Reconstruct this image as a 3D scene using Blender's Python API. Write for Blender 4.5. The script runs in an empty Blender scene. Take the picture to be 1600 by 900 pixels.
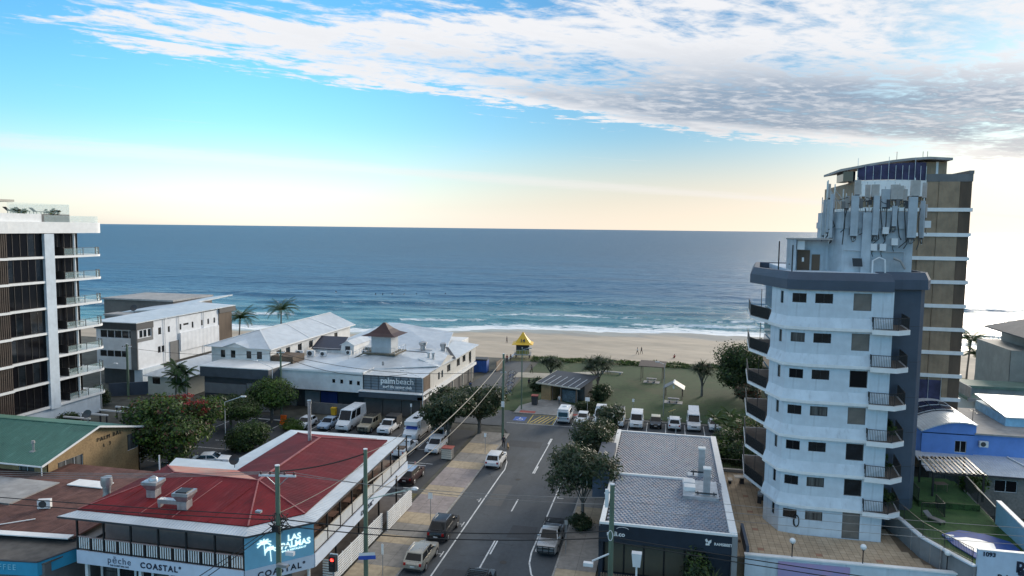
import bpy, math, random
import numpy as np
from mathutils import Vector, Matrix
random.seed(7); rng = np.random.default_rng(7)
R = math.radians
scene = bpy.context.scene
COL = scene.collection
# ------------------------------------------------------------------ camera
# The street runs along +Y; the drone hovers 29 m up, turned 12.4 degrees left of the street.
cam_d = bpy.data.cameras.new('camera'); cam = bpy.data.objects.new('camera', cam_d); COL.objects.link(cam)
cam_d.sensor_width = 36.0; cam_d.lens = 36.0 * 1110 / 1600; cam_d.clip_start = 0.5; cam_d.clip_end = 150000
yaw, pitch, roll = R(12.4), math.atan(93 / 1110.0), math.atan(.0117)
cam.matrix_world = (Matrix.Translation((0, 0, 29)) @ Matrix.Rotation(yaw, 4, 'Z') @ Matrix.Rotation(math.pi / 2 - pitch, 4, 'X') @ Matrix.Rotation(roll, 4, 'Z'))
scene.camera = cam
# ------------------------------------------------------------------ light
SUN_AZ, SUN_EL = R(25), R(13)          # clockwise from +Y, and above the horizon
SKY_STRENGTH = 0.12
scene.view_settings.view_transform = 'Standard'; scene.view_settings.look = 'None'
scene.view_settings.gamma = 1.0; scene.view_settings.use_curve_mapping = False
scene.view_settings.exposure = 1.05
sun_d = bpy.data.lights.new('sun', 'SUN'); sun_d.energy = 2.0; sun_d.angle = R(20); sun_d.color = (1.0, .90, .76)
sun = bpy.data.objects.new('sun', sun_d); COL.objects.link(sun)
sd = Vector((math.sin(SUN_AZ) * math.cos(SUN_EL), math.cos(SUN_AZ) * math.cos(SUN_EL), math.sin(SUN_EL)))
sun.rotation_euler = sd.to_track_quat('Z', 'Y').to_euler(); sun.location = sd * 200
scene.cycles.max_bounces = 6; scene.cycles.diffuse_bounces = 3; scene.cycles.glossy_bounces = 3
scene.cycles.transmission_bounces = 4; scene.cycles.transparent_max_bounces = 12
scene.cycles.caustics_reflective = False; scene.cycles.caustics_refractive = False
scene.cycles.sample_clamp_indirect = 6.0
try:
    scene.cycles.use_denoising = True; scene.cycles.denoiser = 'OPENIMAGEDENOISE'
except Exception: pass

class NT:
    """small node-tree writer"""
    def __init__(s, tree): s.t = tree; s.n = tree.nodes; s.l = tree.links
    def new(s, typ, **kw):
        n = s.n.new(typ)
        for k, v in kw.items(): setattr(n, k, v)
        return n
    def put(s, sock, v):
        if v is None: return
        if isinstance(v, bpy.types.NodeSocket): s.l.new(v, sock)
        else:
            if hasattr(sock, 'default_value') and isinstance(v, (tuple, list)) and len(v) == 3 and sock.type == 'RGBA': v = (*v, 1)
            sock.default_value = v
    def math(s, op, a, b=None, c=None, clamp=False):
        n = s.new('ShaderNodeMath', operation=op, use_clamp=clamp)
        for i, v in enumerate((a, b, c)): s.put(n.inputs[i], v)
        return n.outputs[0]
    def vmath(s, op, a, b=None, out=0):
        n = s.new('ShaderNodeVectorMath', operation=op)
        s.put(n.inputs[0], a); s.put(n.inputs[1], b); return n.outputs[out]
    def smooth(s, x, a, b, lo=0.0, hi=1.0):
        n = s.new('ShaderNodeMapRange', interpolation_type='SMOOTHSTEP'); s.put(n.inputs[0], x)
        n.inputs[1].default_value = a; n.inputs[2].default_value = b; n.inputs[3].default_value = lo; n.inputs[4].default_value = hi
        return n.outputs[0]
    def mix(s, f, a, b, mode='MIX'):
        n = s.new('ShaderNodeMix', data_type='RGBA', blend_type=mode); s.put(n.inputs[0], f); s.put(n.inputs[6], a); s.put(n.inputs[7], b)
        return n.outputs[2]
    def noise(s, vec, scale, detail=4, rough=.55, dist=0.0, out=0):
        n = s.new('ShaderNodeTexNoise'); s.put(n.inputs['Vector'], vec); n.inputs['Scale'].default_value = scale
        n.inputs['Detail'].default_value = detail; n.inputs['Roughness'].default_value = rough; n.inputs['Distortion'].default_value = dist
        return n.outputs[out]
    def comb(s, x, y, z=0.0):
        n = s.new('ShaderNodeCombineXYZ'); s.put(n.inputs[0], x); s.put(n.inputs[1], y); s.put(n.inputs[2], z); return n.outputs[0]
    def sep(s, v):
        n = s.new('ShaderNodeSeparateXYZ'); s.put(n.inputs[0], v); return n.outputs

world = bpy.data.worlds.new('World'); scene.world = world; world.use_nodes = True
def build_sky():
    T = NT(world.node_tree); T.n.clear()
    sky = T.new('ShaderNodeTexSky', sky_type='NISHITA', sun_disc=False)
    sky.sun_elevation = SUN_EL; sky.sun_rotation = SUN_AZ; sky.altitude = 0; sky.air_density = 1.0; sky.dust_density = 0.35; sky.ozone_density = 3.0
    hs = T.new('ShaderNodeHueSaturation'); hs.inputs['Saturation'].default_value = 1.35; hs.inputs['Value'].default_value = 1.0; T.l.new(sky.outputs[0], hs.inputs['Color'])
    d = T.new('ShaderNodeTexCoord').outputs['Generated']
    dn = T.vmath('NORMALIZE', d)
    fw = (-math.sin(yaw), math.cos(yaw), 0.0); rt = (math.cos(yaw), math.sin(yaw), 0.0)
    z = T.sep(dn)[2]
    T.l.new(T.smooth(z, .0, .14, .45, 1.2), hs.inputs['Saturation'])
    skyc = T.mix(1.0, hs.outputs[0], T.mix(T.smooth(z, 0, .2), (.98, .97, 1.0), (.84, 1.11, 1.09)), 'MULTIPLY')
    sunaz = T.vmath('DOT_PRODUCT', dn, (math.sin(SUN_AZ), math.cos(SUN_AZ), 0.0), 1)
    skyc = T.mix(1.0, skyc, T.mix(T.smooth(sunaz, .45, 1.0), (1.0, 1.0, 1.0), (.27, .28, .33)), 'MULTIPLY')
    skyc = T.mix(T.math('MULTIPLY', T.smooth(z, .13, .0), T.smooth(sunaz, .60, 1.0, 0, .8)), skyc, (4.1, 3.5, 2.6))
    zc = T.math('MAXIMUM', z, .012)
    a = T.math('DIVIDE', T.vmath('DOT_PRODUCT', dn, rt, 1), zc); b = T.math('DIVIDE', T.vmath('DOT_PRODUCT', dn, fw, 1), zc)
    # a, b: position on a flat cloud deck (deck heights), right of and ahead of the street
    p = T.comb(a, b)
    # along-band coordinates: the streaks run from near left to far right
    ca, sa = math.cos(R(33)), math.sin(R(33))
    u = T.math('ADD', T.math('MULTIPLY', a, ca), T.math('MULTIPLY', b, sa)); v = T.math('SUBTRACT', T.math('MULTIPLY', b, ca), T.math('MULTIPLY', a, sa))
    q = T.comb(T.math('MULTIPLY', u, .38), v)
    big = T.noise(q, .75, 4, .55, .3)
    fine = T.noise(T.comb(T.math('MULTIPLY', u, .5), v, 3.3), 2.6, 8, .66, .6)
    mack = T.noise(T.comb(T.math('MULTIPLY', u, .8), v, 7.7), 9.0, 5, .6, .3)
    n = T.math('ADD', T.math('ADD', T.math('MULTIPLY', big, .55), T.math('MULTIPLY', fine, .8)), T.math('MULTIPLY', mack, .42))   # about .79 mean
    n = T.math('SUBTRACT', n, .89)
    edge = T.math('ADD', T.math('MULTIPLY', a, T.math('SUBTRACT', .80, T.math('MULTIPLY', a, .037))), 6.55)
    s = T.math('SUBTRACT', edge, b)
    s = T.math('ADD', s, T.math('MULTIPLY', n, 2.2))
    m1 = T.smooth(s, -.15, 1.0)
    low = T.math('SUBTRACT', 2.75, T.math('MULTIPLY', a, .42))
    m2 = T.smooth(T.math('ADD', T.math('SUBTRACT', b, low), T.math('MULTIPLY', n, 1.6)), -.9, .9)
    m2 = T.math('MAXIMUM', m2, T.smooth(T.math('ADD', T.math('DIVIDE', 1.0, zc), T.math('MULTIPLY', n, 1.5)), 2.75, 1.5))   # unseen broken cloud overhead and behind, added to whiten and brighten the ground light
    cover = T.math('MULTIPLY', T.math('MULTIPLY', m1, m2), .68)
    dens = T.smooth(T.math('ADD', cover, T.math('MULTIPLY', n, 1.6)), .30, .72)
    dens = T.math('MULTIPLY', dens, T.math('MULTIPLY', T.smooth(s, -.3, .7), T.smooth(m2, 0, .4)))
    # thin far streak low over the sea and a few loose wisps
    s2 = T.math('ABSOLUTE', T.math('SUBTRACT', T.math('SUBTRACT', b, 14.9), T.math('MULTIPLY', a, .9)))
    st = T.math('MULTIPLY', T.smooth(T.math('SUBTRACT', s2, T.math('MULTIPLY', n, 3.0)), 2.3, .0), .62)
    wisp = T.math('MULTIPLY', T.smooth(T.noise(T.comb(T.math('MULTIPLY', u, .35), v, 21.), 1.25, 6, .6, .4), .64, .78), .7)
    wisp = T.math('MULTIPLY', wisp, T.smooth(b, 16, 9))
    thin = T.math('MAXIMUM', st, wisp)
    # shade: the thick middle of the deck turns grey-mauve, thin edges stay bright
    thick = T.math('MULTIPLY', T.smooth(T.math('ADD', s, T.math('MULTIPLY', T.math('SUBTRACT', big, .5), 5.0)), .4, 2.3), T.smooth(T.math('ADD', b, T.math('MULTIPLY', n, 3.)), 3.7, 5.4))
    thick = T.math('MULTIPLY', thick, T.smooth(a, -2.0, 1.0, .3, 1.0))
    thick = T.math('MULTIPLY', thick, T.smooth(T.math('ADD', T.math('MULTIPLY', fine, .6), T.math('MULTIPLY', mack, .4)), .64, .44, .35, 1.0))
    thick = T.math('MAXIMUM', thick, T.smooth(z, .34, .55, 0, .15))  # unseen overhead cloud: kept only slightly grey to add ground light
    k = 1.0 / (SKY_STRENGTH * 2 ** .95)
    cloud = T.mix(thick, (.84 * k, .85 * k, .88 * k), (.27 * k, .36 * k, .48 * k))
    # warm light near the sun's side, low down
    sunside = T.smooth(sunaz, .75, 1.0)
    lowsky = T.smooth(z, .20, .0)
    cloud = T.mix(T.math('MULTIPLY', T.math('MULTIPLY', sunside, lowsky), .4), cloud, (.95 * k, .80 * k, .58 * k))
    c1 = T.mix(T.math('MULTIPLY', thin, .7), skyc, (.90 * k, .86 * k, .84 * k))
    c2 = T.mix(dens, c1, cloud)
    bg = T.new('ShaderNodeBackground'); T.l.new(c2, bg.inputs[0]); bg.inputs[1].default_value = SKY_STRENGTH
    T.l.new(bg.outputs[0], T.new('ShaderNodeOutputWorld').inputs[0])
build_sky()

# ------------------------------------------------------------------ materials
MATS = {}
def mat(name, col, rough=.7, metal=0.0, var=.12, scale=1.5, bump=0.0, bscale=None, col2=None, spec=None, streak=0.0, stretch=(1, 1, 1), alpha=None, trans=0.0, emit=None, estr=0.0):
    """a procedural material: base colour broken by two sizes of noise, optional stains that run down, fine relief"""
    if name in MATS: return MATS[name]
    m = bpy.data.materials.new(name); m.use_nodes = True; T = NT(m.node_tree)
    bs = T.n['Principled BSDF']
    co = T.new('ShaderNodeTexCoord').outputs['Object']
    mp = T.new('ShaderNodeMapping'); T.l.new(co, mp.inputs[0]); mp.inputs['Scale'].default_value = stretch
    n1 = T.noise(mp.outputs[0], scale, 5, .6); n2 = T.noise(mp.outputs[0], scale * .17, 3, .5)
    f = T.math('ADD', T.math('MULTIPLY', n1, .6), T.math('MULTIPLY', n2, .4))
    lo = tuple(max(0, c * (1 - var * 1.6)) for c in col) if col2 is None else col2
    hi = tuple(min(1, c * (1 + var * 1.3)) for c in col)
    c = T.mix(T.smooth(f, .32, .68), lo, hi)
    if streak:
        sp = T.new('ShaderNodeMapping'); T.l.new(co, sp.inputs[0]); sp.inputs['Scale'].default_value = (1, 1, .07)
        sn = T.noise(sp.outputs[0], 2.2, 5, .65)
        c = T.mix(T.math('MULTIPLY', T.smooth(sn, .52, .75), streak), c, tuple(x * .45 for x in col))
    T.put(bs.inputs['Base Color'], c)
    T.put(bs.inputs['Roughness'], T.math('ADD', rough - .06, T.math('MULTIPLY', n1, .12), clamp=True))
    bs.inputs['Metallic'].default_value = metal
    if spec is not None: bs.inputs['Specular IOR Level'].default_value = spec
    if trans: bs.inputs['Transmission Weight'].default_value = trans
    if alpha is not None: bs.inputs['Alpha'].default_value = alpha
    if emit: bs.inputs['Emission Color'].default_value = (*emit, 1); bs.inputs['Emission Strength'].default_value = estr
    if bump:
        bn = T.new('ShaderNodeBump'); bn.inputs['Strength'].default_value = bump; bn.inputs['Distance'].default_value = .02
        T.l.new(T.noise(mp.outputs[0], bscale or scale * 8, 4, .6), bn.inputs['Height']); T.l.new(bn.outputs[0], bs.inputs['Normal'])
    MATS[name] = m; return m
def ribbed(name, col, pitch_m, axis='X', rough=.45, metal=0.0, var=.08, amp=.5, scale=.8, col2=None):
    """sheet metal with fine ribs running across one axis (relief only)"""
    if name in MATS: return MATS[name]
    m = mat(name, col, rough, metal, var, scale, col2=col2); T = NT(m.node_tree); bs = T.n['Principled BSDF']
    co = T.sep(T.new('ShaderNodeTexCoord').outputs['Object'])['XYZ'.index(axis)]
    w = T.math('SINE', T.math('MULTIPLY', co, 2 * math.pi / pitch_m))
    bn = T.new('ShaderNodeBump'); bn.inputs['Strength'].default_value = amp; bn.inputs['Distance'].default_value = .03
    T.l.new(w, bn.inputs['Height']); T.l.new(bn.outputs[0], bs.inputs['Normal'])
    return m

# ------------------------------------------------------------------ mesh helpers
class MB:
    def __init__(s): s.v = []; s.f = []; s.mi = []; s.cur = 0
    def face(s, pts):
        i = len(s.v); s.v += [tuple(p) for p in pts]; s.f.append(tuple(range(i, i + len(pts)))); s.mi.append(s.cur); return s
    def add(s, vs, fs):
        i = len(s.v); s.v += [tuple(p) for p in vs]
        for f in fs: s.f.append(tuple(i + k for k in f)); s.mi.append(s.cur)
        return s
    def box(s, x0, x1, y0, y1, z0, z1):
        return s.add([(x0, y0, z0), (x1, y0, z0), (x1, y1, z0), (x0, y1, z0), (x0, y0, z1), (x1, y0, z1), (x1, y1, z1), (x0, y1, z1)],
                     [(0, 3, 2, 1), (4, 5, 6, 7), (0, 1, 5, 4), (1, 2, 6, 5), (2, 3, 7, 6), (3, 0, 4, 7)])
    def prism(s, poly, z0, z1, poly2=None):
        """plan polygon (anticlockwise) from z0 to z1; poly2 gives another outline at the top"""
        n = len(poly); p2 = poly2 or poly
        zz0 = z0 if hasattr(z0, '__len__') else [z0] * n; zz1 = z1 if hasattr(z1, '__len__') else [z1] * n
        vs = [(p[0], p[1], zz0[i]) for i, p in enumerate(poly)] + [(p[0], p[1], zz1[i]) for i, p in enumerate(p2)]
        fs = [tuple(range(n - 1, -1, -1)), tuple(range(n, 2 * n))] + [(i, (i + 1) % n, n + (i + 1) % n, n + i) for i in range(n)]
        return s.add(vs, fs)
    def slab(s, pts, t):
        """a flat or sloping plate: top outline (anticlockwise from above) and thickness downward"""
        n = len(pts); vs = [tuple(p) for p in pts] + [(p[0], p[1], p[2] - t) for p in pts]
        return s.add(vs, [tuple(range(n)), tuple(range(2 * n - 1, n - 1, -1))] + [(n + i, n + (i + 1) % n, (i + 1) % n, i) for i in range(n)])
    def bar(s, a, b, w, h=None):
        """rectangular bar from a to b, w across, h in the upright direction"""
        a = Vector(a); b = Vector(b); d = (b - a).normalized(); h = h or w
        up = Vector((0, 0, 1)) if abs(d.z) < .95 else Vector((0, 1, 0))
        r = d.cross(up).normalized(); u = r.cross(d)
        c = [(-1, -1), (1, -1), (1, 1), (-1, 1)]
        vs = [a + r * i * w / 2 + u * j * h / 2 for i, j in c] + [b + r * i * w / 2 + u * j * h / 2 for i, j in c]
        return s.add(vs, [(3, 2, 1, 0), (4, 5, 6, 7), (0, 1, 5, 4), (1, 2, 6, 5), (2, 3, 7, 6), (3, 0, 4, 7)])
    def cyl(s, a, b, r0, r1=None, n=10):
        return s.tube([a, b], [r0, r0 if r1 is None else r1], n)
    def tube(s, pts, rad, n=6):
        pts = [Vector(p) for p in pts]; m = len(pts)
        if not hasattr(rad, '__len__'): rad = [rad] * m
        vs = []; ref = None
        for i, p in enumerate(pts):
            d = (pts[min(i + 1, m - 1)] - pts[max(i - 1, 0)]).normalized()
            if ref is None: ref = Vector((1, 0, 0)) if abs(d.x) < .8 else Vector((0, 1, 0))
            r = (ref - d * ref.dot(d)).normalized(); ref = r; u = d.cross(r)
            vs += [p + (r * math.cos(2 * math.pi * k / n) + u * math.sin(2 * math.pi * k / n)) * rad[i] for k in range(n)]
        fs = [tuple(range(n - 1, -1, -1)), tuple(range((m - 1) * n, m * n))]
        for i in range(m - 1):
            fs += [(i * n + k, i * n + (k + 1) % n, (i + 1) * n + (k + 1) % n, (i + 1) * n + k) for k in range(n)]
        return s.add(vs, fs)
    def lathe(s, prof, c=(0, 0, 0), n=14):
        m = len(prof)
        vs = [(c[0] + r * math.cos(2 * math.pi * k / n), c[1] + r * math.sin(2 * math.pi * k / n), c[2] + z) for r, z in prof for k in range(n)]
        fs = [tuple(range(n - 1, -1, -1)), tuple(range((m - 1) * n, m * n))]
        for i in range(m - 1):
            fs += [(i * n + k, i * n + (k + 1) % n, (i + 1) * n + (k + 1) % n, (i + 1) * n + k) for k in range(n)]
        return s.add(vs, fs)
    def ball(s, c, r, n=12, m=8, sz=1.0):
        return s.lathe([(max(1e-3, r * math.sin(math.pi * i / m)), -r * sz * math.cos(math.pi * i / m)) for i in range(m + 1)], c, n)
    def mesh(s, name, mats=None, smooth=False):
        me = bpy.data.meshes.new(name); me.from_pydata(s.v, [], s.f)
        for m in (mats if isinstance(mats, (list, tuple)) else [mats] if mats else []): me.materials.append(m)
        if any(s.mi): me.polygons.foreach_set('material_index', s.mi)
        if smooth:
            me.polygons.foreach_set('use_smooth', [True] * len(me.polygons))
            try: me.set_sharp_from_angle(angle=R(38))
            except Exception: pass
        me.update(); return me
    def build(s, name, m, parent=None, smooth=False, world=True):
        """one object; with world=True the vertices are scene coordinates and are shifted to the parent's origin"""
        o = bpy.data.objects.new(name, None)
        if parent is not None and world:
            off = origin(parent); s.v = [(x - off[0], y - off[1], z - off[2]) for x, y, z in s.v]
        me = s.mesh(name, m, smooth); bpy.data.objects.remove(o)
        o = bpy.data.objects.new(name, me); COL.objects.link(o)
        if parent is not None: o.parent = parent
        return o
def origin(o):
    v = Vector((0, 0, 0))
    while o is not None: v = v + o.location; o = o.parent
    return v
def tag(o, label=None, cat=None, group=None, kind=None):
    if label: o['label'] = label
    if cat: o['category'] = cat
    if group: o['group'] = group
    if kind: o['kind'] = kind
    return o
def thing(name, label, cat, loc=(0, 0, 0), rz=0.0, group=None):
    o = bpy.data.objects.new(name, None); COL.objects.link(o); o.location = loc; o.rotation_euler = (0, 0, rz); o.empty_display_size = .3
    return tag(o, label, cat, group)
def child(name, me, parent, loc=(0, 0, 0), rz=0.0):
    o = bpy.data.objects.new(name, me); COL.objects.link(o); o.parent = parent; o.location = loc; o.rotation_euler = (0, 0, rz); return o
def kids(o): return [c for c in COL.objects if c.parent == o]
def copy_tree(o, parent=None, tree=None):
    if tree is None:
        tree = {}
        for c in COL.objects: tree.setdefault(c.parent, []).append(c)
    c = o.copy(); COL.objects.link(c); c.parent = parent
    for ch in tree.get(o, []): copy_tree(ch, c, tree)
    return c
def text(body, size, m, parent, loc, rz=0.0, extrude=.02, name='lettering', align='CENTER', bold=0.0, spacing=1.0, tilt=math.pi / 2):
    cu = bpy.data.curves.new(name, 'FONT'); cu.body = body; cu.size = size; cu.extrude = extrude; cu.align_x = align; cu.align_y = 'CENTER'
    cu.offset = bold; cu.space_character = spacing; cu.resolution_u = 3; cu.materials.append(m)
    o = bpy.data.objects.new(name, cu); COL.objects.link(o)
    me = bpy.data.meshes.new_from_object(o); bpy.data.objects.remove(o)
    o = bpy.data.objects.new(name, me); COL.objects.link(o); o.parent = parent
    off = origin(parent); o.location = Vector(loc) - off; o.rotation_euler = (tilt, 0, rz); return o

# walls with real openings, windows set back in them
FR = {}
def window_meshes(w, h, mull, trans, fm, gm, t=.05):
    key = (round(w, 3), round(h, 3), mull, trans, fm.name, gm.name)
    if key not in FR:
        f = MB(); f.box(0, w, 0, .06, 0, t); f.box(0, w, 0, .06, h - t, h); f.box(0, t, 0, .06, t, h - t); f.box(w - t, w, 0, .06, t, h - t)
        for i in range(1, mull + 1):
            x = w * i / (mull + 1); f.box(x - t / 2, x + t / 2, .004, .056, t, h - t)
        for i in range(1, trans + 1):
            z = h * i / (trans + 1); f.box(t, w - t, .008, .052, z - t / 2, z + t / 2)
        g = MB(); g.box(.02, w - .02, .03, .036, .02, h - .02)
        FR[key] = (f.mesh('window', fm), g.mesh('pane', gm))
    return FR[key]
def window(parent, face, plane, u, z, w, h, fm, gm, mull=1, trans=0, setback=.08, name='window'):
    """face S looks to -Y, E to +X, W to -X, N to +Y; u is the low end along the wall"""
    f, g = window_meshes(w, h, mull, trans, fm, gm); o = origin(parent)
    loc, rz = {'S': ((u, plane + setback, z), 0), 'E': ((plane - setback, u, z), math.pi / 2), 'W': ((plane + setback, u + w, z), -math.pi / 2), 'N': ((u + w, plane - setback, z), math.pi)}[face]
    a = child(name, f, parent, Vector(loc) - o, rz); child('pane', g, a); return a
def wall(parent, face, plane, u0, u1, z0, z1, m, holes=(), t=.16, name='wall', fm=None, gm=None, mull=1, trans=0, sill=None):
    mb = MB()
    def P(u, z, d=0.0):   # d: depth behind the outer face
        return {'S': (u, plane + d, z), 'E': (plane - d, u, z), 'W': (plane + d, u, z), 'N': (u, plane - d, z)}[face]
    flip = face in 'WN'
    def quad(*p): mb.face(p[::-1] if flip else p)
    us = sorted({u0, u1, *[h[0] for h in holes], *[h[0] + h[2] for h in holes]}); zs = sorted({z0, z1, *[h[1] for h in holes], *[h[1] + h[3] for h in holes]})
    us = [u for u in us if u0 <= u <= u1]; zs = [z for z in zs if z0 <= z <= z1]
    inside = lambda u, z: any(h[0] < u < h[0] + h[2] and h[1] < z < h[1] + h[3] for h in holes)
    for i in range(len(us) - 1):
        run = None
        for j in range(len(zs)):
            solid = j < len(zs) - 1 and not inside((us[i] + us[i + 1]) / 2, (zs[j] + zs[j + 1]) / 2)
            if solid and run is None: run = zs[j]
            if not solid and run is not None:
                quad(P(us[i], run), P(us[i + 1], run), P(us[i + 1], zs[j]), P(us[i], zs[j])); run = None
    for h in holes:
        a, b, c, d = h[0], h[0] + h[2], h[1], h[1] + h[3]
        quad(P(a, c), P(a, c, t), P(b, c, t), P(b, c)); quad(P(b, d), P(b, d, t), P(a, d, t), P(a, d))
        quad(P(a, d), P(a, d, t), P(a, c, t), P(a, c)); quad(P(b, c), P(b, c, t), P(b, d, t), P(b, d))
    quad(P(u0, z1), P(u1, z1), P(u1, z1, t), P(u0, z1, t)); quad(P(u0, z0), P(u0, z1), P(u0, z1, t), P(u0, z0, t)); quad(P(u1, z1), P(u1, z0), P(u1, z0, t), P(u1, z1, t))
    o = mb.build(name, m, parent)
    if fm is not None:
        for h in holes:
            w_ = window(parent, face, plane, h[0], h[1], h[2], h[3], fm, gm, h[4] if len(h) > 4 else mull, h[5] if len(h) > 5 else trans)
            if sill is not None:
                sb = MB(); sb.box(-.05, h[2] + .05, -.13, -.001, -.07, -.002); child('sill', sb.mesh('sill', sill), w_)
    return o
def block(parent, x0, x1, y0, y1, z0, z1, m, holes=None, fm=None, gm=None, mull=1, trans=0, cap=True, sill=None, faces='SEWN', core=None):
    holes = holes or {}; t = .16
    MB().box(x0 + t, x1 - t, y0 + t, y1 - t, z0, z1 - .01).build('inner_wall', core or m, parent)
    for f in faces:
        if f == 'S': wall(parent, 'S', y0, x0, x1, z0, z1, m, holes.get('S', ()), t, 'wall', fm, gm, mull, trans, sill)
        if f == 'N': wall(parent, 'N', y1, x0, x1, z0, z1, m, holes.get('N', ()), t, 'wall', fm, gm, mull, trans, sill)
        if f == 'E': wall(parent, 'E', x1, y0 + .001, y1 - .001, z0, z1 - .001, m, holes.get('E', ()), t, 'wall', fm, gm, mull, trans, sill)
        if f == 'W': wall(parent, 'W', x0, y0 + .001, y1 - .001, z0, z1 - .001, m, holes.get('W', ()), t, 'wall', fm, gm, mull, trans, sill)
def railing(parent, pts, h, m, gap=.13, bw=.022, name='railing', post=.05, rail=.045, closed=False):
    """top and bottom rails and posts in one part, the thin uprights in another"""
    a = MB(); b = MB()
    for i in range(len(pts) - 1):
        p = Vector(pts[i]); q = Vector(pts[i + 1]); L = (q - p).length; n = max(1, int(L / gap))
        a.bar(p + Vector((0, 0, h)), q + Vector((0, 0, h)), rail); a.bar(p + Vector((0, 0, .09)), q + Vector((0, 0, .09)), rail * .7)
        a.box(p.x - post / 2, p.x + post / 2, p.y - post / 2, p.y + post / 2, p.z, p.z + h)
        for k in range(1, n):
            c = p + (q - p) * k / n; b.box(c.x - bw / 2, c.x + bw / 2, c.y - bw / 2, c.y + bw / 2, c.z + .1, c.z + h - .03)
    q = Vector(pts[-1]); a.box(q.x - post / 2, q.x + post / 2, q.y - post / 2, q.y + post / 2, q.z, q.z + h)
    r = a.build(name, m, parent)
    if b.v: tag(b.build('baluster', m, r), kind='stuff')
    return r
# ------------------------------------------------------------------ setting: sea, beach, ground
def shore_y(x):
    xs = [-3000, -400, -150, -75, -43, -8, 24, 60, 250, 3000]; ys = [150, 160, 182, 197, 212, 217, 216, 214, 205, 190]
    return float(np.interp(x, xs, ys)) + 1.6 * math.sin(x * .09) + .8 * math.sin(x * .23 + 1)
SEA_Z = -2.0
def build_sea():
    xs = np.concatenate([[-60000, -20000, -7000, -3000, -1500, -800, -500], np.arange(-330, 331, 3.0), [500, 800, 1500, 3000, 7000, 20000, 60000]])
    qs = np.concatenate([[-6], np.arange(-3, 30, 1.0), np.arange(30, 200, 1.6), np.arange(200, 420, 5), [470, 540, 640, 800, 1100, 1600, 2500, 5000, 12000, 30000, 70000, 110000]])
    X, Q = np.meshgrid(xs, qs); SY = np.array([shore_y(x) for x in np.clip(xs, -3000, 3000)])
    Y = SY[None, :] * np.clip(1 - Q / 4000, 0, 1) + 200 * np.clip(Q / 4000, 0, 1) + Q
    Z = np.full_like(X, SEA_Z)
    fade = np.clip((Q - 3) / 14, 0, 1) * np.clip((420 - Q) / 120, 0, 1) * (np.abs(X) < 340)
    wob = 5 * np.sin(X * .021 + 1.0) + 3.0 * np.sin(X * .047 + 2.2) + 1.6 * np.sin(X * .11 + Q * .02)
    foam = np.zeros_like(X)
    for q0, amp, wid, seed, brk in ((24, .45, 2.6, .3, 1.0), (38, .55, 3.0, 1.7, .95), (55, .6, 3.6, 4.1, .65), (78, .7, 4.4, 2.6, .5), (106, .95, 5.0, 5.5, .35), (134, .55, 6., .9, .0), (170, .5, 7., 3.1, .0), (215, .45, 8., 2.0, .0)):
        m = .5 + .5 * np.sin(X * .019 * (1 + .2 * math.sin(seed * 3)) + seed * 2.1) * np.sin(X * .043 + seed * 5) + .28 * np.sin(X * .011 + seed)
        m = np.clip(m, 0, 1); d = Q + wob * (.4 + q0 / 160.) + 2.2 * np.sin(X * .035 + seed * 7) - q0
        Z += fade * 1.7 * amp * m * np.exp(-(np.where(d < 0, d / (wid * .55), d / (wid * 1.6))) ** 2)
        if brk: foam += brk * np.clip((m - .42) * 3, 0, 1) * np.exp(-((d + wid * .5) / (wid * .75)) ** 2)
    Z += fade * .10 * np.sin(X * .13 + Q * .61 + 2 * np.sin(X * .05)) + fade * .07 * np.sin(X * .31 - Q * .9 + 1.1)
    ny, nx = X.shape; idx = np.arange(nx * ny).reshape(ny, nx)
    faces = np.stack([idx[:-1, :-1], idx[:-1, 1:], idx[1:, 1:], idx[1:, :-1]], -1).reshape(-1, 4)
    me = bpy.data.meshes.new('sea'); me.from_pydata(np.stack([X, Y, Z], -1).reshape(-1, 3).tolist(), [], faces.tolist())
    me.polygons.foreach_set('use_smooth', [True] * len(me.polygons))
    for nm, arr in (('shore', Q), ('foam', foam)):
        at = me.attributes.new(nm, 'FLOAT', 'POINT'); at.data.foreach_set('value', arr.reshape(-1).astype(np.float32))
    m = bpy.data.materials.new('sea_water'); m.use_nodes = True; T = NT(m.node_tree); bs = T.n['Principled BSDF']
    q = T.new('ShaderNodeAttribute', attribute_name='shore').outputs['Fac']; fo = T.new('ShaderNodeAttribute', attribute_name='foam').outputs['Fac']
    pos = T.new('ShaderNodeNewGeometry').outputs['Position']; px, py, pz = T.sep(pos)
    flat = T.comb(T.math('MULTIPLY', px, .30), py)                       # crests run along the shore
    body = T.mix(T.smooth(q, 10, 130), (.05, .22, .26), (.008, .12, .23)); body = T.mix(T.smooth(q, 90, 900), body, (.008, .095, .175))
    patch = T.noise(T.comb(T.math('MULTIPLY', px, .2), py), .035, 4, .6)
    body = T.mix(T.math('MULTIPLY', T.smooth(patch, .42, .66), .5), body, (.004, .06, .13))
    lace = T.noise(T.comb(T.math('MULTIPLY', px, .45), py), .42, 7, .66, 1.2); lace2 = T.noise(T.comb(T.math('MULTIPLY', px, .16), py, 4.), .16, 5, .6, .6)
    wash = T.math('MULTIPLY', T.smooth(T.math('ADD', q, T.math('MULTIPLY', T.math('SUBTRACT', lace2, .5), 24.)), 19, 2), 1.0)
    f1 = T.smooth(T.math('ADD', T.math('MULTIPLY', wash, .46), T.math('MULTIPLY', lace, 1.0)), .66, .86)
    f2 = T.smooth(T.math('ADD', T.math('MULTIPLY', fo, .75), T.math('MULTIPLY', T.math('SUBTRACT', lace, .5), 1.6)), .42, .75)
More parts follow.
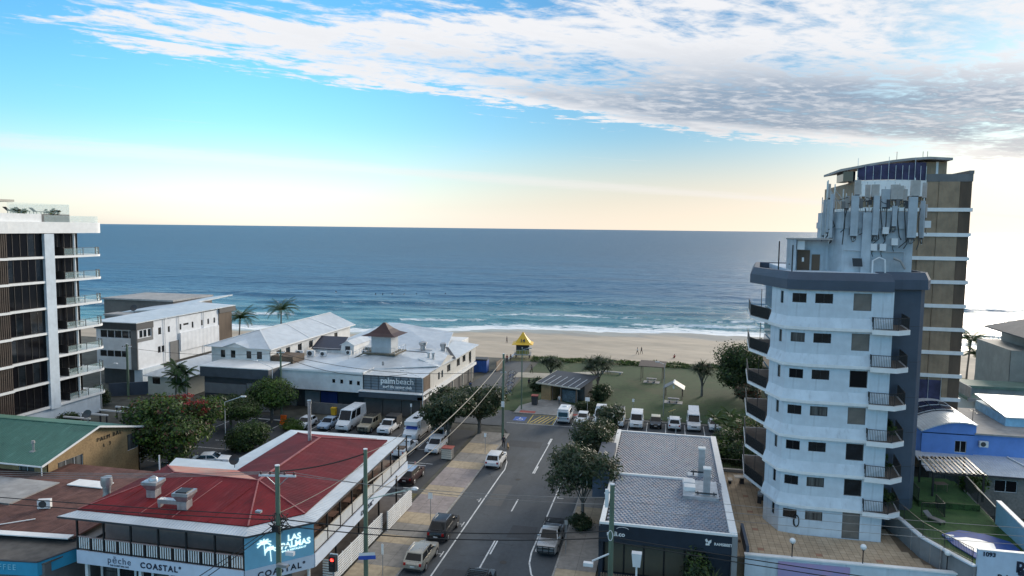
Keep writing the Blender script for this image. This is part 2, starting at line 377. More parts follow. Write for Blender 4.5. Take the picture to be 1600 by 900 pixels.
    far = T.math('MULTIPLY', T.smooth(lace2, .70, .78), T.math('MULTIPLY', T.smooth(q, 120, 40), .8)); f3 = T.math('MULTIPLY', far, T.smooth(lace, .45, .6))
    foamf = T.math('MAXIMUM', T.math('MAXIMUM', f1, f2), f3, clamp=True)
    T.put(bs.inputs['Base Color'], T.mix(foamf, body, (.76, .80, .82)))
    T.put(bs.inputs['Roughness'], T.math('ADD', T.smooth(q, 10, 220, .22, .41), T.math('MULTIPLY', foamf, .6)))
    bs.inputs['IOR'].default_value = 1.33; bs.inputs['Specular IOR Level'].default_value = 1.0
    h = T.math('ADD', T.math('MULTIPLY', T.noise(flat, .11, 3, .6, .6), 2.6), T.math('ADD', T.math('MULTIPLY', T.noise(flat, .42, 4, .6, .5), .9), T.math('MULTIPLY', T.noise(T.comb(T.math('MULTIPLY', px, .6), py), 1.6, 3, .6), .25)))
    bn = T.new('ShaderNodeBump'); bn.inputs['Strength'].default_value = 1.0; bn.inputs['Distance'].default_value = 1.5
    T.l.new(h, bn.inputs['Height']); T.l.new(bn.outputs[0], bs.inputs['Normal'])
    me.materials.append(m); o = bpy.data.objects.new('sea', me); COL.objects.link(o); tag(o, 'blue sea with breaking waves and white foam along the beach', kind='structure')
build_sea()

def grid_sheet(name, xs, ys, zf, m, smooth=True):
    X, Y = np.meshgrid(xs, ys); Z = np.vectorize(zf)(X, Y); ny, nx = X.shape; idx = np.arange(nx * ny).reshape(ny, nx)
    faces = np.stack([idx[:-1, :-1], idx[:-1, 1:], idx[1:, 1:], idx[1:, :-1]], -1).reshape(-1, 4)
    me = bpy.data.meshes.new(name); me.from_pydata(np.stack([X, Y, Z], -1).reshape(-1, 3).tolist(), [], faces.tolist())
    if smooth: me.polygons.foreach_set('use_smooth', [True] * len(me.polygons))
    me.materials.append(m); o = bpy.data.objects.new(name, me); COL.objects.link(o); return o
def sand_mat():
    m = mat('sand', (.41, .345, .265), .9, var=.09, scale=.35, bump=.5, bscale=1.2, stretch=(.45, 1, 1)); T = NT(m.node_tree); bs = T.n['Principled BSDF']
    src = bs.inputs['Base Color'].links[0].from_socket; z = T.sep(T.new('ShaderNodeNewGeometry').outputs['Position'])[2]
    wet = T.smooth(T.math('ADD', z, T.math('MULTIPLY', T.noise(T.new('ShaderNodeTexCoord').outputs['Object'], .05, 3), .5)), -1.2, -1.55)
    T.put(bs.inputs['Base Color'], T.mix(wet, src, (.27, .235, .185))); T.put(bs.inputs['Roughness'], T.mix(wet, (.9, .9, .9), (.28, .28, .28)))
    return m
def beach_z(x, y):
    s = shore_y(x); t = (y - 163) / max(10, s - 163)
    if t < 0: return -.25 + .25 * max(-1, (y - 163) / 14) * 0 - .25
    base = -.5 - 1.42 * t if t < 1 else -1.92 - (t - 1) * 4
    return base + .09 * math.sin(x * .21 + y * .13) * math.sin(y * .31 + x * .05) + (.28 * math.exp(-((t - .55) / .08) ** 2)) + .05 * math.sin(x * .6 + y * .9)
bx = np.concatenate([[-3000, -1500, -700, -400], np.arange(-220, 221, 2.5), [400, 700, 1500, 3000]])
tag(grid_sheet('beach', bx, np.concatenate([[140, 150], np.arange(156, 236, 1.6), [250, 300]]), beach_z, sand_mat()), 'pale sandy beach below the park', kind='structure')

soil = mat('soil', (.085, .085, .07), .95, var=.3, scale=.5)
g = MB(); g.face([(-3000, -900, -.06), (3000, -900, -.06), (3000, 154, -.06), (-3000, 154, -.06)]); tag(g.build('ground', soil), 'bare ground between the buildings', kind='structure')
# asphalt
def asphalt(name, c, patch=.3):
    m = mat(name, c, .85, var=.10, scale=14, bump=.35, bscale=40); T = NT(m.node_tree); bs = T.n['Principled BSDF']; src = bs.inputs['Base Color'].links[0].from_socket
    pos = T.new('ShaderNodeNewGeometry').outputs['Position']; x, y, z = T.sep(pos)
    n = T.noise(T.comb(T.math('MULTIPLY', x, 1.0), T.math('MULTIPLY', y, .16)), .9, 5, .6); n2 = T.noise(pos, .22, 4, .6)
    c2 = T.mix(T.math('MULTIPLY', T.smooth(n, .45, .7), patch), src, tuple(k * .62 for k in c)); c2 = T.mix(T.math('MULTIPLY', T.smooth(n2, .5, .72), patch), c2, tuple(k * 1.5 for k in c))
    cr = T.new('ShaderNodeTexVoronoi', feature='DISTANCE_TO_EDGE'); T.l.new(T.vmath('ADD', pos, T.vmath('SCALE', T.noise(pos, 1.2, 3, out=1), None)), cr.inputs['Vector']); cr.inputs['Scale'].default_value = .22
    crack = T.math('MULTIPLY', T.smooth(cr.outputs[0], .006, .002), T.smooth(n2, .45, .55))
    T.put(bs.inputs['Base Color'], T.mix(T.math('MULTIPLY', crack, .55), c2, (.012, .012, .013))); return m
road_m = asphalt('asphalt_road', (.066, .076, .086), .5); lot_m = asphalt('asphalt_lot', (.052, .056, .062), .35)
def sheet(name, pts, z, m, label, parent=None):
    b = MB(); b.face([(p[0], p[1], z) for p in pts]); return tag(b.build(name, m, parent), label, kind='structure')
XL, XR = -21.4, -8.6
sheet('road', [(XL, -60), (XR, -60), (XR, 102), (10, 102), (10, 107.8), (-23.2, 107.8), (-23.2, 100), (XL, 96)], 0.0, road_m, 'asphalt street leading down to the beach car park')
sheet('cross_road', [(-300, 26), (300, 26), (300, 41), (-300, 41)], -.004 + .008, road_m, 'main road crossing in front of the shops')
sheet('car_park', [(-66, 66), (-26.2, 66), (-26.2, 96.5), (-66, 96.5)], .004, lot_m, 'dark asphalt car park behind the red roofed restaurant')
sheet('beach_lane', [(-36, 100), (-23.2, 100), (-23.2, 107.8), (-26.6, 112), (-28.5, 150), (-33.5, 150), (-35.5, 128), (-35.9, 112)], .008, road_m, 'narrow service lane beside the surf club leading to the sand')
white_p = mat('road_paint_white', (.72, .73, .72), .7, var=.12, scale=5, col2=(.46, .47, .47)); yel_p = mat('road_paint_yellow', (.62, .46, .06), .7, var=.1, scale=5, col2=(.40, .31, .07))
blue_p = mat('road_paint_blue', (.06, .13, .42), .7, var=.15, scale=5); red_p = mat('red_paving', (.36, .095, .075), .85, var=.15, scale=4)
roadobj = bpy.data.objects['road']; lotobj = bpy.data.objects['car_park']
def paint(name, pts, z=.012, m=white_p, parent=roadobj):
    b = MB(); b.face([(p[0], p[1], z) for p in pts]); return b.build(name, m, parent)
def stripe(a, b, w=.14, name='road_marking', m=white_p, parent=roadobj, z=.012):
    a = Vector((*a, 0)); b = Vector((*b, 0)); n = (b - a).normalized().cross(Vector((0, 0, 1))) * w / 2
    return paint(name, [a + n, b + n, b - n, a - n][::-1], z, m, parent)
for y0, y1 in ((56.6, 62.3), (69.3, 72.6), (81, 95.4), (44.5, 50.5)): stripe((-15.02, y0), (-15.02, y1))
stripe((-14.78, 59.4), (-14.78, 62.4)); stripe((-14.84, 81), (-14.84, 83.6)); stripe((-15.18, 92.8), (-15.18, 95.4))
def arc_line(pts, w=.14):
    for i in range(len(pts) - 1): stripe(pts[i], pts[i + 1], w)
arc_line([(-18.6, 40), (-18.6, 60), (-18.6, 79.4)]); arc_line([(-18.6, 79.4), (-18.55, 81.5), (-18.9, 84.2), (-19.6, 86.2), (-20.9, 88.0)])
arc_line([(-11.25, 60.6), (-11.25, 88)]); arc_line([(-11.25, 60.6), (-11.05, 58.6), (-10.5, 56.6), (-9.4, 54.9), (-8.7, 54.3)])
for y in (58.4, 65.0, 71.4): stripe((-19.3, y), (-18.85, y), .1); stripe((-18.95, y - .55), (-18.95, y + .55), .1)
for y in (60.9, 67.6, 74.0): stripe((-11.0, y), (-10.3, y), .1); stripe((-10.95, y - .1), (-10.95, y + .9), .1)
for i in range(10): stripe((-16.0 + 2.72 * i, 102.15), (-16.0 + 2.72 * i, 107.2), .11, 'bay_line')
stripe((-23, 101.95), (10, 101.95), .1, 'bay_line')
for i in range(5): stripe((-19.6 + .62 * i, 102.8), (-18.6 + .62 * i, 106.6), .16, 'hatch_marking', yel_p)
for a, b in (((-19.9, 102.4), (-19.9, 107.2)), ((-16.2, 102.4), (-16.2, 107.2)), ((-19.9, 102.4), (-16.2, 102.4)), ((-19.9, 107.2), (-16.2, 107.2))): stripe(a, b, .12, 'hatch_marking', yel_p, z=.014)
paint('access_symbol_panel', [(-22.4, 103.4), (-20.6, 103.4), (-20.6, 105.6), (-22.4, 105.6)], .013, blue_p)
wh = MB()
for k in range(10):
    a0, a1 = R(-150 + 27 * k), R(-150 + 27 * (k + 1))
    wh.face([(-21.5 + .55 * math.cos(a), 104.2 + .55 * math.sin(a), .017) for a in (a0, a1)] + [(-21.5 + .42 * math.cos(a), 104.2 + .42 * math.sin(a), .017) for a in (a1, a0)])
wh.face([(-21.62, 104.3, .017), (-21.46, 104.3, .017), (-21.46, 105.3, .017), (-21.62, 105.3, .017)]); wh.build('access_symbol', white_p, roadobj)
patch_m = asphalt('asphalt_patch', (.050, .054, .060), .4); patch_l = asphalt('asphalt_patch_pale', (.098, .10, .10), .4)
for x0, x1, y0, y1, m_ in ((-20.6, -15.9, 90.6, 93.4, patch_m), (-14.2, -11.6, 63.2, 66.1, patch_m), (-18.2, -16.4, 70.2, 76.5, patch_l), (-13.4, -11.5, 83.5, 86.0, patch_l), (-17.9, -15.4, 53.5, 56.0, patch_m)): paint('asphalt_patch', [(x0, y0), (x1, y0 + .1), (x1 - .05, y1), (x0 + .08, y1 - .06)], .006, m_)
MB().cyl((-16.3, 78.6, .002), (-16.3, 78.6, .010), .32, n=18).build('manhole_cover', mat('cast_iron', (.05, .045, .04), .6, .4), roadobj); MB().cyl((-13.3, 58.2, .002), (-13.3, 58.2, .010), .32, n=18).build('manhole_cover', MATS['cast_iron'], roadobj)
# car park markings
for i in range(13): stripe((-63 + 2.75 * i, 88.6), (-63 + 2.75 * i, 93.9), .1, 'bay_line', parent=lotobj, z=.014)
for i in range(6): stripe((-62.8 + .9 * i, 70.5 + 3.2 * i), (-57.6 + .9 * i, 70.5 + 3.2 * i), .1, 'bay_line', parent=lotobj, z=.014)
for i in range(4): stripe((-33 + .0 * i, 70.8 + 5.2 * i), (-27.6, 70.8 + 5.2 * i), .11, 'bay_line', parent=lotobj, z=.014)
stripe((-31.6, 75), (-31.6, 92), .11, 'bay_line', parent=lotobj, z=.016)
stripe((-31.4, 80.4), (-28.2, 80.4), .18, 'give_way_line', parent=lotobj, z=.018); stripe((-66, 94.4), (-50, 94.4), .45, 'kerb_line', parent=lotobj, z=.014)
stripe((-61.5, 92.2), (-58.8, 89.0), .14, 'lane_arrow', parent=lotobj, z=.018)
# kerbs and footpaths: real steps, panels of alternating paving laid one by one
kerb_m = mat('kerb_concrete', (.33, .32, .30), .85, var=.2, scale=3, streak=.3)
for nm, x0, x1, y0, y1 in (('kerb', XL, XL + .16, 41, 96), ('kerb', XR - .16, XR, 41, 101.9)):
    o = MB().box(x0, x1, y0, y1, -.02, .13).build(nm, kerb_m); tag(o, 'concrete kerb along the %s side of the street' % ('left' if x0 < -15 else 'right'), kind='structure')
tan_m = mat('tan_paving', (.40, .325, .225), .85, var=.14, scale=2.2, bump=.3, bscale=9, streak=.0); gry_m = mat('grey_paving', (.25, .235, .215), .85, var=.14, scale=2.2, bump=.3, bscale=9)
pnk_m = mat('pinkish_paving', (.29, .25, .24), .85, var=.14, scale=2.2, bump=.3, bscale=9)
base_m = mat('paving_joint', (.10, .09, .08), .95)
fp = MB().box(-25.6, XL, 41, 96, -.05, .118).build('footpath', base_m); tag(fp, 'wide paved footpath in tan and grey bands beside the restaurant', kind='structure')
fr = MB().box(XR, -5.2, 41, 101.9, -.05, .118).build('footpath', base_m); tag(fr, 'grey and tan footpath beside the tiled shop', kind='structure')
def panels(parent, x0, x1, rows, z=.13, n=3):
    for y0, y1, m in rows:
        for k in range(n):
            a = x0 + (x1 - x0) * k / n; b = x0 + (x1 - x0) * (k + 1) / n
            MB().box(a + .012, b - .012, y0 + .012, y1 - .012, .05, z + random.uniform(-.003, .003)).build('paving_panel', m, parent)
rows = []
for y0, y1, m in ((41, 54.9, tan_m), (54.9, 59.2, gry_m), (59.2, 60.9, tan_m), (60.9, 63.7, gry_m), (63.7, 66.4, tan_m), (66.4, 71.3, pnk_m), (71.3, 74.2, tan_m), (74.2, 80.3, pnk_m), (80.3, 82.8, tan_m), (82.8, 86.2, gry_m), (86.2, 90.5, tan_m), (90.5, 96, gry_m)):
    k = max(1, round((y1 - y0) / 2.2)); rows += [(y0 + (y1 - y0) * i / k, y0 + (y1 - y0) * (i + 1) / k, m) for i in range(k)]
panels(fp, -25.6, XL, rows)
rows = []
for y0, y1, m in ((41, 58, tan_m), (58, 68, gry_m), (68, 72, tan_m), (72, 86, gry_m), (86, 90, tan_m), (90, 101.9, gry_m)):
    k = max(1, round((y1 - y0) / 2.4)); rows += [(y0 + (y1 - y0) * i / k, y0 + (y1 - y0) * (i + 1) / k, m) for i in range(k)]
panels(fr, XR, -5.2, rows, n=2)
sheet('verge', [(-27.6, 66.5), (-26.0, 66.5), (-26.0, 71.5), (-27.0, 71.5)], .02, mat('dry_grass', (.11, .10, .04), .95, var=.35, scale=3), 'dry grass strip at the edge of the car park')
# park lawn, plaza and paths behind the car row
def lawn_mat(name, a, b, sc=.12):
    m = mat(name, a, .95, var=.25, scale=6, bump=.6, bscale=25); T = NT(m.node_tree); bs = T.n['Principled BSDF']; src = bs.inputs['Base Color'].links[0].from_socket
    pos = T.new('ShaderNodeNewGeometry').outputs['Position']
    T.put(bs.inputs['Base Color'], T.mix(T.math('MULTIPLY', T.smooth(T.noise(pos, sc, 6, .68, .5), .47, .66), .8), src, b)); return m
lawn_m = lawn_mat('park_grass', (.020, .050, .010), (.042, .050, .018))
sheet('park_lawn', [(-27, 109), (60, 109), (60, 153), (-27, 153)], .01, lawn_m, 'worn park lawn between the car park and the dune')
conc_m = mat('plaza_concrete', (.24, .235, .225), .85, var=.16, scale=1.2, streak=.0)
sheet('plaza', [(-23.2, 107.8), (-12, 107.8), (-12, 112.5), (-17.6, 117.5), (-20.5, 117.5), (-23.2, 112.5)], .02, conc_m, 'concrete plaza in front of the toilet block')
sheet('path', [(-29, 134), (-22, 135), (-12, 143), (-12, 145), (-23, 139.5), (-29, 139)], .018, mat('path_pale', (.36, .33, .27), .9, var=.12, scale=2), 'pale path crossing the park lawn')
for i, (x0, x1) in enumerate(((-22.4, -19.9), (-16.2, -13.0))):
    tag(MB().box(x0, x1, 107.82, 109.4, 0, .035).build('tactile_ramp', red_p), ('red kerb ramp beside the street pole', 'red kerb ramp in front of the toilet block')[i], kind='structure')
tag(MB().box(-23.2, 12, 107.6, 107.8, -.02, .12).build('kerb', kerb_m), 'concrete kerb at the head of the beach parking bays', kind='structure')
# ------------------------------------------------------------------ shared building materials
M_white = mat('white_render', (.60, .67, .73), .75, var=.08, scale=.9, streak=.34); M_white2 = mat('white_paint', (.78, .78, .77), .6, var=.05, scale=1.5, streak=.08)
M_weather = ribbed('white_weatherboard', (.72, .72, .71), .18, 'Z', .6, amp=.45); M_cream = mat('cream_render', (.60, .55, .46), .8, var=.08, scale=.8, streak=.22)
M_dark = mat('charcoal_paint', (.045, .047, .052), .6, var=.15, scale=1.2, streak=.1); M_black = mat('black_metal', (.015, .015, .017), .45, var=.1)
M_navy = mat('navy_cladding', (.060, .080, .115), .6, var=.1, scale=.7, streak=.2); M_navy2 = mat('navy_sign_panel', (.012, .022, .038), .5, var=.15, scale=1.0)
M_grey = mat('grey_render', (.22, .225, .23), .8, var=.12, scale=.7, streak=.25); M_grey2 = mat('mid_grey_panel', (.15, .15, .15), .7, var=.12, scale=.8, streak=.15)
M_glass = mat('window_glass', (.014, .018, .022), .06, var=.5, scale=.6, spec=.7); M_glass2 = mat('tinted_glass', (.006, .006, .008), .06, var=.4, scale=.35, spec=.22, col2=(.010, .010, .011))
M_curt = mat('curtained_glass', (.12, .12, .115), .12, var=.5, scale=.8, spec=.6, stretch=(4, 4, .3)); M_blind = mat('drawn_blind', (.17, .15, .13), .5, var=.15, scale=1.0)
M_clear = mat('balustrade_glass', (.62, .80, .78), .04, var=.02, alpha=.16); M_gal = mat('galvanised_steel', (.48, .50, .52), .38, .75, var=.15, scale=2.5)
M_alum = mat('white_aluminium', (.68, .69, .70), .45, var=.05); M_timber = mat('weathered_timber', (.17, .12, .085), .8, var=.25, scale=1.5, stretch=(1, 1, .15))
M_roofw = ribbed('white_sheet_roof', (.62, .65, .67), .26, 'X', .42, .25, amp=.5); M_roofw_y = ribbed('white_sheet_roof_y', (.62, .65, .67), .26, 'Y', .42, .25, amp=.5)
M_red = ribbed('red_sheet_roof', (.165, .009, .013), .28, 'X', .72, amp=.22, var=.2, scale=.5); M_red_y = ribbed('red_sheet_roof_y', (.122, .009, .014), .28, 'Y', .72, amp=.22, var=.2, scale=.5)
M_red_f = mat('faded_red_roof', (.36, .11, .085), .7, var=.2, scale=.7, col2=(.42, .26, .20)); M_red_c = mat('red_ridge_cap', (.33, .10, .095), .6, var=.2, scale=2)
M_green = ribbed('green_sheet_roof', (.075, .175, .135), .3, 'X', .5, amp=.45); M_brick = mat('tan_brick_wall', (.34, .225, .11), .85, var=.18, scale=5, bump=.3, streak=.1)
M_brown = ribbed('brown_deck_roof', (.125, .062, .052), .35, 'X', .8, amp=.4, var=.25, scale=1.2); M_teal = mat('teal_sign_paint', (.035, .30, .48), .5, var=.06); M_ltblue = mat('pale_blue_sign', (.22, .50, .66), .5, var=.05)
M_lilac = mat('pale_fascia_sign', (.60, .67, .78), .5, var=.04); M_ink = mat('dark_ink', (.012, .018, .04), .5, var=.1); M_neon = mat('lit_sign_white', (.85, .95, .93), .4, emit=(.75, 1.0, .96), estr=.45)
M_conc = mat('raw_concrete', (.34, .33, .32), .85, var=.15, scale=1.0, streak=.3); M_coreb = mat('plant_concrete', (.40, .455, .50), .8, var=.14, scale=.8, streak=.4)
M_blue = mat('blue_wall_paint', (.13, .27, .66), .7, var=.08, scale=.8, streak=.1); M_blockw = mat('grey_block_wall', (.22, .20, .18), .9, var=.18, scale=4, bump=.3)
M_wood = mat('brown_timber_panel', (.115, .078, .052), .75, var=.2, scale=1.2, stretch=(1, 1, .2)); M_sol = mat('solar_panel_cell', (.015, .02, .045), .2, var=.3, scale=2, spec=.6)
M_purple = mat('purple_mesh', (.045, .045, .105), .8, var=.3, scale=1.0); M_tanclad = ribbed('tan_cladding', (.30, .215, .14), .5, 'X', .7, amp=.5, var=.15); M_cush = mat('brown_cushion', (.30, .16, .11), .9)

M_bfloor = mat('balcony_tile', (.17, .135, .105), .8, var=.15, scale=2)
M_batten = mat('dark_brown_batten', (.075, .052, .040), .7, var=.2, scale=2)
def weather_roof(m, c, along):
    T = NT(m.node_tree); bs = T.n['Principled BSDF']; src = bs.inputs['Base Color'].links[0].from_socket; mp = T.new('ShaderNodeMapping'); T.l.new(T.new('ShaderNodeTexCoord').outputs['Object'], mp.inputs[0]); mp.inputs['Scale'].default_value = (1, .12, 1) if along == 'Y' else (.12, 1, 1)
    a = T.mix(T.math('MULTIPLY', T.smooth(T.noise(mp.outputs[0], 1.6, 6, .7), .5, .72), .55), src, tuple(min(1, x * 1.7 + .03) for x in c)); b = T.mix(T.math('MULTIPLY', T.smooth(T.noise(mp.outputs[0], 3.1, 5, .7, .3), .55, .75), .6), a, tuple(x * .35 for x in c)); T.put(bs.inputs['Base Color'], b); bs.inputs['Specular IOR Level'].default_value = .25
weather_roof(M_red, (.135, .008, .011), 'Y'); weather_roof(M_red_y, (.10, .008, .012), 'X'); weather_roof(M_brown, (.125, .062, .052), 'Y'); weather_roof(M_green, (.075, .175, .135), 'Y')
def ac_unit(x, y, z, label, rz=0.0, s=1.0, cat='air conditioner', group=None):
    o = thing('air_conditioner', label, cat, (x, y, z), rz, group)
    MB().box(-.45 * s, .45 * s, -.18 * s, .18 * s, .06, .72 * s).build('casing', M_alum, o, world=False)
    f = MB(); f.lathe([(.27 * s, 0), (.27 * s, .02)], (0, 0, 0), 16); g = f.build('fan_grille', M_dark, o, world=False); g.rotation_euler = (math.pi / 2, 0, 0); g.location = (-.08 * s, -.182 * s, .39 * s)
    MB().box(-.4 * s, -.34 * s, -.16 * s, .16 * s, 0, .06).box(.34 * s, .4 * s, -.16 * s, .16 * s, 0, .06).build('foot_rail', M_gal, o, world=False); return o
def table_set(x, y, z, label, m=M_white2, rz=0.0, cat='outdoor table'):
    o = thing('outdoor_table', label, cat, (x, y, z), rz)
    MB().box(-.6, .6, -.4, .4, .70, .74).build('table_top', m, o, world=False)
    for sx in (-.52, .52):
        for sy in (-.33, .33): MB().cyl((sx, sy, 0), (sx, sy, .70), .025, n=6).build('leg', m, o, world=False)
    return o
def chair(x, y, z, label, m=M_white2, rz=0.0, group=None):
    o = thing('outdoor_chair', label, 'chair', (x, y, z), rz, group)
    MB().box(-.22, .22, -.22, .22, .42, .46).build('seat', m, o, world=False); MB().box(-.22, .22, .19, .23, .5, .88).build('backrest', m, o, world=False)
    for sx in (-.19, .19):
        for sy, h in ((-.19, .42), (.21, .5)): MB().cyl((sx, sy, 0), (sx, sy, h), .018, n=5).build('leg', m, o, world=False)
    return o

# ------------------------------------------------------------------ apartment tower at the left edge
def left_tower():
    t = thing('apartment_tower', 'white and black apartment tower with curved corner balconies at the left edge', 'apartment block', (-95, 82, 0))
    X0 = -85.0; zs = [3.1, 6.7, 10.1, 13.65, 17.2, 20.9, 24.35, 27.9]
    MB().box(-108, -87.4, 70, 90.4, 0, 28.0).build('inner_wall', M_dark, t)
    MB().box(-108, X0 - .3, 62, 92, 0, 3.1 - .35).build('base_wall', M_white, t)
    MB().box(X0 - .6, X0 - .28, 77.2, 79.0, 0.0, 2.7).build('entry_panel', M_wood, t)
    col = MB().box(X0 - .9, X0 + .08, 82.75, 84.35, 2.6, 27.5).build('column', M_white, t)
    def outline(off=0.0):
        pts = [(-108, 62), (X0 + .35 + off, 62), (X0 + .35 + off, 76.9), (X0 + off, 77.1)]
        for k in range(9):
            a = R(90 * k / 8); pts.append((X0 - 1.7 + (1.7 + off) * math.cos(a), 92.0 + (1.7 + off) * math.sin(a)))
        return pts + [(-108, 93.7 + off)]
    for i, z in enumerate(zs[:-1]):
        MB().prism(outline(), z - .32, z).build('floor_slab', M_white2, t)
    for i in range(7):
        z0, z1 = zs[i], zs[i + 1] - .32
        # glazing left of the column, one pane at a time
        g0 = 77.0; n = 5; w = (82.7 - g0) / n
        fr = MB(); fr.box(X0 - .42, X0 - .36, g0, 82.75, z0, z0 + .07); fr.box(X0 - .42, X0 - .36, g0, 82.75, z1 - .07, z1)
        for k in range(n + 1): fr.box(X0 - .44, X0 - .34, g0 + w * k - .03, g0 + w * k + .03, z0 + .07, z1 - .07)
        f = fr.build('window_frame', M_black, t)
        for k in range(n):
            d = random.choice((0, 0, 0, .05)); MB().box(X0 - .41 + d, X0 - .39 + d, g0 + w * k + .04, g0 + w * (k + 1) - .04, z0 + .08, z1 - .08).build('pane', M_glass2 if random.random() < .75 else M_glass, f)
        MB().box(X0 - .9, X0 - .45, 76.9, 82.75, z0, z1).build('inner_wall', M_dark, t)
        # ribbed panel at the picture's edge: upright battens
        MB().box(X0 - .4, X0 + .12, 70.0, 76.85, z0, z1).build('batten_backing', M_batten, t)
        for k in range(10): MB().box(X0 + .12, X0 + .20, 74.0 + .3 * k, 74.12 + .3 * k, z0, z1).build('batten', M_batten, t)
        # recessed glazing behind the balcony
        g0, g1 = 84.4, 90.4; n = 5; w = (g1 - g0) / n; xg = X0 - 1.9 if True else 0
        fr = MB(); fr.box(xg - .05, xg + .01, g0, g1, z0, z0 + .07); fr.box(xg - .05, xg + .01, g0, g1, z1 - .1, z1)
        for k in range(n + 1): fr.box(xg - .06, xg + .02, g0 + w * k - .03, g0 + w * k + .03, z0 + .07, z1 - .1)
        f = fr.build('window_frame', M_black, t)
        for k in range(n): MB().box(xg - .035, xg - .015, g0 + w * k + .03, g0 + w * (k + 1) - .03, z0 + .07, z1 - .1).build('pane', M_glass2, f)
        MB().cyl((X0 - .75, 88.6, z0), (X0 - .75, 88.6, z1), .17, n=14).build('round_column', M_white2, t, smooth=True)
        # curved glass balustrade with dark posts
        pts = [(X0 - .15, 86.2), (X0 - .15, 87.8)] + [(X0 - .15, 89.6)] + [(X0 - 1.7 + 1.55 * math.cos(R(a)), 92.0 + 1.55 * math.sin(R(a))) for a in (0, 22, 45, 68, 90)]
        rail = MB()
        for k in range(len(pts) - 1): rail.bar((*pts[k], z0 + 1.05), (*pts[k + 1], z0 + 1.05), .05)
        for p in pts: rail.box(p[0] - .03, p[0] + .03, p[1] - .03, p[1] + .03, z0, z0 + 1.05)
        rl = rail.build('balustrade', M_black, t)
        for k in range(len(pts) - 1):
            a, b = Vector((*pts[k], 0)), Vector((*pts[k + 1], 0)); d = (b - a).normalized() * .05; n_ = d.cross(Vector((0, 0, 1))).normalized() * .006
            a += d; b -= d; p4 = [a - n_, b - n_, b + n_, a + n_]
            MB().prism([(p.x, p.y) for p in p4], z0 + .1, z0 + 1.0).build('glass_panel', M_clear, rl)
        # dark bedroom screen between glass and balcony
        MB().box(X0 - 1.8, X0 - .2, 86.1, 86.18, z0, z0 + 1.2).build('privacy_screen', M_black, t)
    # roof parapet and upper terrace
    MB().prism(outline(.12), 27.58, 29.15).build('parapet', M_white2, t)
    MB().box(-108, X0 - .3, 62, 82.8, 29.15, 30.25).build('terrace_wall', M_white2, t)
    def glassrun(pts, z, h, nm='terrace_glass'):
        for k in range(len(pts) - 1):
            a, b = Vector((*pts[k], 0)), Vector((*pts[k + 1], 0)); L = (b - a).length; n = max(1, round(L / 1.8)); d = (b - a) / n; nn = d.normalized().cross(Vector((0, 0, 1))) * .008
            for j in range(n):
                p, q = a + d * j + d.normalized() * .02, a + d * (j + 1) - d.normalized() * .02
                MB().prism([(v.x, v.y) for v in (p - nn, q - nn, q + nn, p + nn)], z, z + h).build(nm, M_clear, t)
    glassrun([(X0 - .35, 77.6), (X0 - .35, 87.6), (-96, 87.6)], 30.25, 1.45); glassrun([(X0 - .1, 83.0), (X0 - .1, 92.0), (X0 - .8, 93.3), (-96, 93.5)], 29.15, .95)
    MB().box(-108, X0 - .45, 82.8, 87.7, 29.15, 30.25).build('planter_wall', M_grey2, t)
    MB().box(-108, X0 - .2, 66, 78.6, 31.75, 32.05).build('roof_slab', M_cream, t); MB().box(-90, X0 - 1.2, 76.0, 77.2, 30.25, 31.75).build('roof_wall', M_grey2, t)
left_tower()
def sun_lounger(x, y, z, label, rz):
    o = thing('sun_lounger', label, 'sun lounger', (x, y, z), rz, 'loungers on the roof terrace')
    MB().box(-.32, .32, -.9, .35, .28, .36).build('seat', M_black, o, world=False)
    MB().slab([(-.32, .35, .36), (.32, .35, .36), (.32, .95, .85), (-.32, .95, .85)], .07).build('backrest', M_black, o, world=False)
    for sx in (-.28, .28):
        for sy in (-.8, .3): MB().box(sx - .03, sx + .03, sy - .03, sy + .03, 0, .28).build('leg', M_black, o, world=False)
sun_lounger(-86.2, 83.0, 30.25, 'black sun lounger nearest the terrace glass corner on the left tower roof', math.pi - .1); sun_lounger(-86.2, 80.7, 30.25, 'black sun lounger in the middle of the left tower roof terrace', math.pi - .1); sun_lounger(-86.3, 79.1, 30.25, 'black sun lounger nearest the roof slab of the left tower', math.pi - .1)
for i, z in enumerate((3.1, 6.7, 10.1, 13.65, 17.2, 20.9, 24.35)):
    nm = ('lowest', 'second', 'third', 'fourth', 'fifth', 'sixth', 'top')[i]
    table_set(-85.95, 89.5, z, 'white table on the %s curved balcony of the left tower' % nm, M_white2 if i % 3 else M_timber, .3)
    chair(-86.3, 87.4, z, 'chair on the %s curved balcony of the left tower' % nm, M_dark if i % 2 == 0 else M_white2, .5 + i)

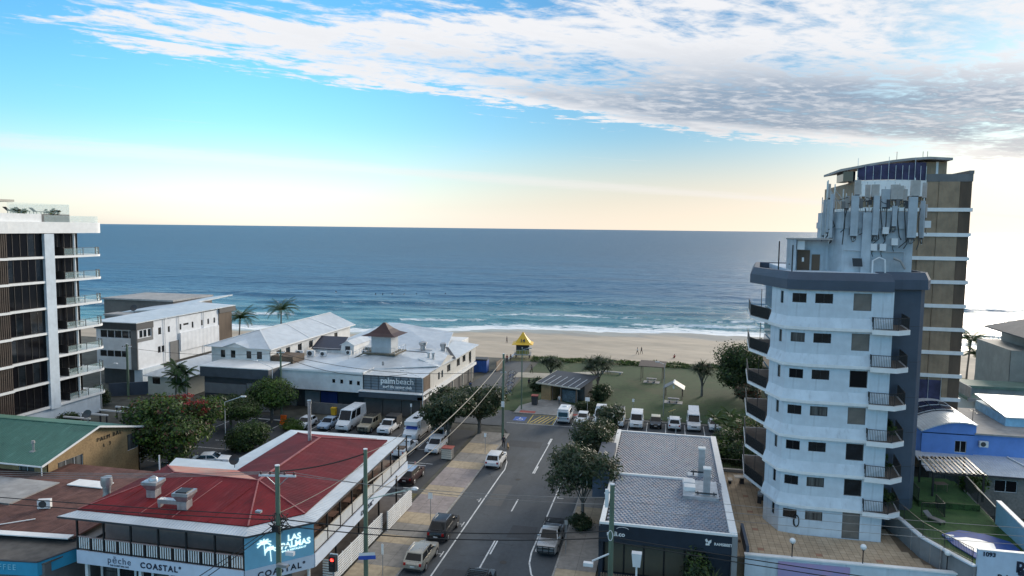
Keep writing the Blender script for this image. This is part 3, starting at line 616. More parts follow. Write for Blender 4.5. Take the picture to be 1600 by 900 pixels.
# ------------------------------------------------------------------ white apartment tower with antennas, right
TZ = [1.9, 4.61, 7.71, 10.91, 14.13, 17.39, 20.63, 24.12]
def right_tower():
    t = thing('apartment_tower', 'pale blue white apartment tower with navy parapet and rooftop phone antennas', 'apartment block', (15, 72, 1.5))
    A = [(10.45, 66.35), (12.25, 65.95), (18.9, 65.95)]
    def ring(off):  # outline from the balcony end round the front
        return [(9.45 - off * .9, 69.0 - off * .35), (10.45 - off * .95, 66.35 - off * .8), (12.25 - off * .2, 65.95 - off), (17.3, 65.95 - off), (18.9, 65.95 - off * .2)]
    back = [(18.9, 70.5), (18.9, 86), (11.2, 86), (11.2, 71.2)]
    core = [(10.1, 69.2), (10.9, 66.75), (12.3, 66.3), (18.7, 66.3), (18.7, 86), (11.2, 86), (11.2, 71.5)]
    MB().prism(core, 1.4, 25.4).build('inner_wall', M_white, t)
    for i in range(7):
        z0, z1 = TZ[i], TZ[i + 1]; r0 = ring(0.02)
        # wall facets with real window openings
        if i < 6 or True:
            for j in range(4):
                p, q = Vector((*r0[j], 0)), Vector((*r0[j + 1], 0)); d = q - p; L = d.length; ang = math.atan2(d.y, d.x)
                holes = []
                if j == 1: holes = [(.35, z1 - 1.30 - z0, 1.15, .82)]
                if j == 2: holes = [(.35, z1 - 1.30 - z0, 1.45, .85), (3.45, z1 - 1.85 - z0, 1.45, 1.5)]
                if j == 0: holes = [(1.55, z1 - 1.5 - z0, .5, 1.1)]
                if i == 0 and j == 2: holes = [(.35, z1 - 1.30 - z0, 1.45, .85), (3.45, .05, 1.45, 2.55)]
                mb = MB(); us = sorted({0, L, *[h[0] for h in holes], *[h[0] + h[2] for h in holes]}); zz = sorted({0, z1 - z0, *[h[1] for h in holes], *[h[1] + h[3] for h in holes]})
                for a in range(len(us) - 1):
                    for b in range(len(zz) - 1):
                        if not any(h[0] < (us[a] + us[a + 1]) / 2 < h[0] + h[2] and h[1] < (zz[b] + zz[b + 1]) / 2 < h[1] + h[3] for h in holes):
                            mb.face([(us[a], 0, zz[b]), (us[a + 1], 0, zz[b]), (us[a + 1], 0, zz[b + 1]), (us[a], 0, zz[b + 1])])
                for h in holes:
                    a, b, c, e = h[0], h[0] + h[2], h[1], h[1] + h[3]; T_ = .14
                    mb.face([(a, 0, c), (a, T_, c), (b, T_, c), (b, 0, c)]); mb.face([(b, 0, e), (b, T_, e), (a, T_, e), (a, 0, e)]); mb.face([(a, 0, e), (a, T_, e), (a, T_, c), (a, 0, c)]); mb.face([(b, 0, c), (b, T_, c), (b, T_, e), (b, 0, e)])
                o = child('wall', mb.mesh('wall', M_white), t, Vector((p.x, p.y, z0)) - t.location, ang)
                for hi, h in enumerate(holes):
                    big = h[3] > 1.3
                    gm = random.choice((M_glass, M_glass, M_glass2, M_curt)) if not big else random.choice((M_glass, M_blind, M_curt, M_glass2))
                    fm_, g_ = window_meshes(h[2], h[3], 0 if big or h[2] < .6 else 1, 0, M_black if not big else M_grey2, gm)
                    w_ = child('window' if not (i == 0 and big) else 'door', fm_, o, (h[0], .06, h[1])); child('pane', g_, o, (h[0], .06, h[1]))
        # flared skirt and slab lip at the foot of each storey
        if i > 0:
            full = lambda off: ring(off) + [(18.6, 70.4), (18.6, 85), (11.2, 85), (11.3, 72.5)]
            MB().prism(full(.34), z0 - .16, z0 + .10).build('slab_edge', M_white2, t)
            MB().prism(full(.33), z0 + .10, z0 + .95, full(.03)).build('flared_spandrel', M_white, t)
        # left balconies on the oblique side
        if i >= 0:
            zb = z0 if i else z0 + .0
            if i > 0:
                bp = [(9.45, 69.0), (8.0, 73.0), (8.5, 79.5), (11.2, 79.5), (11.2, 71.4), (10.3, 69.4)]
                MB().prism([(p[0], p[1]) for p in bp][::-1], zb - .17, zb + .11).build('balcony_slab', M_white2, t)
                MB().prism([(9.55, 69.15), (8.2, 72.95), (8.7, 79.3), (11.1, 79.3), (11.1, 71.4), (10.2, 69.3)][::-1], zb + .111, zb + .125).build('balcony_floor', M_bfloor, t)
                railing(t, [(9.3, 69.25, zb + .11), (8.06, 72.95, zb + .11), (8.55, 79.4, zb + .11)], 1.1, M_black, .075, .035, 'balcony_railing')
                MB().box(8.75, 8.8, 71.0, 71.05, zb + .11, zb + 2.9).build('downpipe', M_black, t)
            MB().prism([(10.04, 69.16), (11.16, 71.45), (11.3, 71.4), (10.2, 69.1)][::-1] if False else [(10.02, 69.3), (10.12, 69.2), (11.22, 71.45), (11.1, 71.6)], z0 + .12, z1 - .2).build('sliding_door', M_glass2, t); MB().box(11.02, 11.2, 71.6, 85.8, z0 + .1, z1 - .17).build('sliding_door', M_glass2, t)
        # right corner balconies
        if i > 0:
            bp = [(17.15, 65.35), (19.2, 65.15), (20.35, 66.1), (20.75, 69.6), (18.95, 69.6), (18.95, 66.0), (17.3, 65.9)]
            MB().prism(bp, z0 - .30, z0 + .10).build('balcony_slab', M_white2, t)
            MB().prism([(17.35, 65.55), (19.1, 65.36), (20.15, 66.2), (20.5, 69.5), (19.0, 69.5), (18.98, 66.05), (17.4, 65.85)], z0 + .101, z0 + .112).build('balcony_floor', M_bfloor, t)
            railing(t, [(17.25, 65.85, z0 + .1), (17.25, 65.45, z0 + .1), (19.15, 65.26, z0 + .1), (20.24, 66.16, z0 + .1), (20.62, 69.5, z0 + .1)], 1.05, M_black, .12, .028, 'balcony_railing')
            MB().box(18.9, 18.96, 66.4, 68.4, z0 + .1, z0 + 2.3).build('balcony_door', M_glass2, t)
    # navy stair wall
    MB().prism([(18.75, 69.6), (22.2, 69.8), (22.75, 70.6), (22.75, 86), (18.75, 86)], 0, 24.1).build('stair_wall', M_navy, t)
    for z in TZ[1:]: MB().prism([(18.9, 69.585), (22.2, 69.785), (22.77, 70.59), (22.77, 71.2), (22.5, 71.2), (22.1, 69.9), (18.9, 69.7)], z - .02, z + .015).build('wall_joint', M_dark, t)
    # navy parapet
    P0 = [(7.9, 73.2), (10.25, 66.0), (12.2, 65.6), (18.8, 65.6), (18.9, 68.9), (22.6, 69.4), (23.1, 70.4), (23.1, 86), (9.5, 86)]
    P1 = [(8.25, 73.2), (10.4, 66.35), (12.25, 65.95), (18.55, 65.95), (18.6, 69.2), (22.4, 69.7), (22.8, 70.5), (22.8, 85.7), (9.8, 85.7)]
    MB().prism(P0, 23.98, 24.85).build('parapet', M_navy, t); 
    lip = MB(); n = len(P0)
    inner = [(8.75, 73.3), (10.75, 66.75), (12.3, 66.35), (18.2, 66.35), (18.25, 69.6), (22.1, 70.1), (22.4, 70.8), (22.4, 85.2), (10.2, 85.2)]
    vs = [(*p, 24.85) for p in P0] + [(*p, 25.5) for p in P1] + [(*p, 25.5) for p in inner] + [(*p, 24.85) for p in inner]
    lip.add(vs, [f for k in range(n) for f in ((k, (k + 1) % n, n + (k + 1) % n, n + k), (n + k, n + (k + 1) % n, 2 * n + (k + 1) % n, 2 * n + k), (2 * n + k, 2 * n + (k + 1) % n, 3 * n + (k + 1) % n, 3 * n + k))])
    lip.build('parapet_upstand', M_navy, t)
    # plant core and roof rooms
    MB().prism([(14.6, 71.6), (15.45, 69.9), (21.3, 69.9), (21.6, 71.0), (21.6, 77), (14.6, 77)], 24.85, 30.9).build('plant_tower', M_coreb, t)
    MB().prism([(14.5, 71.5), (15.4, 69.78), (21.35, 69.78), (21.7, 70.9), (21.7, 77.1), (14.5, 77.1)], 29.35, 29.95).build('plant_band', M_coreb, t)
    MB().box(17.0, 17.75, 69.55, 69.9, 24.85, 30.8).build('cable_duct', M_coreb, t)
    MB().box(11.3, 11.55, 70.2, 74.0, 24.85, 28.4).build('plant_room_wall', M_coreb, t); MB().box(11.55, 14.6, 71.6, 74.0, 24.85, 28.25).build('plant_room', M_coreb, t); MB().box(11.2, 14.7, 70.1, 74.1, 28.28, 28.42).build('plant_room_roof', M_conc, t)
    MB().box(11.9, 13.0, 71.48, 71.6, 24.85, 27.3).build('plant_room_door', M_wood, t); MB().box(13.2, 13.9, 71.5, 71.6, 24.85, 26.9).build('plant_room_door', M_wood, t)
    MB().box(12.3, 12.48, 71.44, 71.478, 26.2, 26.6).build('notice', M_white2, t); MB().box(11.7, 12.35, 70.6, 71.3, 27.35, 28.2).build('duct_hood', M_alum, t)
    MB().cyl((10.2, 71.2, 24.85), (10.2, 71.2, 28.1), .06, n=8).build('vent_pipe', M_black, t); MB().cyl((11.0, 68.6, 24.85), (11.0, 68.6, 27.8), .06, n=8).build('vent_pipe', M_black, t)
    MB().slab([(16.1, 68.9, 26.7), (16.9, 68.9, 26.7), (17.1, 69.3, 26.0), (16.3, 69.3, 26.0)], .06).build('roof_hatch', M_dark, t)
    MB().tube([(17.9, 69.2, 24.85), (17.9, 69.2, 26.5), (18.4, 69.2, 26.8), (18.9, 69.2, 26.6), (19.0, 69.2, 24.9)], .07, 8).build('vent_pipe', M_alum, t)
    MB().tube([(19.6, 69.3, 26.75), (20.2, 69.3, 26.5), (20.6, 69.3, 25.8)], .1, 8).build('vent_pipe', M_conc, t)
    pr = MB(); pr.tube([(15.6, 69.75, 27.4), (20.6, 69.75, 27.3)], .05, 6); pr.tube([(20.6, 69.75, 27.3), (20.6, 69.75, 25.8)], .05, 6); pr.build('conduit', M_coreb, t)
    # stair railing on the plant tower top
    railing(t, [(14.8, 71.5, 30.9), (15.5, 70.1, 30.9), (21.1, 70.1, 30.9)], 1.0, M_gal, .5, .03, 'roof_railing')
    MB().box(11.1, 11.16, 71.0, 71.2, 25.9, 26.0).build('bracket', M_black, t)
    hs = MB(); hs.tube([(11.9 + .22 * math.cos(a), 66.0, 3.1 + .52 * math.sin(a)) for a in np.linspace(0, 6.28, 18)], .07, 6); hs.build('hose_coil', M_black, t)
right_tower()
def antenna_clutter():
    t = [o for o in COL.objects if o.name == 'apartment_tower.001'][0]; g = random.Random(8)
    for k in range(16):
        x = 14.8 + 7.0 * k / 15 + g.uniform(-.15, .15); y = 69.72 if x > 15.4 else 70.6; z = g.uniform(28.0, 29.6)
        MB().tube([(x, y - .1, 31.2), (x + g.uniform(-.2, .2), y - .12, 30.3), (x + g.uniform(-.3, .3), y - .1, z), (x + g.uniform(-.5, .5), y - .05, z - g.uniform(.2, .7))], .045, 5).build('feeder_cable', M_black, t)
    for k in range(9):
        x = 15.3 + .75 * k; MB().cyl((x, 69.85, 30.9), (x, 69.85, g.uniform(32.4, 33.4)), .05, n=6).build('mounting_post', M_gal, t); MB().bar((x - .35, 69.8, g.uniform(31.2, 32.2)), (x + .4, 69.8, g.uniform(31.2, 32.2)), .06).build('mounting_arm', M_dark, t)
        MB().box(x - .12, x + .14, 69.62, 69.84, g.uniform(31.1, 31.5), g.uniform(31.8, 32.1)).build('equipment_box', M_dark if k % 2 else M_grey2, t)
antenna_clutter()
def panel_antenna(x, y, z, h, w, label, rz=0.0, m=M_coreb, dish=False):
    o = thing('panel_antenna', label, 'antenna', (x, y, z), rz, 'phone antennas on the white tower')
    MB().box(-w / 2, w / 2, -.12, .12, 0, h).build('antenna_panel', m, o, world=False)
    MB().cyl((0, .2, -.6), (0, .2, h + .25), .045, n=8).build('mounting_pole', M_gal, o, world=False)
    MB().box(-w * .25, w * .25, .1, .22, .25, .35).box(-w * .25, w * .25, .1, .22, h - .35, h - .25).build('clamp', M_gal, o, world=False)
    c = MB()
    for k in range(3): c.tube([(-w * .3 + w * .3 * k, 0, 0), (-w * .3 + w * .3 * k, -.02, -.25 - .06 * k), (-.05 + .05 * k, .15, -.55)], .025, 5)
    c.build('cable', M_black, o, world=False); 
    MB().box(-w * .35, w * .35, -.1, .12, -.14, -.002).build('connector_box', M_dark, o, world=False); return o
ANT = [(14.35, 71.0, 29.0, 3.0, .34, 1.2), (14.6, 70.6, 28.5, 4.0, .36, 1.0), (14.1, 71.6, 28.7, 3.3, .3, 1.4), (16.25, 69.5, 28.7, 3.6, .62, 0), (16.4, 69.5, 32.4, 1.3, .5, 0), (18.0, 69.4, 28.8, 3.5, .48, 0), (17.9, 69.6, 32.2, 1.1, .62, .1), (18.85, 69.9, 31.3, 1.6, .7, 0), (19.55, 69.5, 29.6, 1.8, .38, 0), (19.6, 69.8, 32.0, 1.3, .75, 0), (20.0, 69.8, 32.0, 1.2, .5, .1), (21.0, 69.5, 28.6, 3.6, .72, 0), (21.15, 69.6, 32.3, 1.35, .75, 0), (22.1, 70.4, 28.6, 3.3, .34, -.6), (22.3, 70.9, 30.4, 1.2, .6, -.7), (22.35, 71.0, 32.2, 1.35, .32, -.6), (20.45, 69.9, 31.9, 1.0, .3, 0), (15.7, 70.0, 31.2, 1.1, .35, .3), (17.35, 69.9, 31.9, 1.4, .4, 0), (14.5, 71.8, 32.2, 1.3, .34, 1.3)]
WORDS = ['tall slim panel antenna at the left corner', 'tallest panel antenna on the left corner of the plant tower', 'thin panel antenna furthest left', 'wide tall panel antenna left of the cable duct', 'short panel antenna above the wide left panel', 'tall panel antenna right of the cable duct', 'short beige panel antenna above the duct', 'squat panel antenna behind the rail near the middle', 'short hanging panel antenna in the middle of the front', 'wide short panel antenna high in the middle', 'short upper panel antenna right of the middle', 'widest tall panel antenna near the right corner', 'short wide panel antenna above the right corner panel', 'slim panel antenna on the right corner', 'small box antenna at the far right side', 'narrow top antenna at the far right', 'narrow upper antenna beside the right wide panel', 'small upper antenna above the left wall', 'small upper antenna just right of the left wide panel', 'topmost antenna on the left corner mast']
for a, wd in zip(ANT, WORDS): panel_antenna(a[0], a[1], a[2], a[3], a[4], wd + ' of the white tower', a[5], M_coreb if a[3] > 1.5 else mat('beige_antenna', (.42, .40, .38), .6))
for i, (x, z) in enumerate(((18.0, 27.4), (18.75, 27.4), (18.9, 28.9), (19.7, 27.9), (22.6, 29.5))):
    o = thing('radio_unit', ('left radio box low on the plant tower', 'right radio box low on the plant tower', 'small radio box high above the paired boxes', 'radio box hanging under the middle antenna', 'radio box on the right corner of the plant tower')[i], 'radio unit', (x, 69.62 if i < 4 else 70.6, z))
    MB().box(-.26, .26, -.14, .14, 0, .62).build('casing', M_alum, o, world=False); MB().box(-.2, .2, .14, .25, .1, .5).build('bracket', M_gal, o, world=False)
    MB().tube([(-.1, 0, 0), (-.12, 0, -.3), (0, .1, -.55)], .03, 5).build('cable', M_black, o, world=False)
for x, y, z, h, w in ((14.25, 71.2, 30.9, 2.9, 'left'), (14.75, 70.7, 30.9, 2.5, 'inner left')):
    o = thing('antenna_mast', 'thin dark mast at the %s corner of the antenna ring' % w, 'mast', (x, y, z)); MB().cyl((0, 0, 0), (0, 0, h), .06, .05, 8).build('pole', M_gal, o, world=False); MB().bar((0, 0, h * .8), (1.2, .4, h * .25), .05).build('brace', M_gal, o, world=False)

# ------------------------------------------------------------------ brown tower behind
def brown_tower():
    t = thing('apartment_tower', 'tall tan brown apartment tower with white floor bands behind the white tower', 'apartment block', (30, 100, 0))
    zs = [5.9, 8.8, 11.7, 14.55, 17.4, 20.25, 23.15, 26.0, 28.85, 31.85]
    MB().box(22, 34.95, 95.2, 112, 0, 35.2).build('inner_wall', M_tanclad, t)
    for k, z in enumerate(zs):
        MB().box(21.9, 35.15, 94.75, 112.1, z - .22, z + .22).build('floor_band', M_white2, t)
        z1 = zs[k + 1] if k + 1 < len(zs) else 35.2
        for j, (x0, x1) in enumerate(((29.5, 31.4), (31.42, 33.7), (33.72, 35.0))):
            MB().box(x0, x1 - .02, 94.95 - .06 * (j % 2), 95.2, z + .22, z1 - (.22 if k + 1 < len(zs) else 0)).build('cladding_panel', M_tanclad if j != 2 else M_wood, t)
    MB().box(29.4, 35.05, 94.9, 112, 35.2, 36.1).build('roof_wall', M_grey2, t); MB().box(34.6, 35.1, 94.85, 112, 36.1, 36.5).build('roof_corner', M_grey2, t)
    # penthouse with curved white wall, purple safety mesh and thin curved roof
    arc = [(22.2 + 7.6 * k / 10, 94.6 - 1.6 * math.sin(math.pi * k / 10)) for k in range(11)]
    MB().prism(arc + [(29.8, 99), (22.2, 99)], 33.4, 35.3).build('curved_wall', M_white2, t)
    for k in range(10): MB().prism([arc[k], arc[k + 1], (arc[k + 1][0], arc[k + 1][1] + .06), (arc[k][0], arc[k][1] + .06)], 35.32, 37.0 + .05 * k).build('safety_mesh_panel', M_purple, t)
    sc = MB()
    for k in range(11): sc.cyl((arc[k][0], arc[k][1] - .12, 35.2), (arc[k][0], arc[k][1] - .12, 38.0 if k % 4 == 0 else 37.0), .03, n=5)
    sc.build('scaffold_post', M_gal, t)
    MB().box(20.8, 22.2, 95.5, 99, 35.3, 36.5).build('penthouse_window', M_glass, t); MB().box(29.5, 32.3, 95.4, 99, 36.1, 37.6).build('penthouse_wall', M_tanclad, t); MB().box(31.1, 31.35, 95.3, 95.4, 36.1, 37.6).build('white_post', M_white2, t)
    r = MB(); top = [(20.2, 36.7), (21.5, 36.95), (23.5, 37.35), (26, 37.75), (28, 37.98), (30, 38.1), (32.5, 37.95)]
    for k in range(len(top) - 1): r.slab([(top[k][0], 94.2, top[k][1]), (top[k + 1][0], 94.2, top[k + 1][1]), (top[k + 1][0], 104, top[k + 1][1]), (top[k][0], 104, top[k][1])], .28)
    r.build('curved_roof', M_conc, t)
    for x in (29.8, 30.3, 26.9): MB().cyl((x, 96, 37.8), (x, 96, 38.9), .03, n=5).build('roof_aerial', M_black, t)
    MB().box(29.8, 32.6, 93.9, 94.0, 8.9, 11.3).build('safety_mesh_panel', M_purple, t)
    for x in (29.8, 31.2, 32.6): MB().cyl((x, 93.85, 5), (x, 93.85, 11.6), .04, n=5).build('scaffold_post', M_gal, t)
brown_tower()
# ------------------------------------------------------------------ red roofed corner restaurant
def poly_part(parent, name, m, *polys, t=.06):
    b = MB()
    for p in polys: b.slab(p, t)
    return b.build(name, m, parent)
def restaurant():
    t = thing('restaurant_building', 'two storey corner restaurant with red metal roof, white verandas and blue corner sign', 'restaurant', (-34, 55, 0))
    A, B, C, D, E_, F, G_ = (-43.6, 44.4, 7.2), (-29.3, 44.8, 7.2), (-26.5, 47.9, 7.2), (-27.6, 66.9, 7.2), (-37.8, 67.1, 7.2), (-37.1, 55.2, 7.2), (-43.9, 54.8, 7.2)
    R1, J, R2 = (-40.5, 51.4, 8.0), (-32.5, 51.3, 8.05), (-33.4, 63.6, 8.0)
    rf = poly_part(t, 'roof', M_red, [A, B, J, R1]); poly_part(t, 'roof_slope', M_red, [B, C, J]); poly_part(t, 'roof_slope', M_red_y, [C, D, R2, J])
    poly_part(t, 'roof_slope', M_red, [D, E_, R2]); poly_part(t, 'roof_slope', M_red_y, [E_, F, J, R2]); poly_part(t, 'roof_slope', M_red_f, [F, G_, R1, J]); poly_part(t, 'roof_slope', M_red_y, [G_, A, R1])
    for p, q in ((R1, J), (J, R2), (J, B), (J, C), (R2, D), (R2, E_), (R1, A), (R1, G_)):
        MB().bar((p[0], p[1], p[2] + .03), (q[0], q[1], q[2] + .03), .22 if (p, q) in ((J, R2),) else .11, .05).build('ridge_cap', M_red_c, t)
    for x0 in (-41.2, -38.4, -35.6, -32.6):   # sheet laps across the front slope
        MB().bar((x0, 44.75, 7.24), (x0 + .2, 50.6 if x0 < -33 else 50.2, 7.98), .07, .03).build('sheet_lap', M_red_c if x0 in (-38.4, -35.6) else M_red, t)
    # white veranda roofs: corrugated strips round the edge
    O = [(-44.6, 43.5, 6.9), (-28.8, 43.75, 6.9), (-25.25, 47.3, 6.9), (-26.5, 69.2, 6.9), (-39.6, 68.8, 6.9), (-39.4, 57.8, 6.9), (-45.2, 57.6, 6.9)]
    I = [A, B, C, D, E_, F, G_]
    for k in range(6):
        p, q, r, s_ = O[k], O[k + 1], I[k + 1], I[k]
        poly_part(t, 'veranda_roof', M_roofw if k in (0, 3, 5) else M_roofw_y, [p, q, (r[0], r[1], 7.12), (s_[0], s_[1], 7.12)], t=.05)
        MB().bar((p[0], p[1], 6.84), (q[0], q[1], 6.84), .06, .13).build('gutter', M_dark, t)
    # upper storey behind the veranda, ground storey behind the shopfront
    up = [(-43.2, 46.6), (-30.2, 46.9), (-28.2, 49.0), (-29.0, 67.5), (-37.4, 67.3), (-37.0, 55.5), (-43.4, 55.0)]
    MB().prism(up, 4.0, 7.1).build('upper_wall', mat('dusky_pink_wall', (.25, .17, .15), .8, var=.1, streak=.1), t)
    MB().prism([(-43.2, 47.4), (-30.4, 47.6), (-28.6, 49.6), (-29.4, 68.5), (-37.4, 68.3), (-37.0, 55.5), (-43.4, 55.0)], 0, 3.8).build('lower_wall', M_grey2, t)
    EDGE = [(-43.7, 44.4), (-29.4, 44.4), (-25.85, 48.0), (-26.8, 70.2)]
    MB().prism(EDGE + [(-37.6, 70.0), (-37.4, 56.0), (-43.7, 56.0)], 3.72, 3.98).build('veranda_floor', M_timber, t)
    for k in range(3):
        p, q = Vector((*EDGE[k], 0)), Vector((*EDGE[k + 1], 0)); d = (q - p).normalized(); n = d.cross(Vector((0, 0, 1)))
        MB().prism([(v.x, v.y) for v in (p + n * .14, q + n * .14, q + n * .03, p + n * .03)], 3.0, 4.02).build('fascia_sign', M_lilac, t)
    # balustrades: black posts, white pickets, pink rail
    M_pick = M_white2
    for k in (0, 2):
        p, q = Vector((*EDGE[k], 4.0)), Vector((*EDGE[k + 1], 4.0)); d = q - p; L = d.length; u = d / L; nb = 6 if k == 0 else 9
        for j in range(nb + 1):
            c = p + u * (L * j / nb); MB().box(c.x - .06, c.x + .06, c.y - .06, c.y + .06, 4.0, 6.85).build('veranda_post', M_black, t)
            if j < nb and k == 0:
                m_ = p + u * (L * (j + .5) / nb); MB().box(m_.x - .05, m_.x + .05, m_.y - .05, m_.y + .05, 4.0, 5.05).build('baluster_post', M_black, t)
        for j in range(nb):
            a, b = p + u * (L * j / nb + .08), p + u * (L * (j + 1) / nb - .08)
            h = MB().bar((a.x, a.y, 5.08), (b.x, b.y, 5.08), .1, .07).build('handrail', mat('pink_rail', (.42, .30, .28), .6) if k == 0 else M_cream, t)
            MB().bar((a.x, a.y, 4.12), (b.x, b.y, 4.12), .06, .06).build('bottom_rail', M_black, h)
            pk = MB(); n = int((b - a).length / .19)
            for i in range(n):
                c = a + (b - a) * ((i + .5) / n); pk.box(c.x - .045, c.x + .045, c.y - .02 if k == 0 else c.y - .045, c.y + .02 if k == 0 else c.y + .045, 4.15, 5.04)
            tag(pk.build('picket', M_pick, h), kind='stuff')
    # blue corner board with the lit sign
    p, q = Vector((*EDGE[1], 0)), Vector((*EDGE[2], 0)); d = (q - p).normalized(); n = d.cross(Vector((0, 0, 1))); ang = math.atan2(d.y, d.x); mid = (p + q) / 2
    MB().prism([(v.x, v.y) for v in (p + n * .10, q + n * .10, q - n * .02, p - n * .02)], 4.03, 6.55).build('corner_board', M_ltblue, t)
    P = lambda s, z, o=.16: (mid.x + d.x * s + n.x * o, mid.y + d.y * s + n.y * o, z)
    text('LAS', .62, M_neon, t, P(.55, 5.75, .13), ang, .02, bold=.02, align='LEFT'); text('PALMAS', .62, M_neon, t, P(.05, 5.22, .13), ang, .02, bold=.02, align='LEFT'); text('BAR & RESTAURANT', .2, M_neon, t, P(.1, 4.83, .13), ang, .02, align='LEFT')
    for cx, cz, sc in ((-1.15, 5.75, .52), (-.72, 5.2, .4)):   # two small neon palms
        m_ = MB()
        for k in range(7):
            a = R(-20 + 220 * k / 6); c0 = Vector(P(cx, cz, .14)); e = Vector(P(cx + sc * math.cos(a), cz + sc * math.sin(a) * .8 - .05, .14)); mm = (c0 + e) / 2 + Vector((0, 0, .1)); m_.tube([c0, mm, e], .055, 5)
        m_.tube([P(cx, cz, .14), P(cx + .06, cz - .9, .14)], .035, 5); m_.build('palm_emblem', M_neon, t)
    text('COASTAL°', .62, M_ink, t, P(.1, 3.45), ang, .015, bold=.015, spacing=1.25)
    text('COASTAL°', .62, M_ink, t, (-36.3, 44.24, 3.48), 0, .015, bold=.015, spacing=1.25); text('pēche', .72, mat('grey_ink', (.10, .12, .17), .5), t, (-39.9, 44.24, 3.58), 0, .012, spacing=1.2); text('THE CLOSET BAR CAFE', .16, M_ink, t, (-39.9, 44.24, 3.18), 0, .01)
    text('COASTAL°', .55, M_ink, t, (-26.13, 58.6, 3.48), math.pi / 2 + .045, .015, bold=.015, spacing=1.2)
    # shopfront: glazed bays between white piers
    for j in range(9):
        x = -43.4 + 1.55 * j; MB().box(x, x + .18, 46.2, 46.45, 0, 3.0).build('shopfront_pier', M_white2, t)
        if j < 8: window(t, 'S', 46.25, x + .2, .15, 1.33, 2.7, M_black, M_glass if j % 3 else M_curt, 0, 1, 0)
    for x in (-43.3, -38.5, -33.8, -29.7): MB().box(x - .12, x + .12, 44.7, 44.94, 0, 3.7).build('awning_post', M_white2, t)
    MB().cyl((-26.6, 48.6, 0), (-26.6, 48.6, 3.7), .12, n=10).build('awning_post', M_white2, t)
    for y in (53, 57.5, 62, 66.5): MB().box(-26.55, -26.4, y - .07, y + .07, 0, 3.72).build('awning_post', M_black, t)
    MB().box(-29.4, -26.3, 49.5, 69.5, 0.12, .2).build('side_deck', mat('deck_boards', (.14, .12, .11), .8, var=.2, scale=1.5), t)
    # flue and masts on the roof
    MB().cyl((-34.2, 63.0, 7.8), (-34.2, 63.0, 11.6), .17, n=12).build('flue_pipe', M_gal, t, smooth=True); MB().cyl((-34.2, 63.0, 11.6), (-34.2, 63.0, 11.9), .21, n=12).build('flue_cap', M_gal, t, smooth=True)
    MB().cyl((-43.6, 53.4, 7.2), (-43.6, 53.4, 8.6), .06, n=6).build('vent_pipe', M_white2, t)
restaurant()
def roof_vent(x, y, z, label, s=1.0, arm=False, open_top=False):
    o = thing('roof_exhaust_vent', label, 'roof vent', (x, y, z), .08)
    MB().box(-.38 * s, .38 * s, -.38 * s, .38 * s, -.15, .55 * s).build('base_duct', M_gal, o, world=False)
    MB().prism([(-.36 * s, -.36 * s), (.36 * s, -.36 * s), (.36 * s, .36 * s), (-.36 * s, .36 * s)], .55 * s, 1.05 * s, [(-.62 * s, -.62 * s), (.62 * s, -.62 * s), (.62 * s, .62 * s), (-.62 * s, .62 * s)]).build('flared_hood', M_gal, o, world=False)
    MB().box(-.64 * s, .64 * s, -.64 * s, .64 * s, 1.05 * s, 1.28 * s).build('hood_rim', M_gal, o, world=False)
    if open_top: MB().box(-.45 * s, .45 * s, -.45 * s, .45 * s, 1.281 * s, 1.36 * s).build('sooty_opening', M_black, o, world=False)
    else: MB().ball((0, 0, 1.28 * s), .36 * s, 12, 8).build('cap', M_gal, o, True, False)
    if arm: MB().box(-2.1, -.38, -.25, .25, .28, .6).box(-2.1, -1.9, -.2, .2, -.2, .28).build('side_duct', M_gal, o, world=False)
roof_vent(-39.3, 47.4, 7.55, 'domed galvanised exhaust vent on the red roof'); roof_vent(-35.6, 46.2, 7.42, 'open sooty exhaust vent with a side duct on the red roof', 1.02, True, True)
o = thing('roof_ventilator', 'tall narrow galvanised ventilator at the left edge of the red roof', 'roof vent', (-44.4, 48.2, 5.6))
MB().lathe([(.34, 0), (.34, 1.2), (.27, 1.5), (.33, 1.9), (.33, 2.05)], n=14).build('stem', M_gal, o, True, False); MB().lathe([(.42, 2.06), (.46, 2.4), (.42, 2.75), (.3, 2.78)], n=14).build('cap', M_gal, o, True, False)
o = thing('satellite_dish', 'black satellite dish on the back of the red roof', 'satellite dish', (-37.6, 55.6, 7.25)); MB().cyl((0, 0, 0), (0, 0, .6), .03, n=6).build('stand', M_black, o, world=False); dsh = MB().lathe([(.05, 0), (.3, .06), (.45, .16), (.43, .18), (.05, .03)], n=16).build('dish', M_black, o, True, False); dsh.location = (0, 0, .7); dsh.rotation_euler = (R(65), 0, .3)
for i, (x, y) in enumerate(((-25.55, 51.4), (-26.0, 62.0))):
    L = (9.9, 6.4)[i]; x = (-25.75, -25.35)[i]; y = (51.2, 61.5)[i]
    f = thing('slatted_fence', ('long white slatted fence beside the footpath under the veranda', 'short white slatted fence jutting out past the long one')[i], 'fence', (x, y, .12))
    for k in range(9): MB().box(-.03, .03, 0, L, .12 + .21 * k, .235 + .21 * k).build('slat', M_white2, f, world=False)
    for k in range(int(L / 1.6) + 1): MB().box(-.1, -.035, 1.6 * k, 1.6 * k + .08, 0, 1.95).build('post', M_alum, f, world=False)
    for k in range(9):
        MB().box(-1.0 if i == 0 else -.9, -.04, L - .05 if i == 1 else -.05, L if i == 1 else 0, .12 + .21 * k, .235 + .21 * k).build('end_slat', M_white2, f, world=False)
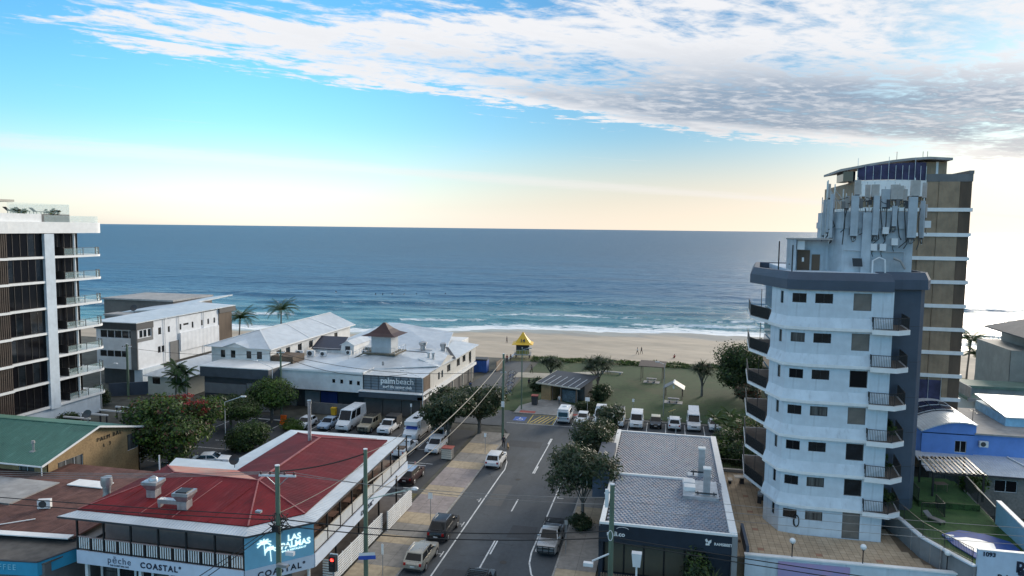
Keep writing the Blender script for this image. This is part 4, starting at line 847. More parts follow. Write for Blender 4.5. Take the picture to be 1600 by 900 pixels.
for i in range(6):
    y = 50.6 + 3.2 * i; w = ('nearest the corner board', 'second from the corner board', 'third from the corner board', 'fourth from the corner board', 'fifth from the corner board', 'furthest from the corner board')[i]
    o = thing('veranda_table', 'orange brown table on the side veranda, ' + w, 'table', (-27.2, y, 4.0)); MB().box(-.35, .35, -.6, .6, .7, .76).build('table_top', M_cush, o, world=False); MB().cyl((0, 0, 0), (0, 0, .7), .05, n=8).build('pedestal', M_black, o, world=False)
    chair(-27.1, y + 1.3, 4.0, 'dark chair on the side veranda beside the table ' + w, M_timber, 3.1)

# ------------------------------------------------------------------ green roofed brick house and the brown roofed shop, far left
def green_house():
    t = thing('brick_house', 'tan brick two storey flats with green metal gable roof', 'house', (-68, 62, 0))
    y0, y1, x1 = 57.6, 70.2, -60.0
    fm, gm = M_alum, M_curt
    block(t, -90, x1, y0, y1, 0, 5.4, M_brick, {'S': [(-63.4, 3.1, 1.9, 1.5, 1), (-67.6, 3.2, 1.3, 1.2), (-72, 3.2, 1.5, 1.2)], 'E': [(58.9, 3.0, 3.2, 1.7, 2), (68.4, 3.0, 1.7, 1.9, 0)]}, fm, gm)
    rz = 7.2; ry = 63.9
    b = MB(); b.face([(x1 - .02, y0 + .01, 5.39), (x1 - .02, y1 - .01, 5.39), (x1 - .02, ry, rz - .2)]); b.face([(x1 - .2, ry, rz - .2), (x1 - .2, y1, 5.39), (x1 - .2, y0, 5.39)]); b.build('gable_wall', M_brick, t)
    poly_part(t, 'roof', M_green, [(-90, 56.6, 5.15), (x1 + .5, 56.6, 5.15), (x1 + .5, ry, rz), (-90, ry, rz)], t=.08); poly_part(t, 'roof_slope', M_green, [(-90, ry, rz), (x1 + .5, ry, rz), (x1 + .5, 71.2, 5.2), (-90, 71.2, 5.2)], t=.08)
    for p, q in (((56.55, 5.12), (ry, rz - .03)), ((ry, rz - .03), (71.25, 5.17))): MB().bar((x1 + .53, p[0], p[1]), (x1 + .53, q[0], q[1]), .05, .2).build('barge_board', M_white2, t)
    MB().bar((-90, ry, rz + .04), (x1 + .5, ry, rz + .04), .25, .05).build('ridge_cap', M_green, t); MB().bar((-90, 56.55, 5.1), (x1 + .5, 56.55, 5.1), .1, .12).build('gutter', M_alum, t)
    MB().cyl((x1 + .25, 56.75, 0), (x1 + .25, 56.75, 5.1), .05, n=8).build('downpipe', M_white2, t)
    text('PALM BAL', .62, M_black, t, (x1 + .03, 65.8, 5.55), math.pi / 2, .02, spacing=1.35); text('L  3', .55, M_black, t, (x1 + .03, 65.4, 4.75), math.pi / 2, .02, spacing=1.3)
    # front balcony with white rails
    MB().box(-80, -60.6, 54.2, 57.55, 2.35, 2.6).build('balcony_floor', M_white2, t); railing(t, [(-80, 54.3, 2.6), (-60.7, 54.3, 2.6), (-60.7, 57.5, 2.6)], 1.0, M_white2, .16, .035, 'balcony_railing'); MB().box(-80, -60.6, 54.4, 57.5, 0, 2.34).build('balcony_wall', M_grey, t)
green_house()
o = thing('satellite_dish', 'dark satellite dish on the green roof', 'satellite dish', (-65.4, 68.6, 5.7)); MB().cyl((0, 0, 0), (0, 0, 1.1), .04, n=6).build('stand', M_gal, o, world=False); dsh = MB().lathe([(.05, 0), (.35, .07), (.5, .18), (.48, .2), (.05, .03)], n=16).build('dish', M_dark, o, True, False); dsh.location = (0, 0, 1.2); dsh.rotation_euler = (R(60), 0, .2)
o = thing('roof_ventilator', 'small stained flue on the green roof', 'roof vent', (-62.8, 58.8, 5.75)); MB().lathe([(.1, -.2), (.1, .8), (.2, .85), (.16, 1.1)], n=10).build('stem', M_conc, o, True, False); MB().box(-.25, .25, -.25, .25, -.2, .05).build('flashing', M_conc, o, world=False)
def brown_shop():
    t = thing('shop_building', 'single storey shop with stained brown roof and teal awning sign', 'shop', (-52, 50, 0))
    MB().box(-75, -45.0, 42.6, 56, 0, 3.5).build('wall', M_grey2, t)
    poly_part(t, 'roof', M_brown, [(-75, 43.6, 3.95), (-45.9, 46.2, 3.95), (-46.0, 60.5, 4.15), (-75, 60.5, 4.15)], t=.15)
    poly_part(t, 'awning_roof', mat('awning_deck', (.13, .115, .10), .85, var=.2, scale=1.5), [(-75, 38.5, 3.55), (-45.0, 42.6, 3.55), (-44.3, 46.4, 3.55), (-75, 44.0, 3.55)], t=.1)
    MB().bar((-75, 42.9, 4.06), (-45.9, 46.0, 4.06), .7, .08).build('gutter_flashing', M_white2, t)
    MB().prism([(-75, 38.2), (-45.3, 42.3), (-45.3, 42.45), (-75, 38.35)], 2.7, 3.75).build('awning_sign', M_teal, t); MB().prism([(-45.3, 42.3), (-44.0, 46.3), (-44.15, 46.35), (-45.42, 42.45)], 2.7, 3.75).build('awning_sign', M_teal, t)
    MB().bar((-75, 38.25, 3.78), (-45.3, 42.36, 3.78), .2, .06).build('sign_cap', M_dark, t); MB().bar((-45.33, 42.36, 3.78), (-44.05, 46.3, 3.78), .2, .06).build('sign_cap', M_dark, t)
    text('COFFEE', .6, mat('pale_blue_ink', (.25, .6, .75), .5), t, (-48.2, 41.86, 3.3), math.atan2(4.1, 29.7), .01, spacing=1.3, align='CENTER')
    MB().box(-55.3, -51.4, 55.2, 56.7, 4.16, 4.24).build('roof_skylight', M_white2, t); MB().bar((-54, 46.2, 4.05), (-51.6, 48.2, 4.08), .1, .05).build('roof_joint', M_white2, t)
    MB().box(-75, -56.5, 50.2, 55.6, 4.0, 4.18).build('pale_roof', M_conc, t)
brown_shop()
ac_unit(-52.8, 50.3, 4.05, 'white air conditioner on the brown shop roof', .4, 1.15)

# ------------------------------------------------------------------ dark shop with tiled roof, right of the street
def tiled_shop():
    t = thing('shop_building', 'dark navy shop with grey tiled roof right of the street', 'shop', (0, 68, 0))
    MB().box(-4.9, 5.5, 57.6, 83.8, 0, 4.7).build('wall', M_navy2, t)
    shades = [mat('grey_roof_tile', (.27, .29, .335), .6, var=.14, scale=1.8, col2=(.20, .22, .26)), mat('pink_grey_roof_tile', (.30, .285, .315), .6, var=.12, scale=1.8), mat('blue_grey_roof_tile', (.235, .265, .32), .6, var=.12, scale=1.8)]
    for nm, ya, yb, za, zb in (('front', 57.2, 68.2, 4.92, 5.22), ('back', 68.5, 83.8, 4.98, 5.02)):
        x0, x1 = (-4.4, 5.45) if nm == 'front' else (-4.9, 5.35); rows = int((yb - ya) / .36); cols = int((x1 - x0) / .34); b = MB()
        pl = poly_part(t, 'roof_deck', M_dark, [(x0, ya, za - .03), (x1, ya, za - .03), (x1, yb, zb - .03), (x0, yb, zb - .03)], t=.2)
        for r in range(rows):
            y = ya + (yb - ya) * r / rows; y2 = y + (yb - ya) / rows + .03; z = za + (zb - za) * r / rows
            for c in range(cols):
                xa = x0 + (x1 - x0) * (c + (.5 if r % 2 else 0)) / cols; xb = min(xa + (x1 - x0) / cols - .02, x1); xm = (xa + xb) / 2; h = .05 + random.uniform(0, .012)
                b.cur = 0 if random.random() < .6 else random.choice((1, 2))
                b.add([(xa, y, z + h - .03), (xm, y, z + h + .025), (xb, y, z + h - .03), (xa, y2, z - .005), (xm, y2, z + .035), (xb, y2, z - .005), (xa, y, z - .02), (xb, y, z - .02)], [(0, 1, 4, 3), (1, 2, 5, 4), (6, 7, 2, 1, 0)])
        tag(b.build('roof_tile', shades, pl), kind='stuff')
    MB().box(5.36, 5.95, 57.0, 84.1, 4.6, 5.2).build('gutter_flashing', M_white2, t); MB().box(-4.9, -4.5, 56.98, 68.3, 4.5, 5.1).build('gutter_flashing', M_white2, t)
    MB().box(-5.35, -4.9, 68.3, 84.2, 4.5, 5.2).build('gutter_flashing', M_white2, t); MB().box(-4.9, 5.35, 83.8, 84.1, 4.6, 5.15).build('gutter_flashing', M_white2, t); MB().box(-4.9, 2.9, 68.2, 68.5, 4.9, 5.38).build('ridge_flashing', M_white2, t)
    MB().box(-6.5, -4.92, 66.5, 76.0, 3.4, 6.0).build('side_awning_box', M_navy, t)
    MB().box(-4.9, 5.95, 56.75, 56.97, 4.95, 5.14).build('gutter', M_white2, t)
    MB().box(-4.85, 5.9, 56.8, 57.1, 3.45, 4.95).build('sign_fascia', M_navy2, t); MB().box(-4.95, -4.86, 56.8, 84, 3.0, 4.7).build('side_fascia', M_navy2, t)
    MB().box(5.55, 5.98, 56.7, 57.2, 0, 5.0).build('end_pier', M_grey, t); MB().box(-4.95, -4.6, 57.0, 57.5, 0, 3.45).build('end_pier', M_navy2, t)
    gl = mat('shop_glass', (.05, .05, .045), .08, var=.5, scale=.25, spec=.6, col2=(.11, .095, .065))
    for k in range(5): window(t, 'S', 57.5, -4.5 + 1.62 * k, .6, 1.6, 2.85, M_black, gl, 0, 0, 0, 'shop_window')
    MB().box(3.6, 5.55, 57.3, 57.5, 0, 3.45).build('door_panel', M_navy2, t)
    text('mali.co', .52, M_white2, t, (-3.55, 56.78, 4.2), 0, .012, bold=.012); ring = MB(); ring.tube([(-3.0 + .5 * math.cos(a), 56.78, 4.62 + .2 * math.sin(a)) for a in np.linspace(.3, 2.9, 12)], .02, 5); ring.build('arc_emblem', M_white2, t)
    text('RAMSBEET', .3, M_white2, t, (4.9, 56.78, 4.2), 0, .012, bold=.008)
    em = MB(); em.prism([(3.55, 56.76), (3.85, 56.76), (3.85, 56.79), (3.55, 56.79)], 4.05, 4.2); em.slab([(3.5, 56.77, 4.5), (3.62, 56.77, 4.6), (3.72, 56.79, 4.42), (3.6, 56.79, 4.3)], .06); em.slab([(3.7, 56.77, 4.36), (3.98, 56.77, 4.55), (3.98, 56.79, 4.36), (3.8, 56.79, 4.2)], .06); em.build('leaf_emblem', M_white2, t)
    MB().box(1.9, 5.0, 63.6, 67.9, 5.1, 5.4).build('roof_platform', M_gal, t); MB().box(2.0, 3.0, 64.9, 65.9, 5.4, 5.75).build('skylight', M_white2, t); MB().box(2.0, 3.0, 66.2, 67.2, 5.4, 5.75).build('skylight', M_white2, t)
    MB().box(1.3, 1.36, 78.4, 78.46, 5.0, 7.8).build('roof_aerial', M_gal, t)
tiled_shop()
for i, (x, y, z, h) in enumerate(((3.75, 70.6, 5.1, 2.6), (3.95, 64.6, 5.2, 2.5))):
    o = thing('exhaust_duct', ('square galvanised exhaust duct further back on the tiled roof', 'square galvanised exhaust duct nearer the front of the tiled roof')[i], 'exhaust duct', (x, y, z))
    MB().box(-.3, .3, -.3, .3, 0, h).build('shaft', M_gal, o, world=False); MB().box(-.35, .35, -.35, .35, h, h + .12).build('cap', M_white2, o, world=False)
    MB().box(-1.0, .9, -.35, -.31, .25, .4).box(-.8, -.7, -.4, .2, 0, .3).box(.6, .7, -.4, .2, 0, .3).build('support_frame', M_dark, o, world=False); MB().box(-1.3, 1.0, -.6, .5, -.15, -.02).build('flashing_tray', M_gal, o, world=False)
o = thing('slatted_fence', 'dark upright timber slat fence below the dark shop windows', 'fence', (-4.6, 55.3, 0))
for k in range(44): MB().box(.2 * k, .2 * k + .12, -.03, .03, .1, 1.55).build('slat', M_timber, o, world=False)
for z in (.4, 1.3): MB().box(0, 8.8, .03, .08, z, z + .1).build('rail', M_timber, o, world=False)

# ------------------------------------------------------------------ terrace, lawn and pool in front of the white tower
TER = 1.9
def terrace():
    b = MB().prism([(5.98, 60.0), (22.8, 60.6), (21.2, 64.4), (20.9, 67), (20.2, 72), (18.6, 82), (6.2, 82)], -.05, TER - .02).build('terrace', mat('terrace_base', (.16, .12, .08), .95)); tag(b, 'tan paved terrace around the foot of the white tower', kind='structure')
    ms = [mat('tan_paver', (.43, .33, .225), .85, var=.13, scale=1.2, col2=(.34, .265, .18)), mat('pale_paver', (.46, .36, .25), .85, var=.12, scale=1.2), mat('red_paver', (.36, .20, .13), .85)]
    p = MB(); s = .52
    for i in range(int(16.5 / s)):
        for j in range(int(22 / s)):
            x, y = 6.1 + s * i, 60.2 + s * j
            lim = 22.4 - (y - 60.4) * .42 if y < 64 else 20.7 - (y - 64) * .12
            if x > lim - s or y > 81.5 or (y < 60.6 and x > 15): continue
            p.cur = 2 if (i % 9 == 4 and j % 8 == 3) else (1 if random.random() < .35 else 0); z = TER + random.uniform(-.004, .004)
            p.add([(x + .015, y + .015, z), (x + s - .015, y + .015, z), (x + s - .015, y + s - .015, z), (x + .015, y + s - .015, z), (x + .015, y + .015, z - .04), (x + s - .015, y + .015, z - .04), (x + s - .015, y + s - .015, z - .04), (x + .015, y + s - .015, z - .04)], [(0, 1, 2, 3), (4, 5, 1, 0), (5, 6, 2, 1), (6, 7, 3, 2), (7, 4, 0, 3)])
    tag(p.build('paver', ms, b), kind='stuff')
    w = thing('boundary_wall', 'pale blue front wall of the terrace with a pink mural band', 'wall', (14, 59.9, 0))
    MB().prism([(6.9, 59.6), (23.0, 60.15), (23.0, 60.4), (6.9, 59.85)], -.05, 2.3).build('wall', M_ltblue if False else M_white, w); MB().prism([(6.85, 59.5), (23.0, 60.05), (23.0, 60.5), (6.85, 59.95)], 2.3, 2.42).build('coping', M_white2, w)
    MB().prism([(9.5, 59.57), (15.0, 59.757), (15.0, 59.77), (9.5, 59.583)], .3, 2.1).build('mural_panel', mat('pink_mural', (.42, .24, .38), .7, var=.2, scale=.5, col2=(.30, .32, .55)), w)
    s_ = thing('stairs', 'brown steps beside the tiled shop leading up to the terrace', 'stairs', (6.5, 62.5, 0))
    for k in range(6): MB().box(6.0, 6.9, 61.2 + .35 * k, 61.55 + .35 * k, 0, TER + .1 + .3 * (k - 5)).build('step', mat('step_brown', (.17, .11, .07), .85, var=.15), s_)
    MB().prism([(7.0, 60.0), (7.25, 60.0), (7.25, 64.8), (7.0, 64.8)], 0, 2.9).build('side_wall', M_navy, s_)
    MB().box(5.95, 6.05, 59.5, 66, 1.9, 2.9).build('handrail_panel', M_grey, s_)
    f = thing('pool_fence', 'black railing along the far edge of the terrace', 'fence', (8.5, 81.8, TER)); MB().box(6.2, 11.0, 81.75, 82.1, TER - .05, TER + .3).build('coping', M_conc, f); railing(f, [(6.3, 81.9, TER + .3), (8.7, 81.9, TER + .3), (10.9, 81.9, TER + .3)], 1.1, M_black, .2, .025)
terrace()
for i, (x, y) in enumerate(((10.6, 59.95), (16.0, 60.1), (22.3, 60.6))):
    o = thing('globe_lamp', ('white globe lamp on the terrace wall nearest the tiled shop', 'white globe lamp in the middle of the terrace wall', 'white globe lamp nearest the 1093 sign')[i], 'lamp', (x, y, 2.4), 0, 'globe lamps along the terrace wall'); MB().cyl((0, 0, 0), (0, 0, 1.15), .045, n=8).build('post', M_black, o, world=False); MB().ball((0, 0, 1.38), .24, 16, 10).build('globe', M_white2, o, True, False); MB().cyl((0, 0, 1.1), (0, 0, 1.18), .1, n=10).build('collar', M_black, o, world=False)
o = thing('picnic_set', 'white concrete picnic table on the terrace beside the tower', 'picnic table', (8.4, 78.2, TER), .1)
MB().box(-.8, .8, -.45, .45, .7, .78).build('table_top', M_conc if False else mat('pale_concrete', (.52, .49, .44), .85, var=.12, scale=2), o, world=False); MB().box(-.2, .2, -.2, .2, 0, .7).build('pedestal', M_dark, o, world=False)
for sx in (-1.25, 1.25): MB().box(sx - .22, sx + .22, -.5, .5, .38, .46).build('seat', MATS['pale_concrete'], o, world=False); MB().box(sx - .12, sx + .12, -.3, .3, 0, .38).build('seat_leg', M_dark, o, world=False)
o = thing('barbecue', 'grey barbecue trolley against the tower wall on the terrace', 'barbecue', (9.75, 73.2, TER), 1.2); MB().box(-.6, .6, -.25, .25, .75, .85).build('shelf', M_conc, o, world=False); MB().box(-.35, .35, -.22, .22, .85, 1.15).build('hood', M_alum, o, world=False)
for sx in (-.5, .5): MB().box(sx - .04, sx + .04, -.2, .2, 0, .75).build('leg', M_dark, o, world=False)
LW = 3.6
def pool_garden():
    turf = lawn_mat('green_turf', (.030, .085, .020), (.045, .10, .028), .5)
    l = MB().prism([(20.9, 67.1), (21.4, 63.7), (23.6, 58.9), (28.6, 62), (29.0, 71), (29.4, 79.5), (20.6, 79.5)], 0, LW).build('lawn', turf); tag(l, 'bright green raised lawn around the pool', kind='structure')
    MB().box(23.6, 28.6, 71.4, 79, LW, LW + .32).build('lawn_step', turf, l); MB().box(23.5, 28.6, 71.1, 71.4, LW, LW + .55).build('clipped_hedge', mat('hedge_leaf', (.03, .07, .018), .9, var=.5, scale=9, bump=1.0, bscale=18), l)
    w = thing('retaining_wall', 'pale curved retaining wall between the terrace and the pool lawn', 'wall', (22, 63, 0)); pts = [(20.2, 70.6), (20.9, 67.1), (21.4, 63.7), (22.3, 61.6), (23.6, 58.9)]; a, c = MB(), MB()
    for k in range(4):
        p, q = Vector((*pts[k], 0)), Vector((*pts[k + 1], 0)); n = (q - p).normalized().cross(Vector((0, 0, 1))) * .14
        a.prism([(v.x, v.y) for v in (p + n, q + n, q - n, p - n)], 0, LW); c.prism([(v.x, v.y) for v in (p + n * 1.6, q + n * 1.6, q - n * 1.3, p - n * 1.3)], LW, LW + .12)
    a.build('wall', M_grey, w); c.build('coping', M_white, w)
    for k in range(4): MB().cyl((21.05 + .35 * k, 65.0 - 1.2 * k, TER), (21.05 + .35 * k, 65.0 - 1.2 * k, LW + .1), .05, n=6).build('drain_pipe', M_gal, w)
    f = thing('pool_fence', 'black pool fence along the top of the curved retaining wall', 'fence', (22, 63, LW)); railing(f, [(20.6, 69.8, LW + .12), (21.0, 67.0, LW + .12), (21.5, 63.8, LW + .12), (22.4, 61.7, LW + .12), (23.6, 59.4, LW + .12)], 1.15, M_black, .14, .022)
    f = thing('pool_fence', 'black garden fence beside the navy stair wall', 'fence', (22.8, 72, LW)); railing(f, [(22.9, 68.6, LW), (24.9, 68.9, LW), (24.9, 71.2, LW)], 1.25, M_black, .14, .022); railing(f, [(23.6, 71.6, LW + .3), (23.6, 79, LW + .3), (28.3, 79, LW + .3)], 1.25, M_black, .14, .022)
    pool = thing('swimming_pool', 'blue tiled pool with a white cover draped in it', 'swimming pool', (25.5, 63.4, LW)); ring = [(23.2, 64.6), (23.4, 62.6), (24.2, 60.4), (26.6, 61.4), (28.3, 62.8), (28.2, 64.3), (26.8, 65.5), (25.0, 65.9)]
    MB().prism(ring, LW + .003, LW + .10).build('pool_edge', mat('pool_blue_tile', (.02, .075, .30), .75, var=.15, scale=2), pool); 
    MB().prism([(23.9, 64.0), (24.2, 62.4), (24.7, 61.1), (26.3, 61.8), (26.7, 63.5), (25.9, 64.1), (25.0, 64.35)], LW + .105, LW + .13).build('pool_cover', mat('pool_cover_white', (.70, .74, .78), .5, var=.08), pool)
    MB().box(23.3, 23.9, 63.85, 64.1, LW + .1, LW + .32).build('diving_step', M_white2, pool)
    s = thing('entrance_sign', 'pale blue wall sign numbered 1093 in the lower right corner', 'sign', (26, 58.8, 0)); MB().box(23.76, 33, 58.9, 59.2, 0, 4.95).build('sign_wall', M_ltblue if False else mat('sign_blue_white', (.50, .60, .72), .6, var=.05), s); MB().box(23.74, 33, 58.87, 59.23, 4.95, 5.02).build('coping', M_white2, s)
    text('1093', .46, M_ink, s, (24.5, 58.88, 4.67), 0, .012, bold=.018); text('pb', 1.15, M_ink, s, (26.95, 58.88, 4.15), 0, .012, bold=.05); text('a', 1.0, M_ink, s, (26.75, 58.88, 3.6), 0, .012, bold=.05); text('Palm Beach', .62, M_ink, s, (25.15, 58.88, 2.95), 0, .012, bold=.02, align='LEFT')
    w = thing('boundary_wall', 'sloping pale blue wall on the right side of the pool lawn', 'wall', (28.9, 66, 0)); MB().prism([(28.75, 59.2), (29.05, 59.2), (29.05, 68.4), (28.75, 68.4)], 0, [5.0, 5.0, 5.6, 5.6]).build('wall', mat('wall_sky_blue', (.30, .50, .62), .7, var=.06, streak=.1), w); MB().prism([(28.7, 59.2), (29.1, 59.2), (29.1, 68.4), (28.7, 68.4)], [5.0, 5.0, 5.6, 5.6], [5.12, 5.12, 5.72, 5.72]).build('coping', M_white2, w)
    f = thing('garden_fence', 'dark garden fence with a pale handrail climbing beside the lawn', 'fence', (28.9, 73, LW)); railing(f, [(28.8, 68.7, LW), (28.9, 72.5, LW + .2), (29.2, 76.5, LW + .3)], 1.35, M_black, .16, .03); MB().bar((28.8, 68.7, LW + 1.42), (29.2, 76.5, LW + 1.72), .1, .06).build('handrail', M_cream, f)
    p = thing('pergola', 'black pergola with slatted roof over the raised lawn', 'pergola', (27.6, 75.8, LW))
    for x, y in ((25.3, 73.3), (29.8, 73.8), (25.4, 77.3), (29.7, 78.2)): MB().box(x - .08, x + .08, y - .08, y + .08, LW, 6.2).build('post', M_black, p)
    MB().bar((25.2, 73.2, 6.2), (30.0, 73.7, 6.2), .12, .2).build('beam', M_black, p); MB().bar((25.3, 77.4, 6.4), (29.9, 78.3, 6.4), .12, .2).build('beam', M_black, p)
    for k in range(12): MB().bar((25.3 + .4 * k, 73.15 + .05 * k, 6.34), (25.35 + .4 * k, 77.5 + .07 * k, 6.55), .2, .06).build('roof_slat', M_black if k % 2 else mat('pale_slat', (.38, .35, .30), .6), p)
    MB().box(25.6, 29.4, 77.9, 78.0, 5.7, 6.05).build('roller_blind', M_white2, p)
pool_garden()
table_set(26.6, 75.2, LW + .32, 'low table under the black pergola', M_timber, .2)
o = thing('sun_lounger', 'folded lounger lying on the pool lawn by the black fence', 'sun lounger', (23.6, 67.6, LW), .6); MB().box(-.3, .3, -.9, .4, .25, .33).build('seat', M_grey2, o, world=False); MB().slab([(-.3, .4, .33), (.3, .4, .33), (.3, .9, .7), (-.3, .9, .7)], .06).build('backrest', M_grey2, o, world=False)
for sx in (-.26, .26):
    for sy in (-.8, .3): MB().box(sx - .03, sx + .03, sy - .03, sy + .03, 0, .25).build('leg', M_black, o, world=False)

# ------------------------------------------------------------------ blue house and the grey house behind it, far right
def blue_house():
    t = thing('beach_house', 'bright blue house with curved white roof and solar panels', 'house', (34, 88, 0))
    block(t, 30.6, 46, 80.2, 90, 0, 4.35, M_blockw, {'S': [(33.4, 2.6, 2.1, 1.25)]}, M_alum, M_glass2, faces='SEW')
    poly_part(t, 'lower_roof', M_roofw, [(26.8, 79.5, 4.45), (46, 79.5, 4.45), (46, 84.2, 5.2), (26.8, 84.2, 5.2)], t=.12); MB().box(26.8, 46, 79.4, 79.5, 4.32, 4.48).build('gutter', M_dark, t); MB().bar((38.0, 79.6, 4.55), (36.0, 84, 5.28), .16, .08).build('roof_flashing', M_white2, t)
    block(t, 27.6, 32.75, 84.0, 96, 4.3, 7.4, M_blue, {'S': [(30.9, 5.35, 1.15, 1.3)]}, M_alum, M_glass2, faces='SEW')
    arcp = [(27.45 + 5.45 * k / 10, 7.35 + 1.45 * math.sin(math.pi * (.06 + .62 * k / 10))) for k in range(11)]
    b = MB(); w = MB()
    for k in range(10):
        (xa, za), (xb, zb) = arcp[k], arcp[k + 1]; b.slab([(xa, 83.7, za), (xb, 83.7, zb), (xb, 96, zb + .3), (xa, 96, za + .3)], .14); w.add([(xa, 84.0, 7.3), (xb, 84.0, 7.3), (xb, 84.0, zb - .14), (xa, 84.0, za - .14)], [(0, 1, 2, 3)])
    b.build('curved_roof', M_roofw, t); w.build('gable_wall', M_blue, t); MB().add([(32.75, 84, 7.3), (32.75, 96, 7.3), (32.75, 96, arcp[-1][1] + .1), (32.75, 84, arcp[-1][1] - .1)], [(0, 1, 2, 3)]).build('side_wall', M_blue, t)
    MB().box(32.75, 46, 84.2, 96, 4.3, 7.45).build('upper_wall', M_blue, t); MB().box(32.76, 46, 83.9, 96, 7.45, 7.62).build('flat_roof', M_conc, t); MB().box(37.3, 46, 88, 96, 7.62, 8.7).build('roof_room', mat('sky_blue_wall', (.32, .58, .78), .7), t); poly_part(t, 'roof_room_roof', M_roofw, [(37.1, 87.6, 8.75), (46, 87.6, 8.75), (46, 96, 9.5), (37.1, 96, 9.5)], t=.12)
    for r in range(2):
        for c in range(4):
            x0, y0 = 28.0 + 1.12 * c, 88.2 + 2.0 * r; z = lambda x: 7.35 + 1.45 * math.sin(math.pi * (.06 + .62 * (x - 27.45) / 5.45)) + .25
            pn = MB().slab([(x0, y0, z(x0) + .02 + .05 * r), (x0 + 1.04, y0, z(x0 + 1.04) + .02 + .05 * r), (x0 + 1.04, y0 + 1.9, z(x0 + 1.04) + .07 + .05 * r), (x0, y0 + 1.9, z(x0) + .07 + .05 * r)], .05).build('solar_panel', M_sol, t)
            MB().bar((x0, y0, z(x0) + .05 + .05 * r), (x0 + 1.04, y0, z(x0 + 1.04) + .05 + .05 * r), .05, .05).build('panel_frame', M_alum, pn)
blue_house()
ac_unit(33.6, 83.85, 6.15, 'air conditioner on the blue house wall', 0, .95)
o = thing('roof_aerial', 'dark television aerial on the flat roof of the blue house', 'aerial', (34.2, 88.5, 7.62)); MB().cyl((0, 0, 0), (0, 0, 1.6), .035, n=6).build('mast', M_black, o, world=False); MB().bar((-.5, 0, 1.5), (.6, 0, 1.1), .04).bar((-.2, -.4, 1.4), (-.2, .4, 1.4), .03).bar((.3, -.4, 1.2), (.3, .4, 1.2), .03).build('aerial_arms', M_black, o, world=False)
def grey_house():
    t = thing('beach_house', 'grey rendered beach house with dark hipped roof at the right edge', 'house', (52, 122, 0)); g = mat('warm_grey_render', (.30, .30, .28), .8, var=.1, scale=.7, streak=.25)
    block(t, 46.5, 66, 118, 130, 0, 11.8, g, {'S': [(49.2, 4.3, 1.5, 2.2), (52.0, 8.2, 1.2, 1.6)]}, M_alum, M_glass2, faces='SEW')
    MB().box(50.2, 53.0, 115.4, 118, 6.2, 9.4).build('garage_room', g, t); MB().box(50.6, 52.6, 115.3, 115.4, 6.4, 8.6).build('roller_door', M_alum, t); poly_part(t, 'porch_roof', M_dark, [(50, 115.0, 9.5), (56, 115.0, 9.5), (56, 118, 10.4), (50, 118, 10.4)], t=.15)
    MB().box(49.0, 49.6, 117.2, 117.8, 11.8, 14.2).build('porch_column', mat('tan_column', (.34, .24, .15), .8), t); MB().box(50.0, 66, 119.5, 130, 11.8, 13.9).build('upper_wall', g, t)
    poly_part(t, 'roof', mat('dark_tile_roof', (.10, .105, .11), .7, var=.15, scale=2), [(47.3, 116.0, 14.0), (68, 116.0, 12.6), (68, 123, 15.6), (51.5, 122, 15.8)], t=.2); poly_part(t, 'roof_slope', MATS['dark_tile_roof'], [(47.3, 130, 14.0), (47.3, 116, 14.0), (51.5, 122, 15.8), (51.5, 126, 15.8)], t=.2)
    s = thing('beach_house', 'low house with green edged flat roofs below the grey house', 'house', (48, 112, 0)); wht = M_white2
    block(s, 42.8, 60, 110.5, 117, 0, 5.6, wht, {'S': [(46.4, 2.6, 1.3, 2.3, 0), (48.6, 3.8, .9, 1.1)]}, M_black, M_glass2, faces='SEW'); gr = mat('faded_green_roof', (.13, .20, .165), .7, var=.15, scale=1)
    MB().box(41.5, 60, 109.3, 117.3, 5.7, 6.05).build('roof', gr, s); MB().box(41.4, 60, 109.2, 109.3, 5.62, 6.12).build('fascia', M_conc, s); MB().box(42.0, 60, 112.6, 117.3, 6.9, 7.25).build('upper_roof', gr, s); MB().box(42.4, 60, 113, 117, 6.05, 6.9).build('clerestory_wall', M_conc, s)
    MB().box(41.8, 41.95, 109.4, 117, 6.05, 7.6).build('end_parapet', M_conc, s); MB().box(42.5, 50.5, 108.6, 108.8, .0, 2.6).build('timber_fence', M_wood, s); MB().box(44.9, 46.2, 109.2, 110.4, 2.6, 2.75).build('balcony_floor', M_conc, s); MB().box(38.5, 41.2, 104, 108, 0, 4.6).build('side_shed', M_conc, s); MB().box(40.2, 41.6, 103.7, 103.9, 2.2, 4.4).build('mesh_screen', M_purple, s)
grey_house()
[o for o in COL.objects if o.get('label', '').startswith('grey rendered')][0].location.x += 3.6
chair(44.6, 109.6, 2.75, 'dark outdoor chair on the small balcony of the low house', M_black, .3)
